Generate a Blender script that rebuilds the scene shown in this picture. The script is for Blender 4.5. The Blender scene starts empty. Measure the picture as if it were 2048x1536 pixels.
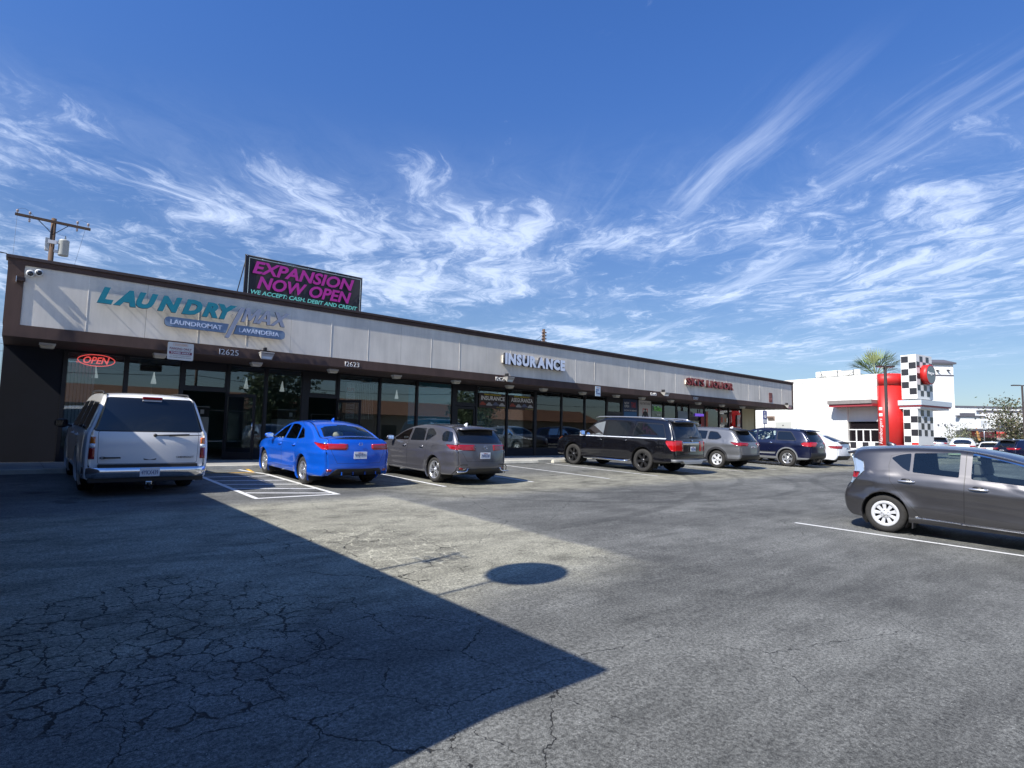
import bpy, bmesh, math, random
from mathutils import Vector, Matrix
from mathutils.bvhtree import BVHTree
from mathutils.kdtree import KDTree
R_ = random.Random(7)
scn = bpy.context.scene
COL = scn.collection
PI = math.pi
# ------------------------------------------------------------------ camera
F = 1158.0
CX = Vector((0.75877397, -0.65105674, 0.019677)); CY = Vector((-0.07073317, -0.05233, 0.99612167)); CZ = Vector((-0.64750203, -0.75722301, -0.08575795))
EYE = Vector((0, 0, 1.6))
SL = 0.0281                      # the lot climbs gently towards the shops
def gz(y): return SL*max(-40, min(17.1, y))
def P(px, py, d):                # a point seen in that direction at distance d along the view
    return EYE + (CX*((px-1024)/F) - CY*((py-768)/F) - CZ)*d
cam = bpy.data.objects.new('camera', bpy.data.cameras.new('camera'))
COL.objects.link(cam)
cam.matrix_world = Matrix(((CX.x, CY.x, CZ.x, EYE.x), (CX.y, CY.y, CZ.y, EYE.y), (CX.z, CY.z, CZ.z, EYE.z), (0, 0, 0, 1)))
cam.data.sensor_width = 36; cam.data.lens = F/2048*36; cam.data.clip_end = 5000; cam.data.clip_start = .05
scn.camera = cam

# ------------------------------------------------------------------ materials
MATS = {}
def nodemat(name):
    m = bpy.data.materials.new(name); m.use_nodes = True
    return m, m.node_tree, m.node_tree.nodes['Principled BSDF']
def setp(b, **k):
    for a, v in k.items():
        a = a.replace('_', ' ')
        if a in b.inputs: b.inputs[a].default_value = v
def mat(name, col, rough=.6, metal=0, coat=0, emit=None, es=1, noise=0, scale=6, bump=0, spec=None, stretch=None, dirt=None):
    if name in MATS: return MATS[name]
    m, nt, b = nodemat(name)
    c = (*col, 1)
    b.inputs['Base Color'].default_value = c
    b.inputs['Roughness'].default_value = rough; b.inputs['Metallic'].default_value = metal
    b.inputs['Coat Weight'].default_value = coat; b.inputs['Coat Roughness'].default_value = .03
    if spec is not None: b.inputs['Specular IOR Level'].default_value = spec
    if emit: b.inputs['Emission Color'].default_value = (*emit, 1); b.inputs['Emission Strength'].default_value = es
    if noise or bump:
        tc = nt.nodes.new('ShaderNodeTexCoord'); mp = nt.nodes.new('ShaderNodeMapping')
        if stretch: mp.inputs['Scale'].default_value = stretch
        nt.links.new(tc.outputs['Object'], mp.inputs['Vector'])
        n = nt.nodes.new('ShaderNodeTexNoise'); n.inputs['Scale'].default_value = scale; n.inputs['Detail'].default_value = 7; n.inputs['Roughness'].default_value = .62
        nt.links.new(mp.outputs[0], n.inputs['Vector'])
        if noise:
            r = nt.nodes.new('ShaderNodeMapRange'); r.inputs[1].default_value = .3; r.inputs[2].default_value = .7; r.inputs[3].default_value = 1-noise; r.inputs[4].default_value = 1+noise*.6
            nt.links.new(n.outputs[0], r.inputs[0])
            mx = nt.nodes.new('ShaderNodeVectorMath'); mx.operation = 'SCALE'; mx.inputs[0].default_value = col
            nt.links.new(r.outputs[0], mx.inputs['Scale']); nt.links.new(mx.outputs[0], b.inputs['Base Color'])
        if bump:
            n2 = nt.nodes.new('ShaderNodeTexNoise'); n2.inputs['Scale'].default_value = scale*9; n2.inputs['Detail'].default_value = 4
            nt.links.new(tc.outputs['Object'], n2.inputs['Vector'])
            bp = nt.nodes.new('ShaderNodeBump'); bp.inputs['Strength'].default_value = bump; bp.inputs['Distance'].default_value = .02
            nt.links.new(n2.outputs[0], bp.inputs['Height']); nt.links.new(bp.outputs[0], b.inputs['Normal'])
    MATS[name] = m
    return m
def glassmat(name, tint, refl=.0, ior=1.5, rough=0.0, boost=1.0):
    """thin pane: tinted see-through plus mirror reflection by Fresnel"""
    if name in MATS: return MATS[name]
    m, nt, b = nodemat(name); nt.nodes.remove(b)
    out = nt.nodes['Material Output']
    t = nt.nodes.new('ShaderNodeBsdfTransparent'); t.inputs[0].default_value = (*tint, 1)
    g = nt.nodes.new('ShaderNodeBsdfGlossy'); g.inputs['Roughness'].default_value = rough; g.inputs[0].default_value = (.95, 1, 1, 1)
    fr = nt.nodes.new('ShaderNodeFresnel'); fr.inputs[0].default_value = ior
    mm = nt.nodes.new('ShaderNodeMath'); mm.operation = 'MULTIPLY_ADD'; mm.use_clamp = True; mm.inputs[1].default_value = boost; mm.inputs[2].default_value = refl
    nt.links.new(fr.outputs[0], mm.inputs[0])
    mx = nt.nodes.new('ShaderNodeMixShader')
    nt.links.new(mm.outputs[0], mx.inputs[0]); nt.links.new(t.outputs[0], mx.inputs[1]); nt.links.new(g.outputs[0], mx.inputs[2])
    nt.links.new(mx.outputs[0], out.inputs[0])
    MATS[name] = m
    return m
def paint(name, col, metal=.5, rough=.35, flake=.12):
    m = mat(name, col, rough, metal, coat=1.0)
    nt = m.node_tree; b = nt.nodes['Principled BSDF']
    tc = nt.nodes.new('ShaderNodeTexCoord')
    n = nt.nodes.new('ShaderNodeTexNoise'); n.inputs['Scale'].default_value = 3; n.inputs['Detail'].default_value = 6
    nt.links.new(tc.outputs['Object'], n.inputs['Vector'])
    r = nt.nodes.new('ShaderNodeMapRange'); r.inputs[3].default_value = .02; r.inputs[4].default_value = .12
    nt.links.new(n.outputs[0], r.inputs[0]); nt.links.new(r.outputs[0], b.inputs['Coat Roughness'])
    r2 = nt.nodes.new('ShaderNodeMapRange'); r2.inputs[3].default_value = rough-.06; r2.inputs[4].default_value = rough+.1
    nt.links.new(n.outputs[0], r2.inputs[0]); nt.links.new(r2.outputs[0], b.inputs['Roughness'])
    return m

M_BLACK = mat('black_plastic', (.015, .015, .017), .5)
M_SEAL = mat('rubber_seal', (.008, .008, .009), .45)
M_UNDER = mat('underbody', (.01, .01, .01), .9)
M_TYRE = mat('tyre_rubber', (.022, .021, .02), .85, noise=.3, scale=12, bump=.2)
M_CHROME = mat('chrome', (.8, .8, .82), .12, 1)
M_ALLOY = mat('alloy_silver', (.62, .63, .65), .3, .85)
M_ALLOYD = mat('alloy_black', (.03, .03, .032), .3, .6)
M_CAP = mat('wheel_cover', (.6, .61, .63), .35, .3)
M_DISC = mat('brake_dark', (.03, .03, .03), .6, .5)
M_GDARK = mat('privacy_glass', (.006, .008, .011), .03, spec=.8)
M_GCLEAR = glassmat('car_glass', (.68, .76, .75), ior=1.5, boost=1.3)
M_GTINT = glassmat('car_glass_tinted', (.16, .19, .2), ior=1.5, boost=1.3)
M_RED = mat('tail_lens_red', (.24, .004, .006), .12, coat=1)
M_REDB = mat('tail_lens_bright', (.36, .005, .006), .1, coat=1)
M_AMB = mat('lens_amber', (.55, .13, .01), .15, coat=1)
M_LENS = mat('lens_clear', (.75, .78, .82), .08, .1, coat=1)
M_LENSREF = mat('lens_painted_reflection', (.3, .38, .48), .08, .3, coat=1)  # clear lens with its blue-grey reflection painted into the base colour
M_SEAT = mat('seat_grey', (.09, .09, .095), .8)
M_SEATB = mat('seat_beige', (.4, .36, .3), .8)
M_PLATE = mat('plate_white', (.75, .77, .8), .4)
M_PTXT = mat('plate_blue', (.02, .04, .15), .5)
M_CLAD = mat('grey_cladding', (.14, .145, .15), .5)

# ------------------------------------------------------------------ objects
def tagp(o, label=None, cat=None, group=None, kind=None):
    if label: o['label'] = label
    if cat: o['category'] = cat
    if group: o['group'] = group
    if kind: o['kind'] = kind
    return o
class MB:
    """collects shapes into one mesh; coordinates are world (or local to a given frame)"""
    def __init__(s): s.bm = bmesh.new(); s.mi = 0; s.mats = []; s.sm = False
    def m(s, mt):
        if mt not in s.mats: s.mats.append(mt)
        s.mi = s.mats.index(mt); return s
    def f(s, vs, smooth=None):
        try: fc = s.bm.faces.new(vs)
        except ValueError: return None
        fc.material_index = s.mi; fc.smooth = s.sm if smooth is None else smooth
        return fc
    def poly(s, pts): return s.f([s.bm.verts.new(p) for p in pts])
    def box(s, x0, x1, y0, y1, z0, z1, bev=0):
        a = [(x, y, z) for x in (x0, x1) for y in (y0, y1) for z in (z0, z1)]
        return s.hexa(a, bev)
    def hexa(s, a, bev=0):
        v = [s.bm.verts.new(p) for p in a]
        fs = [s.f([v[i] for i in q]) for q in ((0, 1, 3, 2), (4, 6, 7, 5), (0, 4, 5, 1), (2, 3, 7, 6), (0, 2, 6, 4), (1, 5, 7, 3))]
        if bev:
            es = list({e for f in fs for e in f.edges})
            r = bmesh.ops.bevel(s.bm, geom=es, offset=bev, segments=2, affect='EDGES', profile=.6)
            for f in r['faces']: f.material_index = s.mi
        return s
    def obox(s, c, ax, ay, az, hx, hy, hz, bev=0):
        c = Vector(c)
        return s.hexa([tuple(c + ax*(i*hx) + ay*(j*hy) + az*(k*hz)) for i in (-1, 1) for j in (-1, 1) for k in (-1, 1)], bev)
    def rings(s, rings, closed=True, caps=True):
        vr = [[s.bm.verts.new(p) for p in r] for r in rings]
        n = len(vr[0])
        for a, b in zip(vr, vr[1:]):
            for i in range(n if closed else n-1):
                s.f([a[i], a[(i+1) % n], b[(i+1) % n], b[i]])
        if caps: s.f(vr[0][::-1]); s.f(vr[-1])
        return s
    def tube(s, pts, r, n=8, caps=True):
        pts = [Vector(p) for p in pts]; rr = []
        for i, p in enumerate(pts):
            d = (pts[min(i+1, len(pts)-1)] - pts[max(i-1, 0)]).normalized()
            u = d.cross(Vector((0, 0, 1)));
            if u.length < 1e-3: u = d.cross(Vector((0, 1, 0)))
            u.normalize(); w = d.cross(u)
            ri = r[i] if isinstance(r, (list, tuple)) else r
            rr.append([p + (u*math.cos(2*PI*k/n) + w*math.sin(2*PI*k/n))*ri for k in range(n)])
        sm = s.sm; s.sm = True; s.rings(rr, True, caps); s.sm = sm
        return s
    def lathe(s, c, ax, prof, n=24, smooth=True):
        c = Vector(c); ax = Vector(ax).normalized(); u = ax.orthogonal().normalized(); w = ax.cross(u)
        sm = s.sm; s.sm = smooth
        s.rings([[c + ax*h + (u*math.cos(2*PI*k/n) + w*math.sin(2*PI*k/n))*max(r, 1e-4) for k in range(n)] for r, h in prof], True, False)
        s.sm = sm; return s
    def prism(s, poly, o, u, v, w, d):
        """2-D polygon in plane (u,v) through o, from 0 to d along w"""
        o, u, v, w = Vector(o), Vector(u), Vector(v), Vector(w)
        a = [s.bm.verts.new(o+u*p[0]+v*p[1]) for p in poly]; b = [s.bm.verts.new(o+u*p[0]+v*p[1]+w*d) for p in poly]
        n = len(poly)
        s.f(a[::-1]); s.f(b)
        for i in range(n): s.f([a[i], a[(i+1) % n], b[(i+1) % n], b[i]])
        return s
    def mesh(s, name, fix=True, inv=None):
        if inv: s.bm.transform(inv)
        if fix: bmesh.ops.recalc_face_normals(s.bm, faces=s.bm.faces[:])
        me = bpy.data.meshes.new(name); s.bm.to_mesh(me); s.bm.free()
        for m in s.mats: me.materials.append(m)
        return me
def obj(name, mb, mt=None, parent=None, fix=True, inv=None):
    me = mb if isinstance(mb, bpy.types.Mesh) else mb.mesh(name, fix, inv)
    if mt is not None and not me.materials: me.materials.append(mt)
    o = bpy.data.objects.new(name, me); COL.objects.link(o)
    if parent: o.parent = parent
    return o
class Thing:
    def __init__(s, name, label, cat, loc=(0, 0, 0), group=None, mtx=None):
        s.o = bpy.data.objects.new(name, None); COL.objects.link(s.o); s.o.empty_display_size = .2
        s.M = mtx or Matrix.Translation(Vector(loc)); s.o.matrix_world = s.M; s.I = s.M.inverted()
        tagp(s.o, label, cat, group)
    def part(s, name, mb, mt=None, parent=None, fix=True):
        o = obj(name, mb, mt, parent or s.o, fix, s.I if isinstance(mb, MB) else None)
        if isinstance(mb, bpy.types.Mesh): mb.transform(s.I)
        return o
def single(name, mb, mt, label, cat, group=None, fix=True):
    """a thing of one mesh, with its origin at its base"""
    bm = mb.bm; vs = [v.co for v in bm.verts]
    c = Vector((sum(v.x for v in vs)/len(vs), sum(v.y for v in vs)/len(vs), min(v.z for v in vs)))
    o = obj(name, mb, mt, None, fix, Matrix.Translation(-c)); o.location = c
    return tagp(o, label, cat, group)
def struct(name, mb, mt, fix=True):
    o = obj(name, mb, mt, None, fix); o['kind'] = 'structure'; return o
def dup(root, loc=None, label=None, group=None, mtx=None, swap=None):
    def cp(o, par):
        c = o.copy(); COL.objects.link(c); c.parent = par
        if par is None:
            if mtx is not None: c.matrix_world = mtx
            elif loc is not None: c.location = loc
        if swap:
            for i, sl in enumerate(c.material_slots):
                nm_ = sl.material.name if sl.material else ''
                if nm_ in swap:
                    sl.link = 'OBJECT'; c.material_slots[i].material = swap[nm_]
        for ch in o.children: cp(ch, c)
        return c
    c = cp(root, None)
    if label: c['label'] = label
    if group: c['group'] = group
    return c
# lettering: local x right, y up, z out of the sign
def text_mesh(body, w, h, depth=.01, shear=0, bold=0, right=Vector((1, 0, 0)), up=Vector((0, 0, 1)), org=Vector((0, 0, 0)), sx=None, spacing=1.0):
    cu = bpy.data.curves.new('lettering', 'FONT'); cu.body = body; cu.size = 1; cu.shear = shear; cu.offset = bold; cu.extrude = .5; cu.resolution_u = 3
    cu.space_character = spacing; cu.space_line = .9
    o = bpy.data.objects.new('lettering', cu); COL.objects.link(o)
    bpy.context.view_layer.update()
    me = bpy.data.meshes.new_from_object(o.evaluated_get(bpy.context.evaluated_depsgraph_get()))
    bpy.data.objects.remove(o); bpy.data.curves.remove(cu)
    xs = [v.co.x for v in me.vertices]; ys = [v.co.y for v in me.vertices]
    x0, x1, y0, y1 = min(xs), max(xs), min(ys), max(ys)
    kx = w/(x1-x0) if w else h/(y1-y0); ky = h/(y1-y0) if h else kx
    out = Vector(right).cross(Vector(up))
    for v in me.vertices:
        a = (v.co.x-x0)*kx; b = (v.co.y-y0)*ky; c = (v.co.z+.5)*depth
        v.co = Vector(org) + Vector(right)*a + Vector(up)*b + out*c
    me.materials.clear()
    return me
X, Y, Z = Vector((1, 0, 0)), Vector((0, 1, 0)), Vector((0, 0, 1))
# ------------------------------------------------------------------ cars
def catmull(pts, n):
    P0 = [Vector((p[0], 0, p[1])) for p in pts]
    P0 = [P0[0]*2-P0[1]] + P0 + [P0[-1]*2-P0[-2]]
    out = []
    for i in range(1, len(P0)-2):
        p0, p1, p2, p3 = P0[i-1:i+3]
        t0 = 0; t1 = t0+max(1e-4, (p1-p0).length)**.5; t2 = t1+max(1e-4, (p2-p1).length)**.5; t3 = t2+max(1e-4, (p3-p2).length)**.5
        for k in range(14):
            t = t1+(t2-t1)*k/14
            A1 = p0*((t1-t)/(t1-t0))+p1*((t-t0)/(t1-t0)); A2 = p1*((t2-t)/(t2-t1))+p2*((t-t1)/(t2-t1)); A3 = p2*((t3-t)/(t3-t2))+p3*((t-t2)/(t3-t2))
            B1 = A1*((t2-t)/(t2-t0))+A2*((t-t0)/(t2-t0)); B2 = A2*((t3-t)/(t3-t1))+A3*((t-t1)/(t3-t1))
            out.append(B1*((t2-t)/(t2-t1))+B2*((t-t1)/(t2-t1)))
    out.append(P0[-2])
    L = [0]
    for a, b in zip(out, out[1:]): L.append(L[-1]+(b-a).length)
    res = []; j = 0
    for k in range(n+1):
        s = L[-1]*k/n
        while j < len(L)-2 and L[j+1] < s: j += 1
        f = (s-L[j])/max(1e-9, L[j+1]-L[j])
        res.append(out[j].lerp(out[j+1], min(1, max(0, f))))
    return res
def width(S, x, z):
    b = S['belt'][0]+(S['belt'][1]-S['belt'][0])*x/S['L']
    hw = S['hw']; zm = .62*b
    t = max(0, (S['rtl']-x)/S['rtl']); u = max(0, (S['ftl']-(S['L']-x))/S['ftl'])
    pl = hw*(1-S['rt']*t**2.3-S['ft']*u**2.3)
    if z < zm: y = pl*(1-.055*((zm-z)/zm)**2)
    elif z < b: y = pl*(1-.03*((z-zm)/(b-zm))**2)
    else:
        q = z-b; y = pl*.97-S['tum']*max(0, q-.02)-.05*min(q, .02)/.02*.6
    for xw in (S['ro'], S['ro']+S['wb']):
        d = math.hypot(x-xw, z-S['tr'])
        y += S.get('flare', .02)*math.exp(-((d-S['ar']+.02)/.11)**2)*(1 if z > .15 else 0)
    for cz0, cz1, h, wd in S.get('crease', ()):
        c = cz0+(cz1-cz0)*x/S['L']; y += h*math.exp(-((z-c)/wd)**2)
    return y
def car_shell(S):
    NT, NS, NU = 120, 24, 12
    top = catmull(S['top'], NT); L = S['L']
    p0, p1 = top[0], top[-1]
    bot = []
    for i in range(NT+1):
        t = i/NT; x = p0.x+(p1.x-p0.x)*t
        z = S['sill']
        e = .55
        if x < e: z = S['sill']+(p0.z-S['sill'])*((e-x)/e)**1.3
        if L-x < e: z = S['sill']+(p1.z-S['sill'])*((e-(L-x))/e)**1.3
        bot.append(Vector((x, 0, z)))
    nrm = []
    for i in range(NT+1):
        d = (top[min(i+1, NT)]-top[max(i-1, 0)]).normalized(); nrm.append(Vector((-d.z, 0, d.x)))
    bm = bmesh.new(); r = S.get('er', .08)
    def crownat(i):
        n = nrm[i]; c = S.get('crown', .05)+(S.get('rc', .09) if n.x < 0 else .06)*abs(n.x)+(S.get('nose', .12)*max(0, n.x)**2 if top[i].z < S['belt'][1] else 0)
        return c*min(1, i/4, (NT-i)/4)
    def sidept(i, k):
        a, b = top[i], bot[i]; t = (k/NS)**1.5
        p = a.lerp(b, t); d = (p-a).length; y = width(S, p.x, p.z)
        ph = math.atan(2.3*crownat(i)/.75); d0 = r*(1-math.cos(ph))
        if d < r-d0: y += -r+math.sqrt(max(0, r*r-(r-d-d0)**2))
        d2 = (p-b).length; r2 = .05
        if d2 < r2 and d >= r*.5: y += -r2*.6+.6*math.sqrt(max(0, r2*r2-(r2-d2)**2))
        return Vector((p.x, y, p.z))
    V = {}
    for i in range(NT+1):
        n = nrm[i]
        c = crownat(i)
        e = sidept(i, 0)
        for j in range(-NU, NU+1):
            u = math.sin(j/NU*PI/2)*.35+j/NU*.65
            p = top[i]+n*c*(1-abs(u)**2.3); V[('t', i, j)] = bm.verts.new((p.x, e.y*u, p.z))
        for sgn in (1, -1):
            for k in range(NS+1):
                if k == 0: V[('s', sgn, i, 0)] = V[('t', i, NU*sgn)]
                else:
                    q = sidept(i, k); V[('s', sgn, i, k)] = bm.verts.new((q.x, q.y*sgn, q.z))
    for i in range(NT):
        for j in range(-NU, NU):
            f = bm.faces.new([V[('t', i, j)], V[('t', i+1, j)], V[('t', i+1, j+1)], V[('t', i, j+1)]])
        for sgn in (1, -1):
            for k in range(NS):
                q = [V[('s', sgn, i, k)], V[('s', sgn, i+1, k)], V[('s', sgn, i+1, k+1)], V[('s', sgn, i, k+1)]]
                bm.faces.new(q[::-1] if sgn > 0 else q)
    for f in bm.faces: f.smooth = True
    bm.normal_update()
    return bm
def expand(poly, d):
    """grow a convex polygon by d (negative shrinks)"""
    n = len(poly); ar = sum(poly[i][0]*poly[(i+1) % n][1]-poly[(i+1) % n][0]*poly[i][1] for i in range(n))
    P_ = [Vector(p) for p in (poly if ar > 0 else poly[::-1])]; out = []
    for i in range(n):
        a, b, c = P_[i-1], P_[i], P_[(i+1) % n]
        e1 = (b-a).normalized(); e2 = (c-b).normalized()
        n1 = Vector((e1.y, -e1.x)); n2 = Vector((e2.y, -e2.x)); h = (n1+n2)
        if h.length < 1e-6: h = n1
        h.normalize(); k = d/max(.35, h.dot(n1)); out.append(tuple(b+h*k))
    return out
def rounded(poly, r, n=3):
    """cut the corners of a convex polygon with small arcs"""
    out = []; m = len(poly)
    rr = r if isinstance(r, (list, tuple)) else [r]*m
    for i in range(m):
        a, b, c = Vector(poly[i-1]), Vector(poly[i]), Vector(poly[(i+1) % m]); ri = rr[i]
        if ri <= 0: out.append(tuple(b)); continue
        d1 = min(ri, (a-b).length*.45); d2 = min(ri, (c-b).length*.45)
        s = b+(a-b).normalized()*d1; e = b+(c-b).normalized()*d2
        for k in range(n+1):
            t = k/n; out.append(tuple(s*(1-t)**2+b*2*t*(1-t)+e*t*t))
    return out
def circ(cx, cz, r, n=28): return [(cx+r*math.cos(2*PI*k/n), cz+r*math.sin(2*PI*k/n)) for k in range(n)]
def cut(bm, lay, poly, axis, sgn, tag, only=(0,), cond=None):
    """retag the part of the shell inside a convex polygon seen along an axis ('y': poly in (x,z); 'x': poly in (y,z))"""
    n = len(poly); ar = sum(poly[i][0]*poly[(i+1) % n][1]-poly[(i+1) % n][0]*poly[i][1] for i in range(n))
    if ar < 0: poly = poly[::-1]
    a0 = min(p[0] for p in poly); a1 = max(p[0] for p in poly); b0 = min(p[1] for p in poly); b1 = max(p[1] for p in poly)
    ia = 0 if axis == 'y' else 1; io = 1 if axis == 'y' else 0
    fs = []
    for f in bm.faces:
        if f[lay] not in only: continue
        if f.normal[io]*sgn < (.12 if axis == 'y' else .3): continue
        A = [v.co[ia] for v in f.verts]; B = [v.co.z for v in f.verts]
        if max(A) < a0 or min(A) > a1 or max(B) < b0 or min(B) > b1: continue
        if cond and not cond(f.calc_center_median()): continue
        fs.append(f)
    for i in range(n):
        if not fs: return []
        p, q = poly[i], poly[(i+1) % n]
        dx, dz = q[0]-p[0], q[1]-p[1]
        if abs(dx)+abs(dz) < 1e-7: continue
        nn = Vector((dz, 0, -dx)) if axis == 'y' else Vector((0, dz, -dx)); nn.normalize()   # outward for counter-clockwise
        co = Vector((p[0], 0, p[1])) if axis == 'y' else Vector((0, p[0], p[1]))
        es = {e for f in fs for e in f.edges}; vs = {v for f in fs for v in f.verts}
        r = bmesh.ops.bisect_plane(bm, geom=list(vs)+list(es)+fs, dist=1e-5, plane_co=co, plane_no=nn)
        new = [g for g in r['geom'] if isinstance(g, bmesh.types.BMFace)]
        fs = [f for f in new if (f.calc_center_median()-co).dot(nn) < 0]
    for f in fs: f[lay] = tag
    return fs
def offset_part(bm, d, skirt=.012):
    """lift an open patch along its normals and give it a rim"""
    if d == 0: return
    bm.normal_update()
    be = [e for e in bm.edges if len(e.link_faces) == 1]
    nv = {v: v.normal.copy() for v in bm.verts}
    for v in bm.verts: v.co += nv[v]*d
    r = bmesh.ops.extrude_edge_only(bm, edges=be)
    nvv = [g for g in r['geom'] if isinstance(g, bmesh.types.BMVert)]
    kd = KDTree(len(nv))
    ol = list(nv)
    for i, v in enumerate(ol): kd.insert(v.co, i)
    kd.balance()
    for v in nvv:
        _, i, _ = kd.find(v.co); v.co -= nv[ol[i]]*(d+skirt)
def wheel_mesh(S):
    R, W_, rr = S['tr'], S.get('tw', .22), S['rr']
    h = W_/2
    t = MB(); t.sm = True
    t.lathe((0, 0, 0), (0, 1, 0), [(rr-.01, h*.8), (rr+.005, h*.92), (rr+.02, h*.97), ((rr+R)/2, h*1.04), (R-.035, h*.98), (R-.012, h*.86), (R, h*.6), (R, -h*.6), (R-.012, -h*.86), (R-.04, -h), (rr, -h*.9)], 40)
    for ring_ in range(3):      # grooves of the tread
        y = (-.5+ring_*.5)*h*.8
        t.m(M_TYRE)
    tyre = t.mesh('wheel'); tyre.materials.clear(); tyre.materials.append(M_TYRE)
    b = MB(); rm = S['rim_mat']; b.m(rm)
    b.lathe((0, 0, 0), (0, 1, 0), [(rr-.012, h*.8), (rr+.004, h*.93), (rr-.004, h*.95), (rr-.02, h*.86), (rr-.03, h*.5), (rr-.035, -h*.3)], 36)
    b.m(M_DISC); b.lathe((0, 0, 0), (0, 1, 0), [(rr-.03, -h*.3), (rr*.7, h*.05), (.001, h*.1)], 24)
    b.m(rm)
    n = S['spokes']; st = S.get('spoke_style', 'single'); y0 = h*.55; y1 = h*.88; face = S.get('face', .8)
    def spoke(a, w0, w1, r0, r1, off=0):
        c, s_ = math.cos(a), math.sin(a); u = Vector((c, 0, s_)); v = Vector((-s_, 0, c))
        pts = []
        for r_, w_, yy in ((r0, w0, y1*face), (r1, w1, y1)):
            for sg in (-1, 1):
                for yb in (yy-.035, yy): pts.append(u*r_+v*(sg*w_+off)+Vector((0, yb, 0)))
        b.hexa([tuple(p) for p in (pts[0], pts[1], pts[2], pts[3], pts[4], pts[5], pts[6], pts[7])], .004)
    for k in range(n):
        a = 2*PI*k/n+PI/2
        if st == 'single': spoke(a, S.get('sw0', .03), S.get('sw1', .045), .04, rr-.012)
        elif st == 'split':
            spoke(a-.14, .016, .016, .05, rr-.012); spoke(a+.14, .016, .016, .05, rr-.012)
        elif st == 'cover':
            spoke(a, .015, S['sw1'], .03, rr-.035)
    if st == 'cover':
        b.lathe((0, 0, 0), (0, 1, 0), [(rr-.003, h*.96), (rr-.02, h*1.0), (rr-.045, h*.97), (rr-.047, h*.8)], 36)
        b.lathe((0, 0, 0), (0, 1, 0), [(.08, h*.6), (.078, h*.85), (.05, h*.92), (.001, h*.93)], 24)
    b.lathe((0, 0, 0), (0, 1, 0), [(.075, y1*face-.05), (.075, y1*face-.005), (.065, y1*face+.006), (.034, y1*face+.008), (.03, y1*face+.018), (.001, y1*face+.02)], 20)
    for k in range(5):
        a = 2*PI*k/5+.3; b.m(M_DISC if S['rim_mat'] != M_ALLOYD else M_CHROME).lathe((.05*math.cos(a), y1*face+.005, .05*math.sin(a)), (0, 1, 0), [(.009, 0), (.009, .006), (.001, .007)], 6)
    return tyre, b.mesh('rim')
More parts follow.
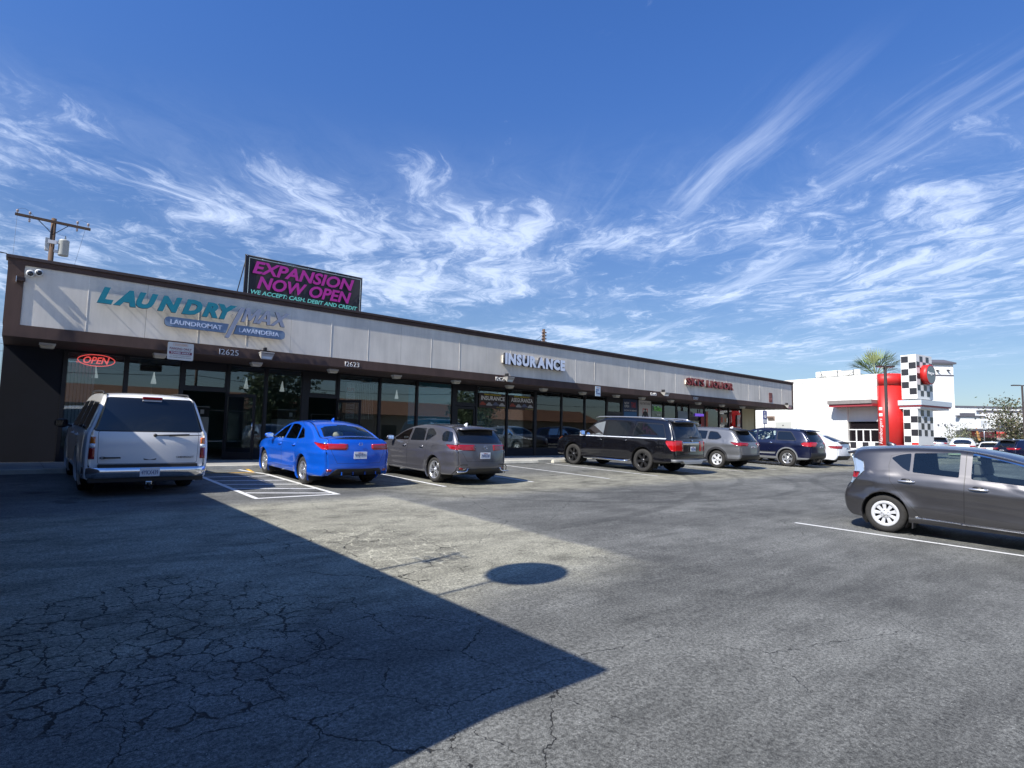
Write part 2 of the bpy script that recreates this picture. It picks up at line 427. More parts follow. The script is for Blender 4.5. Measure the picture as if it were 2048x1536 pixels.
def make_car(S, name, label, x, y, heading, group=None, slope=None, scale=1.0):
    """heading +1: nose towards the shops. (x,y): centre line and rear axle on the ground."""
    ang = PI/2 if heading > 0 else -PI/2
    ang += S.get('yaw', 0)
    fwd = Vector((math.cos(ang), math.sin(ang), 0)); sl = SL if slope is None else slope
    fz = Vector((fwd.x, fwd.y, sl*fwd.y)).normalized(); lf = Z.cross(fwd).normalized(); up = fz.cross(lf).normalized()
    o0 = Vector((x, y, gz(y)+.006))
    M = Matrix(((fz.x, lf.x, up.x, o0.x), (fz.y, lf.y, up.y, o0.y), (fz.z, lf.z, up.z, o0.z), (0, 0, 0, 1))) @ Matrix.Scale(scale, 4)
    car = Thing(name, label, 'car', group=group, mtx=M)
    shift = Matrix.Translation((-S['ro'], 0, 0))
    def cpart(nm, mesh_or_mb, mt=None, parent=None):
        me = mesh_or_mb.mesh(nm) if isinstance(mesh_or_mb, MB) else mesh_or_mb
        me.transform(shift)
        if mt is not None and not me.materials: me.materials.append(mt)
        o = bpy.data.objects.new(nm, me); COL.objects.link(o); o.parent = parent or car.o
        return o
    bm = car_shell(S)
    ref = bm.copy(); bmesh.ops.triangulate(ref, faces=ref.faces[:]); ref.normal_update()
    tree = BVHTree.FromBMesh(ref); rv = [v.normal.copy() for v in ref.verts]; rf = [[v.index for v in f.verts] for f in ref.faces]
    ref.verts.index_update(); rc = [v.co.copy() for v in ref.verts]; rf = [[v.index for v in f.verts] for f in ref.faces]
    def smooth_normals(me):
        ns = []
        for v in me.vertices:
            loc, nr, fi, d = tree.find_nearest(v.co)
            if fi is None or d > .03: ns.append(Vector((0, 0, 0))); continue
            a, b, c = rf[fi]; A, B, C = rc[a], rc[b], rc[c]
            v0, v1, v2 = B-A, C-A, loc-A
            d00, d01, d11, d20, d21 = v0.dot(v0), v0.dot(v1), v1.dot(v1), v2.dot(v0), v2.dot(v1); dn = d00*d11-d01*d01
            if abs(dn) < 1e-14: w1 = w2 = 1/3
            else: w1 = (d11*d20-d01*d21)/dn; w2 = (d00*d21-d01*d20)/dn
            ns.append((rv[a]*(1-w1-w2)+rv[b]*w1+rv[c]*w2).normalized())
        me.normals_split_custom_set_from_vertices([tuple(n) for n in ns])
    lay = bm.faces.layers.int.new('tag')
    tags = {0: ('body', S['paint'], 0)}; parts = []
    nt = [0]
    def newtag(nm, mt, off=0, sep=True):
        nt[0] += 1; tags[nt[0]] = (nm, mt, off); (parts.append(nt[0]) if sep else None)
        return nt[0]
    T_SEAL = newtag('seal', M_SEAL, 0, False); T_UND = newtag('under', M_UNDER, 0, False)
    T_CHR = newtag('trim', S.get('frame_mat', M_CHROME), 0, False); T_DEL = newtag('hole', None, 0, False); T_CL = newtag('clad', S.get('clad', M_BLACK), 0, False)
    AR = S['ar']; wx = (S['ro'], S['ro']+S['wb'])
    cl = S.get('cladw', 0)
    for sgn in (1, -1):
        for xw in wx:
            if cl: cut(bm, lay, circ(xw, S['tr']+.01, AR+cl), 'y', sgn, T_CL)
            cut(bm, lay, circ(xw, S['tr']+.01, AR), 'y', sgn, T_DEL, only=(0, T_CL))
        if S.get('clad_sill'):
            z = S['clad_sill']; cut(bm, lay, [(-1, -.2), (S['L']+1, -.2), (S['L']+1, z), (-1, z)], 'y', sgn, T_CL)
    def region(axis, item, sgns):
        nm, mt, poly, off = item[:4]; opt = item[4] if len(item) > 4 else {}
        frame = opt.get('frame', 0); fm = opt.get('ftag', T_SEAL); sep = opt.get('sep', True)
        only = opt.get('only', (0, T_CL))
        for sgn in sgns:
            pl = poly; ax_s = sgn
            if axis == 'x':
                ax_s = opt.get('dir', -1)
                if sgn < 0: pl = [(-p[0], p[1]) for p in poly]
            cond = opt.get('cond')
            if axis == 'x' and not cond:
                Lc = S['L']; cond = (lambda c: c.x < Lc*.33 and abs(c.x) < opt.get('xmax', 99)) if ax_s < 0 else (lambda c: c.x > Lc*.5)
            tg = newtag(nm, mt, off, sep)
            if frame: cut(bm, lay, expand(pl, frame), axis, ax_s, fm, only, cond); cut(bm, lay, pl, axis, ax_s, tg, (fm,), cond)
            else: cut(bm, lay, pl, axis, ax_s, tg, only, cond)
            if mt is None: tags[tg] = (nm, None, 0); parts.remove(tg)
    for it in S.get('side', ()): region('y', it, (1, -1))
    for it in S.get('rear', ()): region('x', it, (1,))
    for it in S.get('rear2', ()): region('x', it, (1, -1))
    for it in S.get('front', ()): region('x', (*it[:4], {**(it[4] if len(it) > 4 else {}), 'dir': 1}), (1,))
    for it in S.get('front2', ()): region('x', (*it[:4], {**(it[4] if len(it) > 4 else {}), 'dir': 1}), (1, -1))
    # panels with a gap line round them
    for it in S.get('panels', ()):
        nm, axis, poly = it
        for sgn in ((1, -1) if axis == 'y' else (1,)):
            tg = newtag(nm, S['paint'], 0)
            d = sgn if axis == 'y' else -1
            pl = poly
            cd = (lambda c, s_=S: c.x < s_['L']*.3) if axis == 'x' else None
            cut(bm, lay, expand(pl, .006), axis, d, T_SEAL, (0,), cd); cut(bm, lay, pl, axis, d, tg, (T_SEAL,), cd)
    # everything below the waist that faces down is underbody
    for f in bm.faces:
        if f[lay] == 0 and f.normal.z < -.8 and f.calc_center_median().z < .5: f[lay] = T_UND
    # write out
    def extract(tgs):
        nb = bmesh.new(); mp = {}; ms = []
        for f in bm.faces:
            if f[lay] in tgs:
                mt = tags[f[lay]][1]
                if mt not in ms: ms.append(mt)
                vs = []
                for v in f.verts:
                    if v not in mp: mp[v] = nb.verts.new(v.co)
                    vs.append(mp[v])
                try: nf = nb.faces.new(vs)
                except ValueError: continue
                nf.smooth = True; nf.material_index = ms.index(mt)
        return nb, ms
    made = {}
    def emit(nm, tgs, off):
        nb, ms = extract(tgs)
        if not nb.faces: nb.free(); return None
        offset_part(nb, off)
        me = bpy.data.meshes.new(nm); nb.to_mesh(me); nb.free()
        for m in ms: me.materials.append(m)
        if off == 0: smooth_normals(me)
        o = cpart(nm, me); made.setdefault(nm, []).append(o); return o
    emit('body', (0, T_SEAL, T_UND, T_CHR, T_CL), 0)
    for tg in parts: emit(tags[tg][0], (tg,), tags[tg][2])
    bm.free()
    # wheel housings
    for sgn in (1, -1):
        for xw in wx:
            b = MB(); b.sm = True; n = 20; rings = []
            lip = MB(); lip.sm = True; lr = []
            a0, a1 = -.62, PI+.62
            for k in range(n+1):
                a = a0+(a1-a0)*k/n; cx_, cz_ = xw+AR*math.cos(a), S['tr']+.01+AR*math.sin(a)
                yw = width(S, cx_, cz_)
                row = [(cx_, sgn*(yw-.004), cz_), (xw+(AR-.012)*math.cos(a), sgn*(yw-.02), S['tr']+.01+(AR-.012)*math.sin(a)), (xw+(AR-.012)*math.cos(a), sgn*(yw-.05), S['tr']+.01+(AR-.012)*math.sin(a))]
                lr.append([lip.bm.verts.new(p) for p in row])
                rings.append([b.bm.verts.new(p) for p in ((cx_, sgn*(yw-.045), cz_), (cx_, sgn*(S['hw']-.38), cz_))])
            for i in range(n):
                b.f([rings[i][0], rings[i+1][0], rings[i+1][1], rings[i][1]])
                for q in (0, 1): lip.f([lr[i][q], lr[i+1][q], lr[i+1][q+1], lr[i][q+1]])
            ctr = b.bm.verts.new((xw, sgn*(S['hw']-.38), S['tr']))
            for i in range(n): b.f([rings[i][1], rings[i+1][1], ctr])
            cpart('wheel_housing', b, M_UNDER)
            lo = cpart('arch_lip', lip, S.get('clad', M_BLACK) if cl else S['paint'])
    tyre, rim = wheel_mesh(S)
    for sgn in (1, -1):
        for xw in wx:
            o = bpy.data.objects.new('wheel', tyre); COL.objects.link(o); o.parent = car.o
            o.location = (xw-S['ro'], sgn*(S['hw']-S.get('tw', .22)/2-S.get('inset', .03)), S['tr']); o.rotation_euler = (0, R_.uniform(0, 6), 0 if sgn > 0 else PI)
            r = bpy.data.objects.new('rim', rim); COL.objects.link(r); r.parent = o
    # handles, mirrors and other fittings
    for hx, hz in S.get('handles', ()):
        for sgn in (1, -1):
            yw = width(S, hx, hz)*sgn; b = MB(); b.sm = True
            hm = S.get('handle_mat', S['paint'])
            if S.get('cup', True):
                b.m(M_BLACK if S.get('cup_dark') else hm); b.prism(rounded([(hx-.075, hz-.035), (hx+.06, hz-.03), (hx+.06, hz+.038*S.get('hscale', 1)), (hx-.075, hz+.04*S.get('hscale', 1))], .04, 3), (0, yw-.02*sgn, 0), X, Z, Y*sgn, .0225)
            b.m(hm); hs = S.get('hscale', 1); pts = [(-.1*hs, .002), (-.085*hs, .026), (-.03*hs, .04), (.04*hs, .04), (.085*hs, .028), (.1*hs, .002)]
            rg = []
            for dx, dy in pts:
                hh = (.013 if abs(dx) < .09*hs else .009)*hs
                rg.append([(hx+dx, yw+sgn*(dy+dyy), hz+.004+dzz) for dyy, dzz in ((-.008, -hh), (.004, -hh*.7), (.008, 0), (.004, hh*.8), (-.008, hh))])
            b.rings(rg, True, True)
            cpart('door_handle', b)
    if 'mirror' in S:
        mx, mz, ml, mh = S['mirror']
        for sgn in (1, -1):
            yw = width(S, mx, mz); b = MB(); b.m(S.get('mirror_mat', S['paint'])); b.sm = True
            c = Vector((mx, sgn*(yw+.06+ml/2), mz+mh*.35)); rg = []
            for k in range(7):
                t = k/6; s_ = math.sin(PI*min(1, .12+t*.84))**.45; yy = -ml/2+ml*t
                rg.append([tuple(c+Vector((.005+.10*s_*math.cos(a)*(1 if math.cos(a) > 0 else .35), sgn*yy, mh/2*s_*math.sin(a)))) for a in [2*PI*q/12 for q in range(12)]])
            b.rings(rg, True, True)
            b.m(M_BLACK); b.tube([(mx, sgn*(yw-.02), mz), (mx, sgn*(yw+.09), mz+mh*.2)], .022, 8)
            mo = cpart('side_mirror', b)
            g = MB(); g.m(S.get('mirror_glass', M_CHROME)); g.obox(c+Vector((-.036, 0, 0)), X, Y, Z, .004, ml*.4, mh*.36); cpart('mirror_glass', g, None, mo)
    if 'plate' in S:
        px_, pz, txt = S['plate']; b = MB(); b.m(M_PLATE); b.box(px_-.006, px_, -.155, .155, pz-.078, pz+.078, .003)
        po = cpart('license_plate', b)
        me = text_mesh(txt, .26, .075, .003, right=Vector((0, -1, 0)), up=Z, org=Vector((px_-.006, .13, pz-.045))); cpart('plate_number', me, M_PTXT, po)
        if S.get('plate_top', True):
            me = text_mesh('California', .12, .024, .003, right=Vector((0, -1, 0)), up=Z, org=Vector((px_-.006, .06, pz+.042)), shear=.3); cpart('plate_lettering', me, M_RED, po)
    for fn in S.get('extra', ()): fn(S, car, cpart)
    if S.get('interior'):
        sm = S['interior']; b = MB(); b.m(M_UNDER); L = S['L']
        zb = S['belt'][0]-.22; b.box(S['in0'], S['in1'], -S['hw']+.13, S['hw']-.13, .3, zb-.12); cpart('cabin_floor', b)
        fx = S['ro']+S['wb']*S.get('fs', .52); rx = S['ro']+S.get('rs', .28)
        def seat(cx_, cy, w_, nm='seat', hr=True):
            b = MB(); b.m(sm); b.hexa([(cx_-.02, cy-w_, zb-.35), (cx_-.22, cy-w_*.9, S['seat_top']), (cx_-.02, cy+w_, zb-.35), (cx_-.22, cy+w_*.9, S['seat_top']), (cx_+.12, cy-w_, zb-.35), (cx_-.1, cy-w_*.85, S['seat_top']), (cx_+.12, cy+w_, zb-.35), (cx_-.1, cy+w_*.85, S['seat_top'])], .04)
            b.box(cx_+.0, cx_+.5, cy-w_, cy+w_, zb-.36, zb-.2, .04)
            for hy in ((cy,) if hr is True else hr): b.hexa([(cx_-.22, hy-.12, S['seat_top']+.03), (cx_-.25, hy-.11, S['seat_top']+.2), (cx_-.22, hy+.12, S['seat_top']+.03), (cx_-.25, hy+.11, S['seat_top']+.2), (cx_-.11, hy-.12, S['seat_top']+.03), (cx_-.14, hy-.11, S['seat_top']+.2), (cx_-.11, hy+.12, S['seat_top']+.03), (cx_-.14, hy+.11, S['seat_top']+.2)], .03)
            for hy in ((cy,) if hr is True else hr):
                for q in (-.05, .05): b.tube([(cx_-.16, hy+q, S['seat_top']-.05), (cx_-.17, hy+q, S['seat_top']+.08)], .006, 6)
            cpart(nm, b)
        seat(fx, .37, .24); seat(fx, -.37, .24); seat(rx, 0, S['hw']-.22, 'rear_seat', (-.4, .4))
        b = MB(); b.m(M_SEAT); b.box(S['dash'], S['dash']+.5, -S['hw']+.14, S['hw']-.14, zb-.2, S['belt'][1]-.04, .05); cpart('dashboard', b)
        b = MB(); b.m(M_BLACK); c = Vector((S['dash']-.12, .37, S['belt'][1]-.03)); ring = [c+Vector((math.sin(a)*.19*.42, math.cos(a)*.19, math.sin(a)*.19*.9)) for a in [2*PI*k/20 for k in range(21)]]
        b.tube(ring, .016, 8, False); b.tube([c-Vector((0, .17, 0)), c+Vector((0, .17, 0))], .014, 6); b.tube([c, c+Vector((.2, 0, -.08))], .03, 6); cpart('steering_wheel', b)
    return car
# shared fittings ------------------------------------------------------------
def fin(x, z, mt=None, c='antenna'):
    def g(S, car, cpart):
        b = MB(); b.sm = True; rg = [[(x+dx+q*math.cos(a), .03*(1-t)*math.sin(a)*1.2, z+dz) for a in [2*PI*k/10 for k in range(10)]] for t, dx, dz, q in ((0, 0, -.04, .1), (.3, -.02, .03, .07), (.8, -.06, .065, .03), (1, -.07, .07, .01))]
        b.rings(rg, True, True); cpart('roof_antenna', b, mt or S['paint'])
    return g
def rails(x0, x1, y, z0, z1, mt, r=.016, foot=.05):
    def g(S, car, cpart):
        for s_ in (1, -1):
            b = MB(); pts = [(x0, s_*y, z0-foot), (x0+.14, s_*y, z0)] + [(x0+.14+(x1-x0-.28)*k/6, s_*y, z0+(z1-z0)*k/6+.02*math.sin(PI*k/6)) for k in range(1, 6)] + [(x1-.14, s_*y, z1), (x1, s_*y, z1-foot)]
            b.tube(pts, r, 8)
            cpart('roof_rail', b, mt)
    return g
def wiper(x, z, y0, y1, dz=0, sl=0):
    def g(S, car, cpart):
        b = MB(); b.tube([(x, y0, z), (x+sl*.5, (y0+y1)/2, z+dz*.5), (x+sl, y1, z+dz)], .011, 6); b.lathe((x+.02, y0, z), (-1, 0, 0), [(.03, 0), (.03, .03), (.02, .045), (.001, .05)], 12)
        b.tube([(x+sl*.4-.004, (y0*.3+y1*.7)+abs(y1-y0)*.3, z+dz*.6-.02), (x+sl-.004, y1-abs(y1-y0)*.35, z+dz-.01)], .008, 5)
        cpart('rear_wiper', b, M_BLACK)
    return g
def spoiler(x0, x1, yh, z0, z1, th, mt=None, dy=.1):
    def g(S, car, cpart):
        b = MB(); b.m(mt or S['paint']); n = 10; b.sm = True; rg = []
        for k in range(n+1):
            u = -1+2*k/n; bow = (1-u*u)*dy; rg.append([(x1-bow*.3, u*yh, z1-u*u*.03), (x0-bow, u*yh*.97, z0-u*u*.03), (x0-bow+.005, u*yh*.97, z0-th-u*u*.03), (x1+.02-bow*.3, u*yh*.97, z1-th-.03-u*u*.03)])
        b.rings(rg, True, True); cpart('roof_spoiler', b)
    return g
def badge(x, z, r, mt=M_CHROME, kind='ring', y=0):
    def g(S, car, cpart):
        b = MB(); b.m(mt); pts = [(x, y+r*1.15*math.cos(a), z+r*math.sin(a)) for a in [2*PI*k/20 for k in range(21)]]
        b.tube(pts, r*.13, 6, False)
        if kind == 'bar': b.box(x-.008, x+.004, y-r*1.3, y+r*1.3, z-r*.14, z+r*.14)
        if kind == 'l': b.tube([(x, y+r*.3, z+r*.8), (x, y+r*.55, z-r*.35), (x, y-r*.8, z-r*.35)], r*.11, 5)
        if kind == 'fill': b.lathe((x-.004, y, z), (1, 0, 0), [(.001, 0), (r, 0), (r, .01)], 18)
        cpart('badge', b)
    return g
def letters(txt, x, y, z, w, h, mt=M_CHROME, shear=0, nm='badge_lettering', bold=0):
    def g(S, car, cpart):
        me = text_mesh(txt, w, h, .006, shear, bold, right=Vector((0, -1, 0)), up=Z, org=Vector((x, y, z))); cpart(nm, me, mt)
    return g
def boxes(nm, mt, bxs, bev=.01):
    def g(S, car, cpart):
        b = MB(); b.m(mt)
        for q in bxs: b.box(*q, bev)
        cpart(nm, b)
    return g
def tubes(nm, mt, lst):
    def g(S, car, cpart):
        b = MB(); b.m(mt)
        for pts, r in lst: b.tube(pts, r, 8)
        cpart(nm, b)
    return g
def win(poly, r=.03): return rounded(poly, r, 2)
CAR = {}
P_WHITE = paint('paint_white', (.78, .78, .77), 0, .3); P_BLUE = paint('paint_bright_blue', (.002, .1, .6), .3, .3); P_GREY = paint('paint_warm_grey', (.12, .12, .135), .65, .32)
P_BLACK = paint('paint_black', (.004, .004, .006), .1, .2); P_GREY2 = paint('paint_cool_grey', (.17, .175, .185), .6, .35); P_NAVY = paint('paint_navy', (.004, .007, .032), .35, .28)
P_PEARL = paint('paint_pearl_white', (.74, .76, .8), .05, .3); P_GRAPH = paint('paint_graphite', (.078, .076, .08), .75, .32); P_RED = paint('paint_red', (.45, .01, .012), .2, .3); P_SILV = paint('paint_silver', (.5, .51, .53), .7, .3)
FR = dict(frame=.02)
# --- white full-size SUV seen from behind
CAR['suv'] = dict(L=5.05, hw=1.0, belt=(1.14, 1.12), tum=.33, rc=.04, rt=.04, rtl=.5, ft=.1, ftl=.7, ro=1.22, wb=2.95, tr=.38, rr=.22, tw=.25, ar=.45, sill=.34, crown=.03, er=.055, flare=.02,
    paint=P_WHITE, rim_mat=M_ALLOY, spokes=6, inset=.05,
    top=[(.02, .3), (0, .5), (.0, .98), (.03, 1.14), (.14, 1.55), (.24, 1.74), (.42, 1.8), (1.5, 1.84), (2.9, 1.82), (3.25, 1.72), (3.8, 1.2), (3.95, 1.14), (4.8, 1.05), (4.98, .92), (5.05, .7), (5.0, .42)],
    side=[('side_window', M_GDARK, win([(.32, 1.17), (1.35, 1.17), (1.35, 1.66), (.44, 1.64)]), 0, FR), ('side_window', M_GDARK, win([(1.45, 1.17), (2.3, 1.17), (2.3, 1.68), (1.45, 1.67)]), 0, FR), ('side_window', M_GDARK, win([(2.4, 1.17), (3.62, 1.17), (3.22, 1.66), (2.4, 1.68)]), 0, FR),],
    rear=[('rear_window', M_GDARK, rounded([(-.86, 1.165), (.86, 1.165), (.69, 1.745), (-.69, 1.745)], .06, 3), 0, dict(frame=.02))],
    rear2=[('tail_light', M_RED, [(.83, .66), (1.2, .66), (1.2, .86), (.83, .86)], .012), ('reversing_lens', M_LENS, [(.83, .862), (1.2, .862), (1.2, .93), (.83, .93)], .012), ('indicator_lens', M_AMB, [(.83, .932), (1.2, .932), (1.2, 1.05), (.83, 1.05)], .012)],
    panels=[('tailgate', 'x', rounded([(-.775, .58), (.775, .58), (.79, 1.145), (-.79, 1.145)], .02, 1))],
    front=[('windshield', M_GDARK, rounded([(-.78, 1.2), (.78, 1.2), (.66, 1.72), (-.66, 1.72)], .05, 2), 0)],
    handles=[(1.65, 1.02), (2.65, 1.02)], mirror=(3.55, 1.12, .24, .2), mirror_mat=M_BLACK, mirror_glass=M_GDARK, plate=(-.17, .43, '4YKX439'), plate_top=False)
def suv_extra(S, car, cpart):
    # chrome step bumper that wraps the corners
    b = MB(); b.m(M_CHROME); b.sm = True; rg = []
    for k in range(17):
        u = -1+k/8; y = u*.99; x = -.15+.32*max(0, abs(u)-.82)/.18*max(0, abs(u)-.82)/.18*.9
        rg.append([(x+.1, y, .515), (x+.01, y, .52), (x-.02, y, .49), (x-.015, y, .4), (x+.02, y, .33), (x+.1, y, .31)])
    b.rings(rg, True, True); bo = cpart('rear_bumper', b)
    b = MB(); b.m(M_BLACK); b.box(-.13, .1, -.78, .78, .514, .57, .01); b.box(-.08, .2, -.9, .9, .25, .33, .01); cpart('bumper_step', b)
    b = MB(); b.m(M_BLACK); b.prism(rounded([(-.1, .64), (.1, .64), (.1, .72), (-.1, .72)], .02, 2), (-.05, 0, 0), Y, Z, -X, .025); cpart('tailgate_handle', b)
    b = MB(); b.m(M_BLACK); b.lathe((-.01, 0, .96), (-1, 0, 0), [(.028, 0), (.028, .05), (.015, .055), (.001, .052)], 14); cpart('tailgate_lock', b)
    b = MB(); b.m(M_RED); b.box(.1, .2, -.16, .16, 1.74, 1.79, .012); b.m(M_LENS); b.box(.12, .2, -.155, .155, 1.705, 1.735, .006); cpart('brake_light', b)
    b = MB(); b.m(M_CHROME); b.box(-.12, .0, -.05, .05, .2, .26, .008); b.m(M_BLACK); b.lathe((-.15, 0, .2), (0, 0, -1), [(.02, -.03), (.028, 0), (.02, .03), (.001, .035)], 12); b.tube([(-.14, -.06, .18), (-.15, -.04, .13), (-.15, .04, .13), (-.14, .06, .18)], .009, 6); cpart('tow_hitch', b)
    b = MB(); b.m(M_BLACK); b.box(-.062, -.04, .42, .7, .67, .695); b.tube([(-.055, .76, .682), (-.058, .73, .697), (-.058, .69, .697), (-.055, .66, .682), (-.058, .69, .667), (-.058, .73, .667), (-.055, .76, .682)], .006, 5); cpart('badge', b)
CAR['suv']['extra'] = [suv_extra, rails(.6, 2.9, .7, 1.86, 1.88, M_DISC, .018), wiper(-.06, 1.09, .0-.06, -.62, .02), letters('CHEVROLET', -.06, -.42, .67, .3, .036, M_BLACK, 0)]
# --- bright blue sedan
CAR['blue'] = dict(L=4.5, hw=.87, belt=(.98, .9), tum=.5, rt=.13, rtl=.75, ft=.22, ftl=.8, ro=1.0, wb=2.62, tr=.317, rr=.205, tw=.205, ar=.37, sill=.24, crown=.045, er=.065, flare=.028,
    crease=((.76, .68, .016, .05), (.5, .42, -.014, .08)), paint=P_BLUE, rim_mat=M_ALLOY, spokes=5, spoke_style='split',
    top=[(.08, .27), (.0, .36), (-.01, .62), (.03, .92), (.07, 1.035), (.2, 1.06), (.42, 1.075), (.72, 1.2), (1.1, 1.33), (1.5, 1.395), (2.1, 1.405), (2.6, 1.35), (3.05, 1.13), (3.3, 1.0), (3.7, .93), (4.2, .8), (4.42, .66), (4.5, .48), (4.45, .25)],
    side=[('side_window', M_GTINT, win([(1.56, 1.0), (2.28, .985), (2.28, 1.34), (1.95, 1.345), (1.68, 1.3)], .04), 0, FR), ('side_window', M_GTINT, win([(2.38, .985), (3.12, .96), (3.05, 1.02), (2.7, 1.23), (2.38, 1.33)], .03), 0, FR), ('side_window', M_GTINT, [(1.18, 1.06), (1.5, 1.005), (1.58, 1.285), (1.4, 1.22)], 0, FR),
          ('tail_light', M_REDB, [(-.1, .835), (.1, .84), (.44, .975), (-.1, .96)], .008)],
    rear=[('rear_window', M_GCLEAR, rounded([(-.61, 1.085), (.61, 1.085), (.47, 1.355), (-.47, 1.355)], .05, 3), 0, dict(frame=.018)), ('lower_valance', M_BLACK, rounded([(-.62, .28), (.62, .28), (.52, .43), (-.52, .43)], .03, 1), .004)],
    rear2=[('tail_light', M_REDB, [(.34, .885), (.5, .845), (.95, .835), (.95, .96), (.7, .955), (.46, .925)], .008, dict(cond=lambda c: c.x < .4)), ('reflector', M_RED, [(.6, .36), (.78, .37), (.78, .42), (.6, .41)], .004)],
    panels=[('trunk_lid', 'x', [(-.5, .55), (.5, .55), (.62, .8), (.62, 1.055), (-.62, 1.055), (-.62, .8)]), ('rear_door', 'y', [(1.38, .98), (1.42, .6), (1.62, .36), (2.33, .33), (2.33, 1.385), (1.8, 1.4), (1.45, 1.3)]), ('front_door', 'y', [(2.345, .33), (3.3, .35), (3.34, .8), (3.2, 1.03), (2.7, 1.3), (2.345, 1.385)])],
    front=[('windshield', M_GTINT, rounded([(-.66, 1.03), (.66, 1.03), (.5, 1.36), (-.5, 1.36)], .05, 2), 0, FR)],
    front2=[('headlight', M_LENS, [(.5, .62), (.95, .7), (.95, .82), (.6, .72)], .004)],
    handles=[(1.58, .86), (2.5, .84)], mirror=(3.0, .98, .2, .13), mirror_mat=P_BLUE, plate=(-.142, .72, '9MJV971'), interior=M_SEATB, in0=.6, in1=3.3, seat_top=1.08, dash=2.95, rs=.35)
def blue_extra(S, car, cpart):
    b = MB(); b.m(P_BLUE)
    for y in (-.4, -.14, .14, .4): b.box(-.125, -.09, y-.005, y+.005, .29, .36)
    cpart('diffuser_fin', b)
    for yy, mt, w_ in ((-.14, mat('cushion_blue', (.04, .06, .25), .8), .2), (.1, mat('cushion_cream', (.6, .52, .4), .8), .13)):
        b = MB(); b.m(mt); b.sm = True; b.lathe((.85, yy, 1.06), (0, 0, 1), [(.001, -.02), (w_*.7, 0), (w_, .06), (w_*.8, .12), (.001, .15)], 12); cpart('cushion', b)
CAR['blue']['extra'] = [blue_extra, fin(1.45, 1.445), badge(-.13, .965, .036, M_CHROME, 'bar'), letters('VERSA', -.115, .5, .965, .13, .022), letters('SR', -.1, -.5, .965, .05, .022)]
# --- warm grey hatchback
CAR['hatch'] = dict(L=4.34, hw=.88, belt=(.98, .93), tum=.42, rt=.14, rtl=.6, ft=.2, ftl=.8, ro=.84, wb=2.6, tr=.315, rr=.22, tw=.215, ar=.365, sill=.23, crown=.045, er=.07, flare=.026,
    crease=((.8, .7, .014, .05), (.45, .38, -.012, .07)), paint=P_GREY, rim_mat=M_ALLOY, spokes=5, spoke_style='split',
    top=[(.06, .25), (-.01, .34), (-.01, .62), (.03, .9), (.05, 1.0), (.28, 1.28), (.4, 1.36), (.7, 1.395), (1.4, 1.425), (2.0, 1.4), (2.5, 1.3), (3.0, 1.06), (3.2, .97), (3.7, .88), (4.15, .76), (4.3, .6), (4.34, .42), (4.28, .25)],
    side=[('side_window', M_GDARK, win([(1.42, 1.01), (2.1, 1.0), (2.1, 1.335), (1.52, 1.335)], .03), 0, FR), ('side_window', M_GTINT, win([(2.2, 1.0), (3.0, .975), (2.92, 1.03), (2.58, 1.21), (2.2, 1.325)], .03), 0, FR), ('side_window', M_GDARK, rounded([(.98, 1.2), (1.3, 1.02), (1.36, 1.02), (1.44, 1.32), (1.2, 1.32)], .04, 2), 0, FR),
          ('quarter_window', M_GDARK, rounded([(.2, 1.04), (.6, 1.04), (.7, 1.2), (.62, 1.3), (.3, 1.28)], .08, 3), 0), ('tail_light', M_RED, [(-.1, .84), (.2, .87), (.36, .97), (-.1, .98)], .008)],
    rear=[('rear_window', M_GDARK, rounded([(-.68, 1.03), (.68, 1.03), (.56, 1.33), (-.56, 1.33)], .07, 3), 0, dict(frame=.02)), ('lower_valance', M_BLACK, rounded([(-.6, .27), (.6, .27), (.52, .41), (-.52, .41)], .03, 1), .004)],
    rear2=[('tail_light', M_RED, [(.42, .86), (.95, .86), (.95, .94), (.42, .9)], .008), ('tail_lens', M_LENS, [(.3, .862), (.95, .83), (.95, .858), (.42, .858)], .008), ('reflector', M_RED, [(.6, .38), (.78, .38), (.78, .43), (.6, .42)], .004)],
    panels=[('tailgate', 'x', [(-.5, .58), (.5, .58), (.62, .8), (.66, 1.01), (-.66, 1.01), (-.62, .8)]), ('rear_door', 'y', [(1.2, 1.0), (1.25, .6), (1.45, .36), (2.14, .33), (2.14, 1.38), (1.4, 1.38)]), ('front_door', 'y', [(2.155, .33), (3.1, .35), (3.14, .8), (3.05, 1.02), (2.6, 1.27), (2.155, 1.38)])],
    front=[('windshield', M_GTINT, rounded([(-.66, 1.0), (.66, 1.0), (.54, 1.34), (-.54, 1.34)], .05, 2), 0, FR)],
    front2=[('headlight', M_LENS, [(.5, .58), (.95, .66), (.95, .78), (.6, .7)], .004)],
    handles=[(1.45, .86), (2.32, .85)], handle_mat=P_GREY, mirror=(2.9, .98, .2, .14), plate=(-.15, .72, '7WRS187'), interior=M_SEAT, in0=.5, in1=3.1, seat_top=1.05, dash=2.75)
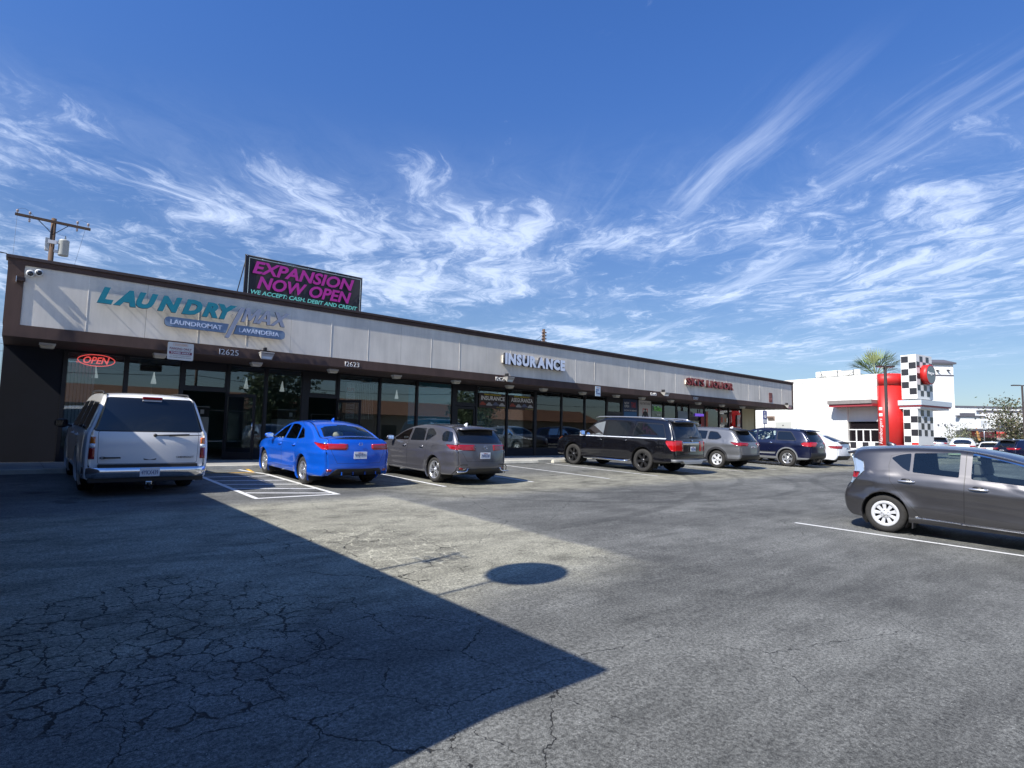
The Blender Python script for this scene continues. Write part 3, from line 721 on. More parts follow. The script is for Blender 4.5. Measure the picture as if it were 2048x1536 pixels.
def hatch_extra(S, car, cpart):
    for s_ in (1, -1):
        b = MB(); b.m(M_CHROME); b.tube([(-.1, s_*.8, .33), (-.12, s_*.62, .33), (-.13, s_*.54, .345), (-.12, s_*.5, .42)], .016, 6); cpart('bumper_trim', b)
        b = MB(); b.m(M_BLACK); b.tube([(.09, s_*.83, .26), (-.02, s_*.79, .36), (-.04, s_*.775, .45), (-.08, s_*.66, .5), (-.12, s_*.5, .5)], .011, 6); cpart('bumper_crease', b)
    b = MB(); b.m(M_UNDER); b.prism(rounded([(.7, .71), (.7, .71), (.85, .7), (.85, .84), (.7, .84)], .05, 2)[2:], (0, .868, 0), X, Z, Y, .001)
    b.bm.clear(); b.m(M_BLACK); c0 = (.92, .87, .85); b.tube([(.88+.09*math.cos(a), width(S, .88, .86)+.001, .84+.08*math.sin(a)) for a in [2*PI*k/18 for k in range(19)]], .003, 4, False); cpart('fuel_door_gap', b)
CAR['hatch']['extra'] = [hatch_extra, fin(.75, 1.44, M_LENS), spoiler(.12, .5, .58, 1.385, 1.44, .03), badge(-.135, .92, .04, M_CHROME, 'l'), wiper(-.0, 1.06, 0.02, -.34, .02, .03)]
# --- long black SUV
CAR['long'] = dict(L=5.6, hw=1.01, belt=(1.2, 1.14), tum=.27, rc=.05, rt=.06, rtl=.5, ft=.14, ftl=.8, ro=1.25, wb=3.34, tr=.405, rr=.265, tw=.275, ar=.47, sill=.36, crown=.04, er=.08, flare=.02,
    crease=((.98, .92, .012, .04), (.55, .5, -.014, .08)), paint=P_BLACK, rim_mat=M_ALLOYD, spokes=6, sw0=.03, sw1=.055, frame_mat=M_CHROME,
    top=[(.06, .42), (-.02, .5), (-.01, .8), (.02, 1.15), (.2, 1.62), (.3, 1.78), (.6, 1.84), (1.8, 1.885), (3.0, 1.87), (3.5, 1.76), (4.1, 1.3), (4.3, 1.2), (5.0, 1.13), (5.4, 1.02), (5.57, .82), (5.6, .55), (5.52, .4)],
    side=[('side_window', M_GDARK, win([(.34, 1.24), (1.72, 1.24), (1.62, 1.72), (.52, 1.68)], .05), 0, FR), ('side_window', M_GDARK, win([(1.95, 1.23), (2.95, 1.22), (2.95, 1.74), (1.85, 1.73)], .03), 0, FR), ('side_window', M_GTINT, win([(3.1, 1.22), (4.15, 1.2), (3.9, 1.4), (3.5, 1.65), (3.1, 1.74)], .03), 0, FR),
          ('waist_trim', M_LENS, [(.3, 1.185), (4.25, 1.15), (4.25, 1.18), (.3, 1.218)], .008), ('tail_light', M_REDB, rounded([(-.1, .8), (.08, .8), (.3, 1.06), (.3, 1.15), (-.1, 1.15)], .02, 1), .008)],
    rear=[('rear_window', M_GDARK, rounded([(-.8, 1.25), (.8, 1.25), (.68, 1.73), (-.68, 1.73)], .07, 3), 0, dict(frame=.02)), ('tailgate_bar', M_CHROME, [(-.8, 1.02), (.8, 1.02), (.8, 1.11), (-.8, 1.11)], .012)],
    rear2=[('tail_light', M_REDB, [(.86, .8), (1.2, .8), (1.2, 1.15), (.8, 1.15)], .01)],
    panels=[('tailgate', 'x', [(-.78, .68), (.78, .68), (.79, 1.19), (-.79, 1.19)]), ('rear_door', 'y', [(1.74, 1.2), (1.74, .7), (2.05, .45), (3.02, .43), (3.02, 1.79), (1.74, 1.78)]), ('front_door', 'y', [(3.035, .43), (4.12, .45), (4.2, 1.1), (4.1, 1.26), (3.5, 1.7), (3.035, 1.79)])],
    front=[('windshield', M_GTINT, rounded([(-.78, 1.26), (.78, 1.26), (.66, 1.76), (-.66, 1.76)], .05, 2), 0, FR)],
    front2=[('headlight', M_AMB, [(.72, .95), (1.1, .95), (1.1, 1.09), (.72, 1.09)], .006)],
    handles=[(2.02, 1.06), (3.2, 1.04)], mirror=(3.98, 1.2, .24, .2), mirror_mat=M_CHROME, plate=(-.13, .88, '8XKD204'))
def long_extra(S, car, cpart):
    b = MB(); b.m(M_CLAD); b.sm = True
    b.rings([[(-.1+.2*max(0, abs(u)-.85)**2*8, u*.98, .42), (-.13+.2*max(0, abs(u)-.85)**2*8, u*.98, .46), (-.1+.2*max(0, abs(u)-.85)**2*8, u*.98, .52), (.15, u*.95, .52), (.15, u*.95, .42)] for u in [-1+k/8 for k in range(17)]], True, True); cpart('rear_bumper', b)
    for s_ in (1, -1):
        b = MB(); b.m(M_CHROME); b.tube([(1.85, s_*1.0, .36), (2.0, s_*1.07, .34), (3.9, s_*1.07, .34), (4.05, s_*1.0, .36)], .035, 8); cpart('running_board', b)
    b = MB(); b.m(M_ALLOY); b.hexa([(-.16, -.5, .37), (-.16, -.62, .48), (-.16, .5, .37), (-.16, .62, .48), (0, -.5, .37), (0, -.62, .48), (0, .5, .37), (0, .62, .48)], .01); cpart('skid_plate', b)
CAR['long']['extra'] = [long_extra, rails(.5, 3.6, .76, 1.9, 1.905, M_ALLOY, .02, .05), spoiler(.08, .42, .7, 1.81, 1.875, .04), badge(-.1, 1.16, .035, M_CHROME, 'fill'), wiper(-.06, 1.28, .0, -.4, .0)]
# --- cool grey crossover
CAR['cross'] = dict(L=4.6, hw=.92, belt=(1.12, 1.05), tum=.36, rt=.1, rtl=.6, ft=.18, ftl=.8, ro=.98, wb=2.69, tr=.36, rr=.225, tw=.225, ar=.42, sill=.3, crown=.045, er=.08, flare=.03, cladw=.085, clad_sill=.42,
    crease=((1.0, .86, .02, .05), (.6, .52, -.02, .08)), paint=P_GREY2, rim_mat=M_CAP, spokes=5, spoke_style='single', sw0=.035, sw1=.06,
    top=[(.08, .36), (-.01, .46), (-.01, .78), (.03, 1.05), (.3, 1.42), (.44, 1.55), (.7, 1.6), (1.5, 1.645), (2.3, 1.62), (2.8, 1.5), (3.3, 1.2), (3.5, 1.11), (4.0, 1.05), (4.4, .93), (4.56, .72), (4.6, .5), (4.52, .32)],
    side=[('side_window', M_GDARK, win([(1.52, 1.17), (2.3, 1.15), (2.3, 1.53), (1.5, 1.52)], .03), 0, FR), ('side_window', M_GTINT, win([(2.4, 1.15), (3.3, 1.12), (3.15, 1.24), (2.8, 1.43), (2.4, 1.53)], .03), 0, FR), ('quarter_window', M_GDARK, rounded([(.82, 1.26), (1.0, 1.18), (1.42, 1.175), (1.4, 1.5), (1.05, 1.47)], .06, 3), 0, FR),
          ('tail_light', M_RED, [(-.1, .95), (.2, .98), (.42, 1.1), (-.1, 1.08)], .01)],
    rear=[('rear_window', M_GDARK, rounded([(-.7, 1.14), (.7, 1.14), (.58, 1.5), (-.58, 1.5)], .07, 3), 0, dict(frame=.02)), ('lower_bumper', M_BLACK, [(-1, .3), (1, .3), (.75, .6), (-.75, .6)], .004)],
    rear2=[('tail_light', M_RED, [(.45, .96), (1.0, .94), (1.0, 1.07), (.6, 1.04)], .01)],
    panels=[('tailgate', 'x', [(-.62, .64), (.62, .64), (.7, 1.09), (-.7, 1.09)]), ('rear_door', 'y', [(1.46, 1.1), (1.46, .8), (1.6, .5), (2.34, .45), (2.34, 1.58), (1.46, 1.56)]), ('front_door', 'y', [(2.355, .45), (3.2, .47), (3.36, .9), (3.3, 1.15), (2.8, 1.47), (2.355, 1.58)])],
    front=[('windshield', M_GTINT, rounded([(-.7, 1.18), (.7, 1.18), (.58, 1.55), (-.58, 1.55)], .05, 2), 0, FR)],
    front2=[('headlight', M_LENS, [(.5, .8), (.95, .84), (.95, .93), (.6, .9)], .004)],
    handles=[(1.62, 1.0), (2.52, .98)], handle_mat=M_BLACK, mirror=(3.15, 1.12, .21, .15), plate=(-.13, .86, '8KTC553'))
CAR['cross']['extra'] = [fin(.85, 1.66, M_LENS), spoiler(.16, .62, .6, 1.6, 1.665, .035, M_BLACK), badge(-.1, 1.03, .035, M_CHROME, 'fill'), wiper(-.03, 1.17, .0, -.35, .0)]
# --- navy SUV
CAR['navy'] = dict(L=4.8, hw=.96, belt=(1.17, 1.1), tum=.34, rt=.08, rtl=.55, ft=.14, ftl=.7, ro=1.0, wb=2.92, tr=.385, rr=.235, tw=.245, ar=.445, sill=.33, crown=.045, er=.085, flare=.025, cladw=.055, clad=M_CLAD, clad_sill=.44,
    crease=((1.0, .95, .01, .04),), paint=P_NAVY, rim_mat=M_ALLOY, spokes=5, sw0=.05, sw1=.06, 
    top=[(.08, .38), (-.02, .46), (-.02, .8), (.02, 1.1), (.26, 1.5), (.4, 1.64), (.7, 1.7), (1.7, 1.735), (2.5, 1.71), (3.0, 1.58), (3.5, 1.28), (3.68, 1.18), (4.3, 1.1), (4.68, .98), (4.79, .75), (4.8, .5), (4.74, .36)],
    side=[('side_window', M_GDARK, rounded([(.62, 1.22), (1.5, 1.21), (1.5, 1.61), (.9, 1.6)], .07, 3), 0, dict(frame=.022)), ('side_window', M_GCLEAR, win([(1.6, 1.21), (2.44, 1.2), (2.44, 1.63), (1.6, 1.63)], .03), 0, FR), ('side_window', M_GCLEAR, win([(2.54, 1.2), (3.48, 1.17), (3.3, 1.33), (2.95, 1.55), (2.54, 1.63)], .03), 0, FR),
          ('door_moulding', M_CLAD, [(1.55, .56), (3.5, .53), (3.5, .63), (1.5, .66)], .012), ('tail_light', M_REDB, rounded([(-.1, .96), (.3, .98), (.38, 1.1), (.25, 1.16), (-.1, 1.16)], .03, 2), .01)],
    rear=[('rear_window', M_GDARK, rounded([(-.74, 1.2), (.74, 1.2), (.6, 1.59), (-.6, 1.59)], .07, 3), 0, dict(frame=.02)), ('lower_bumper', M_BLACK, [(-1.1, .3), (1.1, .3), (1.1, .68), (-1.1, .68)], .006)],
    rear2=[('tail_light', M_REDB, rounded([(.6, .97), (1.1, .95), (1.1, 1.16), (.68, 1.15)], .02, 1), .01)],
    panels=[('tailgate', 'x', [(-.7, .7), (.7, .7), (.75, 1.15), (-.75, 1.15)]), ('rear_door', 'y', [(1.55, 1.15), (1.55, .8), (1.72, .48), (2.48, .46), (2.48, 1.68), (1.55, 1.68)]), ('front_door', 'y', [(2.495, .46), (3.4, .48), (3.54, .95), (3.5, 1.2), (3.0, 1.54), (2.495, 1.68)])],
    front=[('windshield', M_GTINT, rounded([(-.74, 1.25), (.74, 1.25), (.6, 1.64), (-.6, 1.64)], .05, 2), 0, FR)],
    front2=[('headlight', M_LENS, [(.5, .85), (.95, .88), (.95, .98), (.6, .98)], .004)],
    handles=[(1.78, 1.06), (2.68, 1.05)], handle_mat=M_CHROME, mirror=(3.35, 1.17, .22, .17), plate=(-.14, .9, '6VPM318'), interior=M_SEATB, in0=.6, in1=3.5, seat_top=1.24, dash=3.1)
CAR['navy']['extra'] = [spoiler(.12, .55, .62, 1.69, 1.755, .04), tubes('aerial', M_BLACK, [([(.9, .3, 1.74), (.62, .3, 1.98)], .006)]), badge(-.12, 1.1, .03, M_CHROME, 'fill')]
# --- white crossover coupe with a ducktail spoiler
CAR['coupe'] = dict(L=5.0, hw=.99, belt=(1.13, 1.0), tum=.4, rt=.12, rtl=.7, ft=.18, ftl=.8, ro=1.05, wb=2.96, tr=.37, rr=.26, tw=.26, ar=.43, sill=.3, crown=.06, er=.1, flare=.025,
    crease=((.9, .8, .01, .05),), paint=P_PEARL, rim_mat=M_ALLOYD, spokes=10, sw0=.012, sw1=.016,
    top=[(.1, .3), (.0, .42), (-.02, .7), (.02, 1.0), (.06, 1.12), (.2, 1.16), (.7, 1.35), (1.2, 1.5), (1.9, 1.6), (2.6, 1.6), (3.2, 1.45), (3.8, 1.12), (4.1, 1.0), (4.6, .88), (4.9, .7), (5.0, .5), (4.95, .3)],
    side=[('quarter_window', M_GDARK, win([(.75, 1.2), (1.75, 1.18), (1.75, 1.48), (1.3, 1.42)], .03), 0, FR), ('side_window', M_GDARK, win([(1.85, 1.17), (2.55, 1.15), (2.55, 1.52), (1.85, 1.5)], .03), 0, FR), ('side_window', M_GDARK, win([(2.65, 1.14), (3.6, 1.1), (3.2, 1.36), (2.65, 1.52)], .03), 0, FR),
          ('tail_light', M_RED, [(-.1, .86), (.25, .87), (.42, .93), (.3, .99), (-.1, 1.0)], .008), ('door_handle', M_LENS, [(1.95, .96), (2.2, .96), (2.2, .99), (1.95, .99)], .004)],
    rear=[('rear_window', M_GDARK, rounded([(-.66, 1.19), (.66, 1.19), (.5, 1.46), (-.5, 1.46)], .05, 2), 0, dict(frame=.02)), ('lower_bumper', M_BLACK, [(-1.0, .25), (1.0, .25), (.85, .52), (-.85, .52)], .006)],
    rear2=[('tail_light', M_RED, [(.5, .9), (1.0, .87), (1.0, 1.0), (.7, .99)], .008)],
    panels=[('tailgate', 'x', [(-.6, .58), (.6, .58), (.75, 1.13), (-.75, 1.13)])],
    front=[('windshield', M_GDARK, rounded([(-.75, 1.1), (.75, 1.1), (.6, 1.5), (-.6, 1.5)], .05, 2), 0, FR)],
    front2=[('headlight', M_LENS, [(.5, .64), (.95, .7), (.95, .8), (.6, .78)], .004)],
    mirror=(3.45, 1.1, .2, .15), plate=(-.15, .84, '8DLT660'))
CAR['coupe']['extra'] = [spoiler(-.14, .14, .62, 1.2, 1.2, .03, M_BLACK, .06)]
# --- graphite hatchback close to the camera
CAR['near'] = dict(L=4.0, hw=.85, belt=(.97, .87), tum=.4, rt=.12, rtl=.55, ft=.24, ftl=.8, ro=.62, wb=2.55, tr=.305, rr=.205, tw=.175, ar=.355, sill=.21, crown=.045, er=.09, flare=.03,
    crease=((.83, .7, .016, .045), (.62, .46, .0, .1), (.52, .24, .02, .06)), paint=P_GRAPH, rim_mat=M_CAP, spokes=9, spoke_style='cover', sw1=.032, face=.95, handle_mat=M_ALLOY, cup_dark=True, hscale=1.25,
    top=[(.1, .22), (.0, .3), (-.04, .5), (.0, .66), (.1, .8), (.13, 1.0), (.06, 1.24), (.12, 1.31), (.5, 1.375), (1.2, 1.415), (1.7, 1.4), (2.3, 1.28), (2.9, 1.03), (3.2, .9), (3.6, .78), (3.85, .64), (3.98, .45), (3.95, .22)],
    side=[('side_window', M_GCLEAR, win([(1.0, 1.015), (1.61, .985), (1.61, 1.365), (1.0, 1.325)], .02), 0, FR), ('side_window', M_GCLEAR, win([(1.76, .975), (3.0, .91), (2.9, .99), (2.42, 1.225), (1.76, 1.37)], .03), 0, FR), ('quarter_window', M_GDARK, rounded([(.68, 1.225), (.86, 1.07), (.96, 1.02), (.96, 1.32), (.8, 1.285)], .03, 3), 0, FR),
          ('tail_light', M_LENSREF, [(-.1, .78), (.12, .76), (.3, .98), (.27, 1.14), (.0, 1.25)], .01), ('tail_lens', M_RED, [(.0, .86), (.2, .86), (.24, .96), (.0, .96)], .014, dict(only=None)),
          ('sill_trim', M_CHROME, [(1.05, .295), (3.0, .26), (3.0, .272), (1.05, .312)], .004)],
    rear=[('rear_window', M_GDARK, rounded([(-.6, .92), (.6, .92), (.52, 1.24), (-.52, 1.24)], .06, 3), 0, dict(frame=.02))],
    panels=[('rear_door', 'y', [(.66, 1.1), (.7, .85), (.98, .5), (1.12, .33), (1.68, .31), (1.68, 1.385), (1.0, 1.37), (.68, 1.26)]), ('front_door', 'y', [(1.69, .31), (2.95, .33), (3.02, .8), (2.95, .95), (2.4, 1.25), (1.69, 1.385)])],
    front=[('windshield', M_GCLEAR, rounded([(-.66, .96), (.66, .96), (.5, 1.33), (-.5, 1.33)], .05, 2), 0, FR)],
    front2=[('headlight', M_LENS, [(.5, .56), (.95, .66), (.95, .8), (.6, .7)], .004)],
    handles=[(.93, .86), (1.86, .83)], mirror=(2.8, .93, .2, .14), plate=(-.05, .62, '7CPR402'), interior=M_SEAT, in0=.45, in1=3.0, seat_top=1.0, dash=2.6)
CAR['near']['extra'] = [spoiler(-.06, .3, .5, 1.31, 1.385, .03), fin(.5, 1.42), boxes('mud_flap', M_BLACK, [(1.0, 1.02, -.83, -.68, .12, .24), (1.0, 1.02, .68, .83, .12, .24)], .004)]
for it in CAR['near']['side']:
    if len(it) > 4 and 'only' in it[4] and it[4]['only'] is None: it[4]['only'] = tuple(range(0, 60))
# ------------------------------------------------------------------ light and sky
SUN = Vector((-1.0, -.13, 1.0)).normalized()
w = bpy.data.worlds.new('World'); scn.world = w; w.use_nodes = True
nt = w.node_tree; bg = nt.nodes['Background']; L = nt.links.new
def N(t, **k):
    n = nt.nodes.new(t)
    for a, v in k.items(): setattr(n, a, v)
    return n
sky = N('ShaderNodeTexSky', sky_type='NISHITA', sun_disc=False); sky.sun_elevation = math.asin(SUN.z); sky.sun_rotation = math.atan2(SUN.x, SUN.y)
sky.air_density = 1.0; sky.dust_density = .6; sky.ozone_density = 2.2; sky.altitude = 0
def math_(op, a, b=None, c=None, clamp=False):
    n = N('ShaderNodeMath', operation=op, use_clamp=clamp)
    for i, v in enumerate((a, b, c)):
        if v is None: continue
        if isinstance(v, (int, float)): n.inputs[i].default_value = v
        else: L(v, n.inputs[i])
    return n.outputs[0]
def mrange(v, a, b, c=0, d=1, smooth=True):
    n = N('ShaderNodeMapRange', interpolation_type='SMOOTHSTEP' if smooth else 'LINEAR'); L(v, n.inputs[0])
    for i, q in enumerate((a, b, c, d)): n.inputs[i+1].default_value = q
    return n.outputs[0]
tc = N('ShaderNodeTexCoord'); sp = N('ShaderNodeSeparateXYZ'); L(tc.outputs['Generated'], sp.inputs[0])
zc = math_('MAXIMUM', sp.outputs[2], .03)
# project the direction on a high flat layer: x', y' in units of its height
px = math_('DIVIDE', sp.outputs[0], zc); py = math_('DIVIDE', sp.outputs[1], zc)
cb = N('ShaderNodeCombineXYZ'); L(px, cb.inputs[0]); L(py, cb.inputs[1])
def warp(vec, scale, amt, seed):
    n = N('ShaderNodeTexNoise'); n.inputs['Scale'].default_value = scale; n.inputs['Detail'].default_value = 3
    a = N('ShaderNodeVectorMath', operation='ADD'); L(vec, a.inputs[0]); a.inputs[1].default_value = (seed, seed*1.7, 0); L(a.outputs[0], n.inputs['Vector'])
    s = N('ShaderNodeVectorMath', operation='SUBTRACT'); L(n.outputs['Color'], s.inputs[0]); s.inputs[1].default_value = (.5, .5, .5)
    k = N('ShaderNodeVectorMath', operation='SCALE'); L(s.outputs[0], k.inputs[0]); k.inputs['Scale'].default_value = amt
    r = N('ShaderNodeVectorMath', operation='ADD'); L(vec, r.inputs[0]); L(k.outputs[0], r.inputs[1]); return r.outputs[0]
def noise(vec, scale, detail=8, rough=.6, rot=0, st=(1, 1, 1), seed=0):
    m = N('ShaderNodeMapping'); m.inputs['Rotation'].default_value = (0, 0, rot); m.inputs['Location'].default_value = (seed, seed*.37, 0)
    m2 = N('ShaderNodeMapping'); m2.inputs['Scale'].default_value = st
    L(vec, m.inputs[0]); L(m.outputs[0], m2.inputs[0])
    n = N('ShaderNodeTexNoise'); n.inputs['Scale'].default_value = scale; n.inputs['Detail'].default_value = detail; n.inputs['Roughness'].default_value = rough
    L(m2.outputs[0], n.inputs['Vector']); return n.outputs[0]
W1 = warp(cb.outputs[0], .7, 1.1, 3.1); W2 = warp(warp(W1, 2.4, .42, 8.2), 9.0, .06, 4.4)
CR = math.radians(-56)                 # the streaks run away from the viewer along this bearing
big = noise(W1, .6, 3, .55, CR, (.8, 1, 1), 11.0)
puff = noise(W2, 2.9, 12, .7, CR, (.62, 1, 1), 5.3)
fib = noise(W2, 9, 9, .66, CR, (.14, 1, 1), 1.2)
dist = math_('SQRT', math_('ADD', math_('MULTIPLY', px, px), math_('MULTIPLY', py, py)))
band = math_('MULTIPLY', mrange(dist, 1.7, 2.9), mrange(dist, 12, 5))
dens = math_('ADD', math_('MULTIPLY', puff, .62), math_('MULTIPLY', fib, .38))
thr = math_('SUBTRACT', .66, math_('MULTIPLY', math_('ADD', math_('MULTIPLY', band, .15), math_('MULTIPLY', mrange(big, .38, .62), .095)), 1))
d2 = math_('SUBTRACT', dens, thr)
cl = mrange(d2, -.01, .2)
cl = math_('MULTIPLY', cl, mrange(dist, 22, 8, 0, 1))
veil = math_('MULTIPLY', math_('MULTIPLY', band, mrange(math_('ADD', math_('MULTIPLY', big, .5), math_('MULTIPLY', puff, .5)), .4, .62)), .2)
W3 = warp(cb.outputs[0], .5, .35, 14.1)
st1 = noise(W3, 1.7, 7, .6, CR, (.1, 1, 1), 7.7); st2 = noise(W3, 6, 8, .65, CR, (.09, 1, 1), 3.3)
side_ = math_('SUBTRACT', math_('MULTIPLY', px, .83), math_('MULTIPLY', py, .56))          # to the side of the run of the streaks
strk = mrange(math_('ADD', math_('MULTIPLY', st1, .68), math_('MULTIPLY', st2, .32)), .52, .68)
strk = math_('MULTIPLY', math_('MULTIPLY', strk, mrange(side_, .25, 1.1)), math_('MULTIPLY', mrange(dist, 1.5, 2.3), mrange(dist, 9, 5)))
cl = math_('MAXIMUM', math_('MULTIPLY', cl, .64), math_('MULTIPLY', strk, .55))
cl = math_('ADD', cl, math_('MULTIPLY', math_('SUBTRACT', 1, cl), veil))
hz = mrange(sp.outputs[2], .2, .0, 0, .0)
tint = N('ShaderNodeMix', data_type='RGBA', blend_type='MULTIPLY'); tint.inputs[0].default_value = 1; L(sky.outputs[0], tint.inputs[6]); tg_ = N('ShaderNodeMix', data_type='RGBA'); L(mrange(sp.outputs[2], .08, .66), tg_.inputs[0]); tg_.inputs[6].default_value = (.78, .86, 1.0, 1); tg_.inputs[7].default_value = (.6, 1.04, 1.75, 1); L(tg_.outputs[2], tint.inputs[7])
ccol = N('ShaderNodeMix', data_type='RGBA'); L(cl, ccol.inputs[0]); L(tint.outputs[2], ccol.inputs[6]); ccol.inputs[7].default_value = (8.4, 9.6, 12, 1)
L(ccol.outputs[2], bg.inputs[0]); bg.inputs[1].default_value = .072
sd = bpy.data.lights.new('sun', 'SUN'); sd.energy = 5; sd.angle = math.radians(.53); sd.color = (1, .95, .87)
so = bpy.data.objects.new('sun', sd); COL.objects.link(so); so.rotation_euler = SUN.to_track_quat('Z', 'Y').to_euler(); so.location = (0, 0, 40)
scn.view_settings.view_transform = 'Standard'; scn.view_settings.look = 'None'; scn.view_settings.exposure = .66; scn.view_settings.gamma = 1
scn.render.engine = 'CYCLES'; scn.cycles.max_bounces = 8; scn.cycles.transparent_max_bounces = 12

# ------------------------------------------------------------------ ground
def asphalt():
    m, nt, b = nodemat('asphalt'); LK = nt.links.new
    def N(t, **k):
        n = nt.nodes.new(t)
        for a, v in k.items(): setattr(n, a, v)
        return n
    def MA(op, a, b_=None, clamp=False):
        n = N('ShaderNodeMath', operation=op, use_clamp=clamp)
        for i, v in enumerate((a, b_)):
            if v is None: continue
            if isinstance(v, (int, float)): n.inputs[i].default_value = v
            else: LK(v, n.inputs[i])
        return n.outputs[0]
    def MR(v, a, b_, c=0, d=1, sm=True):
        n = N('ShaderNodeMapRange', interpolation_type='SMOOTHSTEP' if sm else 'LINEAR'); LK(v, n.inputs[0])
        for i, q in enumerate((a, b_, c, d)): n.inputs[i+1].default_value = q
        return n.outputs[0]
    geo = N('ShaderNodeNewGeometry'); pos = geo.outputs['Position']; sp = N('ShaderNodeSeparateXYZ'); LK(pos, sp.inputs[0]); x, y = sp.outputs[0], sp.outputs[1]
    def NO(scale, detail=6, rough=.6, st=(1, 1, 1), vec=pos, off=0):
        mp = N('ShaderNodeMapping'); mp.inputs['Scale'].default_value = st; mp.inputs['Location'].default_value = (off, off, 0); LK(vec, mp.inputs[0])
        n = N('ShaderNodeTexNoise'); n.inputs['Scale'].default_value = scale; n.inputs['Detail'].default_value = detail; n.inputs['Roughness'].default_value = rough; LK(mp.outputs[0], n.inputs[0]); return n
    n1 = NO(.35, 8, .7, (.6, 1.2, 1)).outputs[0]; n2 = NO(2.2, 8, .7, (.7, 1.3, 1), off=4).outputs[0]; n3 = NO(42, 4, .75).outputs[0]; n4 = NO(160, 2, .6).outputs[0]
    wob = NO(1.4, 3, .6, off=9).outputs[0]; wx = MA('ADD', x, MA('MULTIPLY', MA('SUBTRACT', wob, .5), .35)); wy = MA('ADD', y, MA('MULTIPLY', MA('SUBTRACT', NO(1.1, 5, .7, off=2).outputs[0], .5), 1.2))
    # older, paler surface next to the sealed one
    old = MA('MULTIPLY', MA('MULTIPLY', MR(wx, 5.95, 5.75), MR(wy, 3.6, 5.0)), MR(y, 11.2, 10.2))
    old2 = MA('MULTIPLY', MA('MULTIPLY', MR(wy, 9.2, 10.3), MR(wy, 14.6, 11.8)), MR(x, 5.5, 7.5))
    v = MA('ADD', MR(n1, .3, .72, .055, .13), MR(n2, .3, .72, -.012, .018))
    v = MA('ADD', v, MA('MULTIPLY', MA('MULTIPLY', old, MR(n2, .2, .6)), .1))
    v = MA('ADD', v, MA('MULTIPLY', MA('MULTIPLY', old2, MR(n2, .3, .65)), .07))
    # seal-coat bands left by the spreader
    sb = NO(1, 3, .6, (.5, 9, 1), off=3).outputs[0]; v = MA('ADD', v, MR(sb, .35, .75, -.006, .009))
    # grain and pale stones
    v = MA('MULTIPLY', v, MR(n3, .25, .75, .35, 1.75)); v = MA('MULTIPLY', v, MR(n4, .25, .75, .5, 1.55))
    vo = N('ShaderNodeTexVoronoi'); vo.inputs['Scale'].default_value = 38; LK(pos, vo.inputs[0])
    sc = N('ShaderNodeSeparateColor'); LK(vo.outputs['Color'], sc.inputs[0])
    st_ = MA('MULTIPLY', MA('LESS_THAN', vo.outputs['Distance'], .13), MA('GREATER_THAN', sc.outputs[0], MR(n2, .3, .7, .985, .88)))
    v = MA('ADD', v, MA('MULTIPLY', st_, .22))
    # alligator cracks and long cracks
    wv = NO(3.2, 4, .7, off=6); wv2 = N('ShaderNodeVectorMath', operation='SCALE'); LK(wv.outputs['Color'], wv2.inputs[0]); wv2.inputs['Scale'].default_value = .28
    wp = N('ShaderNodeVectorMath', operation='ADD'); LK(pos, wp.inputs[0]); LK(wv2.outputs[0], wp.inputs[1])
    fl = N('ShaderNodeMapping'); fl.inputs['Scale'].default_value = (1, 1, 0); LK(wp.outputs[0], fl.inputs[0])
    def crack(scale, wd, off=0):
        mp = N('ShaderNodeMapping'); mp.inputs['Location'].default_value = (off, off, 0); mp.inputs['Scale'].default_value = (scale, scale*.9, 1); LK(fl.outputs[0], mp.inputs[0])
        vn = N('ShaderNodeTexVoronoi', feature='DISTANCE_TO_EDGE', voronoi_dimensions='2D'); vn.inputs['Scale'].default_value = 1; LK(mp.outputs[0], vn.inputs[0])
        wn = MR(NO(2.5, 4, .7, off=off+1).outputs[0], .35, .7, .25, 1.7)
        return MR(MA('DIVIDE', vn.outputs['Distance'], MA('MULTIPLY', wn, wd*scale)), .55, 1.15, 1, 0)
    reg = lambda cx, cy, rx, ry: MR(MA('ADD', MA('ADD', MA('POWER', MA('DIVIDE', MA('SUBTRACT', x, cx), rx), 2), MA('POWER', MA('DIVIDE', MA('SUBTRACT', y, cy), ry), 2)), MA('MULTIPLY', MA('SUBTRACT', n2, .5), 1.6)), .8, 1.1, 1, 0)
    cA = MA('MULTIPLY', crack(5.0, .008, 1), reg(.95, 4.9, 1.15, 1.5))
    cB = MA('MULTIPLY', crack(1.6, .0055, 5), MA('MAXIMUM', reg(1.2, 3.4, 1.9, 1.9), reg(3.2, 6.5, 1.2, 1.6)))
    cC = MA('MULTIPLY', crack(.5, .005, 9), MR(n1, .46, .54, 0, .75))
    cD = MA('MULTIPLY', MA('MULTIPLY', crack(4.6, .010, 2), reg(3.75, 6.6, .75, 1.15)), 1)     # sand-filled ones
    cr = MA('MAXIMUM', cA, MA('MAXIMUM', cB, cC), True)
    v = MA('MULTIPLY', v, MA('SUBTRACT', 1, MA('MULTIPLY', cr, .82)))
    v = MA('ADD', v, MA('MULTIPLY', cD, .13))
    # oil drips in the bays
    oil = MA('MULTIPLY', MR(NO(1.6, 3, .5, off=12).outputs[0], .6, .72), MA('MULTIPLY', MR(y, 10.5, 12), MR(y, 17, 16)))
    v = MA('MULTIPLY', v, MA('SUBTRACT', 1, MA('MULTIPLY', oil, .5)))
    # rubber left by turning tyres
    ring = lambda cx, cy, r, w_: MR(MA('ABSOLUTE', MA('SUBTRACT', MA('SQRT', MA('ADD', MA('POWER', MA('SUBTRACT', x, cx), 2), MA('POWER', MA('SUBTRACT', y, cy), 2))), r)), w_*.4, w_, 1, 0)
    tm = MA('MAXIMUM', MA('MAXIMUM', ring(14, 16, 9.2, .16), ring(14, 16, 7.6, .16)), MA('MAXIMUM', ring(24, 0, 9.0, .2), ring(6, 22, 15.6, .18)))
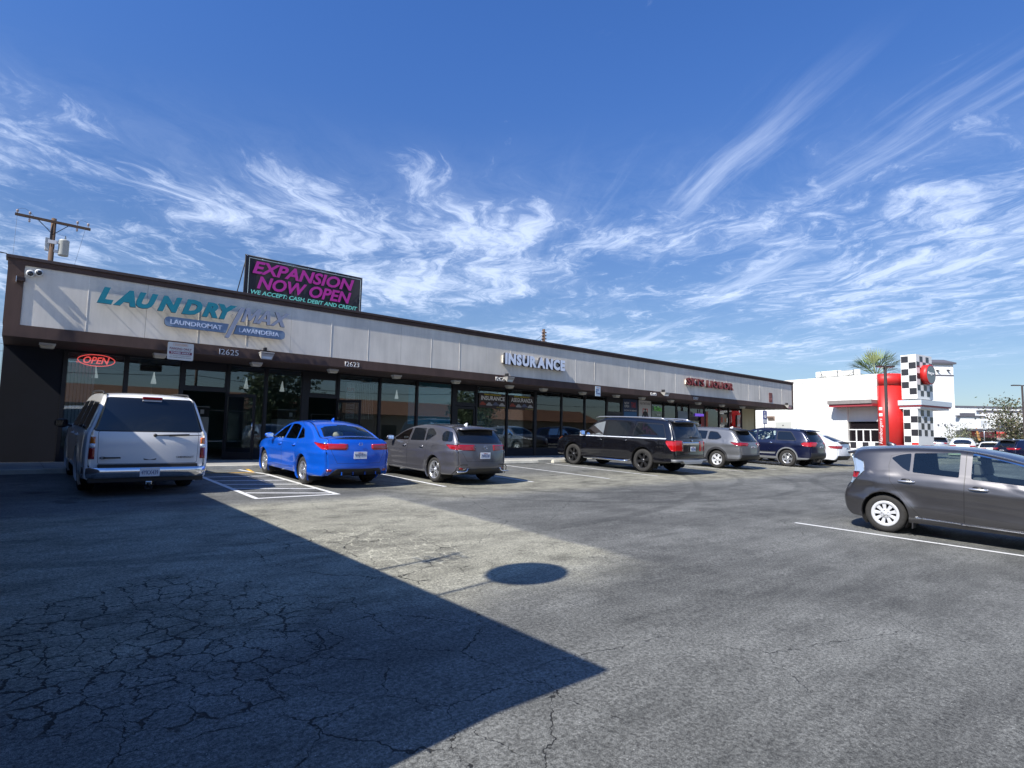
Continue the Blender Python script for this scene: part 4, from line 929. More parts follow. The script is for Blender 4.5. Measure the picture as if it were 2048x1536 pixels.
    v = MA('MULTIPLY', v, MA('SUBTRACT', 1, MA('MULTIPLY', MA('MULTIPLY', tm, MR(n2, .35, .62)), .38)))
    dk = MA('MULTIPLY', MA('MULTIPLY', MR(wx, 6.0, 6.2), MR(wx, 9.6, 9.2)), MA('MULTIPLY', MR(wy, 5.2, 5.6), MR(wy, 9.6, 9.2)))
    v = MA('MULTIPLY', v, MA('SUBTRACT', 1, MA('MULTIPLY', dk, .22)))
    v = MA('MULTIPLY', v, ASPH_K)
    col = N('ShaderNodeCombineColor'); warm = MA('ADD', MA('MULTIPLY', MA('MAXIMUM', old, old2), .1), 1.0)
    LK(MA('MULTIPLY', v, warm), col.inputs[0]); LK(MA('MULTIPLY', v, MA('ADD', MA('MULTIPLY', warm, .5), .51)), col.inputs[1]); LK(MA('MULTIPLY', v, MA('SUBTRACT', 1.93, warm)), col.inputs[2])
    LK(col.outputs[0], b.inputs['Base Color']); b.inputs['Roughness'].default_value = .82; b.inputs['Specular IOR Level'].default_value = .35
    h = MA('SUBTRACT', MA('ADD', MA('MULTIPLY', n3, .5), MA('MULTIPLY', n4, .35)), MA('MULTIPLY', cr, 1.6))
    bp = N('ShaderNodeBump'); bp.inputs['Strength'].default_value = .7; bp.inputs['Distance'].default_value = .012; LK(h, bp.inputs['Height']); LK(bp.outputs[0], b.inputs['Normal'])
    return m
ASPH_K = 1.15
M_ASPH = asphalt()
g = MB(); xs = (-500, -60, 0, 45, 120, 900)
ys = (-500, -40, 0, 17.1, 60, 900)
vv = [[g.bm.verts.new((x, y, gz(y) if y < 17.1 else gz(17.1))) for x in xs] for y in ys]
for j in range(5):
    for i in range(5): g.f([vv[j][i], vv[j][i+1], vv[j+1][i+1], vv[j+1][i]])
struct('parking_lot', g, M_ASPH)
def worn(name, col, wear=.45):
    m, nt, b = nodemat(name); LK = nt.links.new
    tc = nt.nodes.new('ShaderNodeNewGeometry'); n = nt.nodes.new('ShaderNodeTexNoise'); n.inputs['Scale'].default_value = 9; n.inputs['Detail'].default_value = 9; n.inputs['Roughness'].default_value = .75; LK(tc.outputs['Position'], n.inputs[0])
    r = nt.nodes.new('ShaderNodeMapRange'); r.inputs[1].default_value = wear; r.inputs[2].default_value = wear+.1; LK(n.outputs[0], r.inputs[0])
    mx = nt.nodes.new('ShaderNodeMix'); mx.data_type = 'RGBA'; mx.inputs[6].default_value = (*col, 1); mx.inputs[7].default_value = (.12, .12, .115, 1); LK(r.outputs[0], mx.inputs[0]); LK(mx.outputs[2], b.inputs[0]); b.inputs['Roughness'].default_value = .7
    return m
M_LINE = worn('line_paint', (.62, .62, .6), .57); M_YEL = worn('yellow_paint', (.72, .4, .03), .6)
def strip(pts, wd, mt, name):
    mb = MB()
    for (x0, y0), (x1, y1) in zip(pts, pts[1:]):
        d = Vector((x1-x0, y1-y0, 0)); n_ = max(1, int(d.length/1.2)); p = Vector((-d.y, d.x, 0)).normalized()*wd/2
        for k in range(n_):
            a = Vector((x0, y0, 0))+d*k/n_; c = Vector((x0, y0, 0))+d*(k+1)/n_
            mb.poly([(q.x, q.y, gz(q.y)+.006) for q in (a-p, c-p, c+p, a+p)])
    return struct(name, mb, mt)
for x in (7.83, 10.66, 13.6, 16.05, 18.85, 21.6, 24.35, 27.1, 29.85, 32.6): strip([(x, 16.6), (x, 11.35 if x > 11 else 11.5)], .1, M_LINE, 'bay_line')
strip([(3.48, 16.0), (3.48, 11.3)], .1, M_LINE, 'hatching_line'); strip([(4.74, 16.95), (4.86, 16.2), (5.03, 15.6), (5.04, 11.3)], .11, M_LINE, 'hatching_line'); strip([(3.44, 11.25), (5.1, 11.25)], .1, M_LINE, 'hatching_line')
for a, c in (((3.53, 15.25), (4.95, 15.1)), ((3.53, 14.4), (4.97, 14.05)), ((3.53, 13.65), (4.98, 13.15)), ((3.53, 12.9), (4.98, 12.25)), ((3.53, 12.1), (4.98, 11.45))): strip([a, c], .1, M_LINE, 'hatching_line')
strip([(10.6, 4.62), (10.78, 1.58), (10.9, -1.2)], .1, M_LINE, 'bay_line'); strip([(13.4, 4.62), (13.5, -1.2)], .1, M_LINE, 'bay_line'); strip([(16.2, 4.62), (16.3, -1.2)], .1, M_LINE, 'bay_line')
strip([(3.62, 16.35), (4.86, 15.98), (4.98, 17.05)], .08, M_YEL, 'ramp_edge_line')
# walk in front of the shops, its kerb and the ramp
M_CONC = mat('concrete', (.3, .295, .28), .85, noise=.25, scale=1.6, bump=.25)
M_KERB = mat('kerb_paint', (.52, .5, .42), .8, noise=.25, scale=3, bump=.3)
ZW = .585
k = MB(); k.m(M_CONC); k.box(-.4, 42.4, 17.26, 24, ZW-.4, ZW)
for i in range(14): k.m(M_SEAL); k.box(-.4+3.05*i+1.0, -.4+3.05*i+1.012, 17.3, 20.4, ZW-.01, ZW+.002)
struct('sidewalk', k, None)
k = MB(); k.m(M_KERB); k.box(-.4, 42.4, 17.1, 17.256, .1, ZW+.004, .012); struct('kerb', k, None)
# wheel stops
def wheel_stop(x0, x1, y, label):
    mb = MB(); mb.m(M_KERB); z = gz(y)+.004; pr = rounded([(-.09, 0), (.09, 0), (.06, .12), (-.06, .12)], .02, 2)
    mb.prism(pr, (x0, y, z), Y, Z, X, x1-x0)
    for q in (x0+.25, x1-.25): mb.m(M_DISC); mb.lathe((q, y, z+.115), (0, 0, 1), [(.016, 0), (.016, .012), (.001, .014)], 8)
    single('wheel_stop', mb, None, label, 'wheel stop', 'wheel stops along the kerb')
wheel_stop(13.95, 15.7, 16.75, 'pale concrete wheel stop in the empty bay beside the grey hatchback')
wheel_stop(16.5, 18.3, 16.7, 'pale concrete wheel stop touched by the front tyre of the black SUV')
# ------------------------------------------------------------------ the row of shops
M_STUC = None
def stucco(name, col, streak=.22):
    m, nt, b = nodemat(name); LK = nt.links.new
    g_ = nt.nodes.new('ShaderNodeNewGeometry'); mp = nt.nodes.new('ShaderNodeMapping'); mp.inputs['Scale'].default_value = (3, 3, .35); LK(g_.outputs['Position'], mp.inputs[0])
    n = nt.nodes.new('ShaderNodeTexNoise'); n.inputs['Scale'].default_value = 1.3; n.inputs['Detail'].default_value = 8; n.inputs['Roughness'].default_value = .65; LK(mp.outputs[0], n.inputs[0])
    n2 = nt.nodes.new('ShaderNodeTexNoise'); n2.inputs['Scale'].default_value = .9; n2.inputs['Detail'].default_value = 6; LK(g_.outputs['Position'], n2.inputs[0])
    ad = nt.nodes.new('ShaderNodeMath'); ad.operation = 'ADD'; LK(n.outputs[0], ad.inputs[0]); LK(n2.outputs[0], ad.inputs[1])
    r = nt.nodes.new('ShaderNodeMapRange'); r.inputs[1].default_value = .7; r.inputs[2].default_value = 1.25; r.inputs[3].default_value = 1-streak; r.inputs[4].default_value = 1+streak*.35; LK(ad.outputs[0], r.inputs[0])
    mx = nt.nodes.new('ShaderNodeVectorMath'); mx.operation = 'SCALE'; mx.inputs[0].default_value = col; LK(r.outputs[0], mx.inputs['Scale']); LK(mx.outputs[0], b.inputs[0])
    n3 = nt.nodes.new('ShaderNodeTexNoise'); n3.inputs['Scale'].default_value = 60; n3.inputs['Detail'].default_value = 3; LK(g_.outputs['Position'], n3.inputs[0])
    bp = nt.nodes.new('ShaderNodeBump'); bp.inputs['Strength'].default_value = .35; bp.inputs['Distance'].default_value = .01; LK(n3.outputs[0], bp.inputs['Height']); LK(bp.outputs[0], b.inputs['Normal']); b.inputs['Roughness'].default_value = .9
    return m
M_STUC = stucco('weathered_stucco', (.72, .67, .58), .2); M_BROWN = stucco('brown_trim', (.085, .052, .042), .35); M_SOFF = mat('soffit_brown', (.06, .038, .032), .8, noise=.2)
M_WDARK = mat('dark_wall_paint', (.007, .009, .016), .8, noise=.2, scale=2); M_FRAME = mat('bronze_frame', (.012, .012, .016), .35, .3); M_ROOF = mat('roof_felt', (.3, .3, .3), .9, noise=.2)
M_GLASS = glassmat('shop_glass', (.78, .83, .84), refl=.04, ior=1.5, boost=1.25)
M_BEIGE = stucco('yellow_panel', (.5, .45, .28), .15)
YF, YG, ZS = 18.2, 20.4, 3.7
shop = Thing('shopping_strip', 'long single storey row of shops with a pale panelled fascia and brown trim', 'shop building', (20, 22, ZW))
b = MB(); b.m(M_STUC); edges = [-.07, 1.21, 2.5, 3.78, 5.08, 6.39, 7.71, 9.03, 10.3, 11.58, 12.87, 14.18, 15.46, 16.74, 18.1, 19.4, 20.7, 22.0, 23.3, 24.6, 25.92, 27.36, 28.85, 30.1, 31.4, 32.77, 34.13, 35.5, 36.92, 38.58, 40.1, 41.66]
for a, c in zip(edges, edges[1:]): b.box(a+.003, c-.003, YF, YF+.1, 3.98, 5.44)
b.m(mat('batten_paint', (.78, .74, .66), .8, noise=.4, scale=2))
for i, a in enumerate(edges[1:-1]):
    if i % 3 != 1: b.box(a-.007, a+.007, YF-.006-.002*(i % 2), YF+.02, 3.99+R_.uniform(0, .3) if i % 4 == 3 else 3.985, 5.43)
shop.part('fascia_panel', b)
b = MB(); b.m(M_BROWN); b.box(-.39, 41.84, YF-.03, YF+.3, 5.44, 5.57); b.box(-.37, 41.82, YF-.03, YF+.3, 3.69, 3.98); b.box(-.38, -.07, YF-.028, YF+.3, 3.98, 5.44); b.box(41.66, 41.83, YF-.028, YF+.3, 3.98, 5.44)
b.box(-.37, -.2, YF+.3, 37.9, 3.71, 5.56)
b.box(41.66, 41.82, YF+.3, 37.9, 3.71, 5.56); shop.part('fascia_trim', b)
b = MB(); b.m(mat('cap_metal', (.05, .032, .028), .5, noise=.2)); b.box(-.43, 41.88, YF-.07, YF+.36, 5.572, 5.65, .008); shop.part('roof_cap', b)
b = MB(); b.m(M_SOFF); b.box(-.2, 41.66, YF+.3, YG+.05, ZS+.012, ZS+.06)
for x in range(0, 42, 3): b.box(x-.006, x+.006, YF+.3, YG, ZS+.004, ZS+.014)
shop.part('soffit', b)
b = MB(); b.m(M_ROOF); b.box(-.2, 41.66, YF+.3, 37.9, 5.2, 5.3); shop.part('roof', b)
b = MB(); b.m(M_WDARK); b.box(-.36, .93, YG, YG+.2, ZW-.2, ZS+.01); b.box(-.36, -.16, YG+.2, 38, ZW-.2, ZS+.01); b.box(40.3, 40.5, YG+.2, 38, ZW-.2, ZS+.01); b.box(-.36, 40.5, 37.9, 38.1, ZW-.2, 5.3)
shop.part('wall', b)
b = MB(); b.m(M_BEIGE); b.box(38.75, 40.5, YG, YG+.2, 1.9, ZS+.01); b.box(38.75, 40.5, YG, YG+.2, ZW-.2, 1.85); b.m(M_FRAME); b.box(38.75, 40.5, YG+.02, YG+.18, 1.85, 1.9); b.m(mat('post_ochre', (.2, .17, .07), .7)); b.box(40.5, 40.66, YG-.03, YG+.2, ZW-.2, ZS+.01); shop.part('end_wall_panel', b)
# bays: (x0, x1, kind)
MULL = [.96, 2.41, 3.88, 5.22, 6.42, 7.78, 9.0, 10.7, 12.37, 14.2, 15.4, 17.17, 18.94, 20.74, 22.45, 24.2, 25.47, 26.88, 28.15, 29.4, 30.75, 32.15, 33.9, 35.7, 36.97, 38.7]
THICK = {3.88: .1, 7.78: .26, 14.2: .2, 18.94: .16, 24.2: .1, 25.47: .12, 32.15: .14}
DOORS = {3.88, 7.78, 14.2, 24.2, 32.15}
BT = .93
for x in MULL:
    b = MB(); b.m(M_FRAME); t = THICK.get(x, .085)/2; b.box(x-t, x+t, YG-.035, YG+.09, ZW, ZS+.01); shop.part('mullion', b)
for x0, x1 in zip(MULL, MULL[1:]):
    a, c = x0+THICK.get(x0, .085)/2, x1-THICK.get(x1, .085)/2
    if x0 in DOORS:
        fr = MB(); fr.m(M_FRAME); fr.box(a, c, YG-.02, YG+.07, 2.76, 2.87)
        tr = MB(); tr.m(M_GLASS); tr.box(a+.05, c-.05, YG+.02, YG+.032, 2.92, 3.42); fr.box(a, c, YG-.01, YG+.06, 3.42, 3.7); fr.box(a, a+.05, YG-.01, YG+.06, 2.87, 3.42); fr.box(c-.05, c, YG-.01, YG+.06, 2.87, 3.42)
        fr.box(a+.05, c-.05, YG-.012, YG+.058, 2.87, 2.92)
        t_ = shop.part('transom', tr); fo = shop.part('frame', fr, parent=t_)
        if x0 not in (3.88, 7.78):
            d = MB(); d.m(M_FRAME); wd = c-a; ZD = 2.74
            for q in ((a+.01, a+.1), (c-.1, c-.01)): d.box(q[0], q[1], YG-.005, YG+.05, ZW+.01, ZD)
            d.box(a+.1, c-.1, YG-.004, YG+.049, ZD-.1, ZD); d.box(a+.1, c-.1, YG-.004, YG+.049, ZW+.01, ZW+.22)
            do = shop.part('door', d); gl = MB(); gl.m(M_GLASS); gl.box(a+.1, c-.1, YG+.018, YG+.03, ZW+.22, ZD-.1); shop.part('door_glass', gl, parent=do)
            h = MB(); h.m(M_CHROME); h.tube([(c-.13, YG-.02, 1.35), (c-.13, YG-.07, 1.38), (c-.13, YG-.07, 1.85), (c-.13, YG-.02, 1.88)], .013, 8); shop.part('door_handle', h, parent=do)
    else:
        gl = MB(); gl.m(M_GLASS); gl.box(a, c, YG+.02, YG+.032, BT+.04, ZS)
        wo = shop.part('window', gl); fr = MB(); fr.m(M_FRAME); fr.box(a, c, YG-.02, YG+.07, BT, BT+.04); fr.box(a, c, YG-.01, YG+.06, ZS-.05, ZS+.009); fr.box(a, a+.02, YG-.012, YG+.058, BT+.035, ZS-.045); fr.box(c-.02, c, YG-.012, YG+.058, BT+.035, ZS-.045)
        if 1 < x0 and x1 <= 14.3: fr.box(a, c, YG+.034, YG+.06, 3.42, 3.46)
        shop.part('frame', fr, parent=wo)
        bk = MB(); bk.m(M_WDARK); bk.box(a, c, YG-.015, YG+.12, ZW-.1, BT-.003); shop.part('bulkhead', bk)
# doors of the laundromat stand open outwards
for hx, dx, nm in ((5.16, .78, 1), (8.94, .62, 2)):
    d = MB(); d.m(M_FRAME); ux = Vector((dx, -math.sqrt(1-dx*dx), 0)); n_ = Vector((-ux.y, ux.x, 0)); o_ = Vector((hx, YG-.03, 0)); W_ = .98
    def bar(u0, u1, z0, z1, d=d): c = o_+ux*(u0+u1)/2+Z*(z0+z1)/2; d.obox(c, ux, n_, Z, (u1-u0)/2, .022, (z1-z0)/2)
    bar(0, .09, ZW+.02, 2.72); bar(W_-.09, W_, ZW+.02, 2.72); bar(.09, W_-.09, 2.62, 2.72); bar(.09, W_-.09, ZW+.02, ZW+.25)
    do = shop.part('door', d); gl = MB(); gl.m(M_GLASS); gl.obox(o_+ux*W_/2+Z*(ZW+.25+2.62)/2, ux, n_, Z, W_/2-.09, .005, (2.62-ZW-.25)/2); shop.part('door_glass', gl, parent=do)
    h = MB(); h.m(M_CHROME); q = o_+ux*(W_-.06)-n_*.06; h.tube([q+Z*1.4, q+Z*1.9], .013, 8); shop.part('door_handle', h, parent=do)
# inside
M_TEAL = mat('teal_inner_wall', (.10, .2, .2), .7, noise=.15, scale=1); M_INW = mat('pale_inner_wall', (.34, .4, .38), .8, noise=.1, scale=1); M_CEIL = mat('inner_ceiling', (.06, .1, .12), .8); M_FLOOR = mat('inner_floor', (.1, .1, .1), .35, noise=.2)
b = MB(); b.m(M_FLOOR); b.box(-.15, 40.3, YG+.12, 37.9, ZW-.1, ZW+.01); shop.part('floor', b)
b = MB(); b.m(M_CEIL); b.box(-.15, 40.3, YG+.12, 37.9, ZS+.08, ZS+.2); b.box(.98, 14.1, YG+.3, YG+.36, 3.46, ZS+.08); shop.part('ceiling', b)
b = MB(); b.m(M_INW); b.box(-.15, 4.1, 27.0, 27.15, ZW, ZS+.08); b.box(14.15, 14.3, YG+.3, 32, ZW, ZS+.08); b.box(24.1, 24.2, YG+.3, 32, ZW, ZS+.08); b.m(M_TEAL); b.box(4.1, 14.15, 31, 31.15, ZW, ZS+.08); b.m(M_INW); b.box(14.3, 40.3, 29, 29.15, ZW, ZS+.08); b.box(32.2, 32.3, YG+.3, 29, ZW, ZS+.08); shop.part('inner_wall', b)
M_LAMP = mat('lit_bulb', (1, 1, .95), .5, emit=(1, .95, .85), es=14)
def P_y(px, py, y): d = P(px, py, 1)-EYE; return EYE+d*(y/d.y)
dl = None
for i, (px_, py_) in enumerate(((322, 723), (622, 747.5), (700, 754), (771, 760), (831, 765), (772, 700+309/5.12))):
    if i == 5: continue
    p = P_y(px_, py_, 22.6); m_ = MB(); m_.m(M_CHROME); m_.lathe((p.x, p.y, ZS+.08), (0, 0, -1), [(.08, 0), (.08, .02), (.06, .022), (.055, -.0)], 14); zz = ZS+.055
    m_.m(M_LAMP); m_.lathe((p.x, p.y, zz), (0, 0, -1), [(.055, 0), (.04, .012), (.001, .018)], 12); single('recessed_light', m_, None, ['small bright ceiling spot above the tow-away sign bay', 'small bright ceiling spot behind the glass over the open second door', 'small bright ceiling spot above the tall price poster', 'small bright ceiling spot just past the window blinds', 'small bright ceiling spot at the teal window panel'][i], 'ceiling light', 'ceiling spots in the laundromat')
PEND = [(190, 752, 'beside the leftmost blinds'), (307, 764, 'behind the white SUV roof'), (492, 774, 'above the open front door'), (564, 780, 'above the left end of the blue sedan'), (793, 795, 'by the grey hatchback roof'), (866, 800, 'in front of the teal window panel')]
for px_, py_, wh in PEND:
    p = P_y(px_, py_, 22.9); m_ = MB(); m_.m(mat('pendant_white', (.75, .78, .78), .5, emit=(.8, .85, .85), es=.25)); m_.lathe((p.x, p.y, p.z), (0, 0, 1), [(.001, -.06), (.085, -.06), (.08, 0), (.05, .12), (.02, .3), (.012, .34)], 16); m_.m(M_BLACK); m_.tube([(p.x, p.y, p.z+.3), (p.x, p.y, ZS+.1)], .004, 5)
    single('pendant_lamp', m_, None, 'white cone pendant lamp hanging inside the laundromat '+wh, 'pendant lamp', 'pendant lamps in the laundromat')
# vertical blinds
def blinds(x0, x1, z0, z1, y, n, label):
    t = Thing('vertical_blinds', label, 'blinds', ((x0+x1)/2, y, z0), 'vertical blinds in the laundromat windows'); m_ = MB(); m_.m(mat('blind_slat', (.5, .58, .57), .6))
    for i in range(n):
        x = x0+(x1-x0)*(i+.5)/n; a = .8+R_.uniform(-.1, .1); m_.obox((x, y, (z0+z1)/2), Vector((math.cos(a), math.sin(a), 0)), Vector((-math.sin(a), math.cos(a), 0)), Z, .044, .001, (z1-z0)/2)
    t.part('slats', m_); m_ = MB(); m_.m(M_CHROME); m_.box(x0, x1, y-.03, y+.03, z1+.002, z1+.04); t.part('head_rail', m_)
blinds(1.05, 1.7, 1.5, 3.4, 20.75, 8, 'pale vertical blinds under the red neon sign'); blinds(9.8, 10.62, 2.05, 3.4, 20.75, 11, 'pale vertical blinds beside the tall price poster')
# washing machines, folding tables, rails
M_STEEL = mat('brushed_steel', (.45, .46, .47), .3, .8); M_WASH = mat('washer_white', (.6, .62, .62), .35)
def washer(x, y, z, w_, h_, label, dark=True):
    t = Thing('washing_machine', label, 'washing machine', (x, y, z), 'washing machines in the laundromat'); m_ = MB(); m_.m(M_WASH); m_.box(x-w_/2, x+w_/2, y-.35, y+.35, z, z+h_*.8, .02); t.part('cabinet', m_)
    m_ = MB(); m_.m(M_BLACK); m_.box(x-w_/2, x+w_/2, y-.34, y+.34, z+h_*.803, z+h_, .01); m_.m(M_STEEL); m_.box(x-w_/2-.01, x+w_/2+.01, y-.36, y+.36, z+h_, z+h_+.03, .005); m_.m(M_PLATE); m_.box(x+.08, x+.2, y-.352, y-.34, z+h_*.86, z+h_*.95); t.part('control_panel', m_)
    m_ = MB(); m_.m(M_STEEL); m_.lathe((x, y-.35, z+h_*.42), (0, -1, 0), [(.24, 0), (.24, .03), (.19, .045), (.185, .02)], 24); m_.m(M_GDARK); m_.lathe((x, y-.35, z+h_*.42), (0, -1, 0), [(.185, .018), (.1, .035), (.001, .04)], 20); t.part('porthole_door', m_)
    return t.o
w0 = washer(8.05, 23.2, ZW+.01, .75, 1.75, 'tall washing machine with a steel top seen through the open second door')
dup(w0, (5.0, 23.6, ZW+.01), 'washing machine with a round door seen beside the roof of the white SUV')
for i, x in enumerate((10.2, 11.0, 11.9)): dup(w0, (x, 26.5, ZW-.5), ['washing machine under the short end of the window blinds', 'middle washing machine behind the glass of the grey hatchback bay', 'washing machine nearest the teal window panel'][i])
for i, (x, y, w_) in enumerate(((6.0, 23.5, 1.5), (9.9, 23.6, 1.2), (11.4, 23.6, 1.4))):
    t = Thing('laundry_cart_rail', ['steel cart rail inside above the front of the blue sedan', 'steel cart rail inside beneath the window blinds', 'steel cart rail inside beside the teal panel'][i], 'rail', (x, y, ZW), 'steel rails in the laundromat')
    m_ = MB(); m_.m(M_STEEL); m_.tube([(x-w_/2, y, ZW), (x-w_/2, y, 2.25), (x+w_/2, y, 2.25), (x+w_/2, y, ZW)], .017, 8); t.part('rail', m_); m_ = MB(); m_.m(M_STEEL); m_.box(x-w_/2+.05, x+w_/2-.05, y-.3, y+.3, 1.1, 1.14); t.part('shelf', m_)
# a leafy pot plant behind the glass near the blue sedan
t = Thing('potted_plant', 'green leafy potted plant behind the glass beside the open front door', 'plant', (6.15, 21.6, ZW)); m_ = MB(); m_.m(mat('pot', (.1, .1, .1), .6)); m_.lathe((6.15, 21.6, ZW), (0, 0, 1), [(.001, 0), (.15, 0), (.2, .35), (.18, .35), (.17, .3), (.001, .3)], 16); t.part('pot', m_)
m_ = MB(); m_.m(mat('leaf_green', (.06, .14, .03), .6))
for i in range(70):
    a = R_.uniform(0, 6.28); e = R_.uniform(.1, 1.3); l = R_.uniform(.3, .6); p0 = Vector((6.15, 21.6, ZW+.35)); d = Vector((math.cos(a)*math.cos(e), math.sin(a)*math.cos(e), math.sin(e))); s_ = d.cross(Z).normalized()*.03
    p1 = p0+d*l*.6; p2 = p0+d*l-Z*.08; m_.poly([p0, p1-s_, p2, p1+s_])
t.part('foliage', m_, fix=False)
# window films, shades and posters
M_FILM = glassmat('teal_film', (.03, .36, .45), refl=.0, ior=1.45, boost=1.0)
m_ = MB(); m_.m(mat('teal_sheet', (.01, .3, .42), .4)); m_.box(12.0, 12.3, YG+.05, YG+.06, 1.9, 3.4); m_.box(12.44, 14.06, YG+.05, YG+.06, 1.9, 3.64); single('window_film', m_, None, 'teal film covering the upper part of the last laundromat window', 'window film')
M_SHADE = mat('roller_shade', (.12, .155, .145), .8, noise=.06)
SH = [(15.45, 17.1, .95, 2.75, 'grey-green shade in the window under the first painted insurance sign'), (17.24, 18.85, .95, 2.75, 'grey-green shade in the window under the second painted insurance sign'), (19.05, 20.68, .95, 3.66, 'grey-green shade left of the black SUV bonnet'), (20.8, 22.38, .95, 3.66, 'grey-green shade behind the black SUV bonnet'), (22.5, 24.1, .95, 3.66, 'grey-green shade behind the black SUV cab'), (26.95, 28.08, .95, 2.6, 'grey-green shade under the white figure poster'), (28.22, 29.33, .95, 3.6, 'dark green shade under the green window lettering')]
for x0, x1, z0, z1, lb in SH:
    m_ = MB(); m_.m(M_SHADE); m_.box(x0, x1, YG+.13, YG+.135, z0, z1); m_.tube([(x0, YG+.14, z1-.02), (x1, YG+.14, z1-.02)], .025, 8); single('roller_shade', m_, None, lb, 'window shade', 'roller shades in the shop windows')
def sign(name, label, cat, x0, x1, z0, z1, y, col, group=None, th=.012, rim=None, corner=0):
    t = Thing(name, label, cat, ((x0+x1)/2, y, z0), group); m_ = MB(); m_.m(col if isinstance(col, bpy.types.Material) else mat(name+'_board_%d' % int(1000*(x0+z0)), col, .55))
    m_.prism(rounded([(x0, z0), (x1, z0), (x1, z1), (x0, z1)], corner, 3) if corner else [(x0, z0), (x1, z0), (x1, z1), (x0, z1)], (0, y, 0), X, Z, Y, th); t.part('board', m_)
    if rim:
        m_ = MB(); m_.m(rim)
        for q in ((x0, x1, z1-.02, z1), (x0, x1, z0, z0+.02), (x0, x0+.02, z0+.02, z1-.02), (x1-.02, x1, z0+.02, z1-.02)): m_.box(q[0], q[1], y-.006, y, q[2], q[3])
        t.part('border', m_)
    return t
def put(t, txt, x, z, w_, h_, y, mt, nm='lettering', dep=.002, **k): return t.part(nm, text_mesh(txt, w_, h_, dep, org=Vector((x, y, z)), **k), mt)
M_TXK = mat('ink_black', (.02, .02, .02), .6); M_TXW = mat('ink_white', (.75, .75, .73), .6); M_TXR = mat('ink_red', (.55, .03, .02), .6); M_TXY = mat('ink_yellow', (.6, .5, .03), .6)
for (x0, x1, word, lb) in ((15.5, 17.06, 'INSURANCE', 'dark window banner reading INSURANCE with painted cars'), (17.25, 18.8, 'ASEGURANZA', 'dark window banner reading ASEGURANZA with painted cars')):
    t = sign('window_banner', lb, 'banner', x0, x1, 2.74, 3.39, YG-.05, (.035, .02, .018), 'painted insurance banners')
    put(t, word, x0+.12, 3.08, x1-x0-.2, .19, YG-.051, M_TXW, bold=.025); put(t, 'PRIME INSURANCE', x0+.3, 3.3, x1-x0-.6, .06, YG-.051, M_TXY, bold=.02)
    for i, c in enumerate(((.3, .05, .03), (.35, .35, .36), (.1, .12, .2), (.4, .4, .4))):
        cx_ = x0+.22+i*.37; m_ = MB(); m_.m(mat('painted_car_%d' % i, c, .6)); m_.prism([(-.17, .02), (.17, .02), (.17, .08), (.1, .1), (.05, .16), (-.07, .16), (-.12, .1), (-.17, .08)], (cx_, YG-.0515-.0006*i, 2.84-.02*(i % 2)), X, Z, Y, .001); t.part('painted_car', m_)
    put(t, 'AUTO - HOME', x1-.55, 2.76, .5, .04, YG-.051, M_TXY)
t = sign('price_poster', 'tall narrow white poster with a red heading and price rows behind the glass', 'poster', 9.38, 9.72, 2.05, 3.42, YG+.12, (.6, .6, .58))
put(t, 'ROUPA!', 9.4, 3.08, .3, .14, YG+.119, M_TXR, bold=.03)
for i, (q, z) in enumerate((('WASH', 2.93), ('DRY FOLD', 2.84), ('SELF SERVICE', 2.75))): put(t, q, 9.44, z, .22, .045, YG+.119, M_TXK)
m_ = MB(); m_.m(M_TXK); m_.box(9.4, 9.7, YG+.117, YG+.12, 2.6, 2.63); m_.box(9.4, 9.7, YG+.117, YG+.12, 2.38, 2.41); t.part('rule', m_); put(t, '7 DAYS', 9.43, 2.46, .24, .07, YG+.119, M_TXK); put(t, 'OPEN', 9.44, 2.22, .22, .08, YG+.119, M_TXR); put(t, '6-10', 9.44, 2.1, .2, .07, YG+.119, M_TXK)
m_ = MB(); m_.m(M_CHROME); m_.lathe((9.55, YG+.119, 3.31), (0, -1, 0), [(.05, 0), (.05, .003), (.001, .004)], 14); t.part('emblem', m_)
t = sign('wall_poster', 'dark blue poster panel with pale lettering beside the shaded windows', 'poster', 25.55, 26.8, 1.2, 3.66, YG-.05, (.01, .03, .09)); put(t, 'NOW\nOPEN', 25.65, 3.2, .42, .3, YG-.051, M_TXW); put(t, 'TAX', 26.25, 3.2, .4, .3, YG-.051, M_TXR)
m_ = MB(); m_.m(mat('poster_sky', (.02, .12, .28), .6)); m_.box(25.62, 26.74, YG-.054, YG-.05, 1.3, 2.95); t.part('picture', m_); put(t, 'INCOME TAX SERVICE', 25.62, 3.0, 1.1, .07, YG-.051, M_TXW)
t = sign('figure_poster', 'white window poster with a black standing figure in a red frame', 'poster', 26.95, 28.08, 1.9, 3.66, YG-.05, (.55, .55, .53)); put(t, 'NUTRITION', 27.05, 3.42, .95, .13, YG-.051, M_TXK)
m_ = MB(); m_.m(M_TXR)
for q in ((27.3, 27.35, 2.2, 3.2), (27.72, 27.77, 2.2, 3.2), (27.35, 27.72, 3.15, 3.2)): m_.box(q[0], q[1], YG-.055, YG-.05, q[2], q[3])
t.part('red_frame', m_); m_ = MB(); m_.m(M_TXK); yy = YG-.058
m_.prism([(27.48, 1.95), (27.6, 1.95), (27.66, 2.5), (27.68, 2.85), (27.9, 2.45), (28.02, 2.2), (28.04, 2.25), (27.92, 2.6), (27.75, 2.98), (27.6, 3.05), (27.48, 3.05), (27.34, 2.98), (27.16, 2.6), (27.05, 2.3), (27.08, 2.26), (27.2, 2.48), (27.4, 2.85), (27.42, 2.5)], (0, yy, 0), X, Z, Y, .003); m_.lathe((27.54, yy, 3.14), (0, -1, 0), [(.07, -.003), (.07, 0), (.001, .001)], 14); t.part('figure', m_)
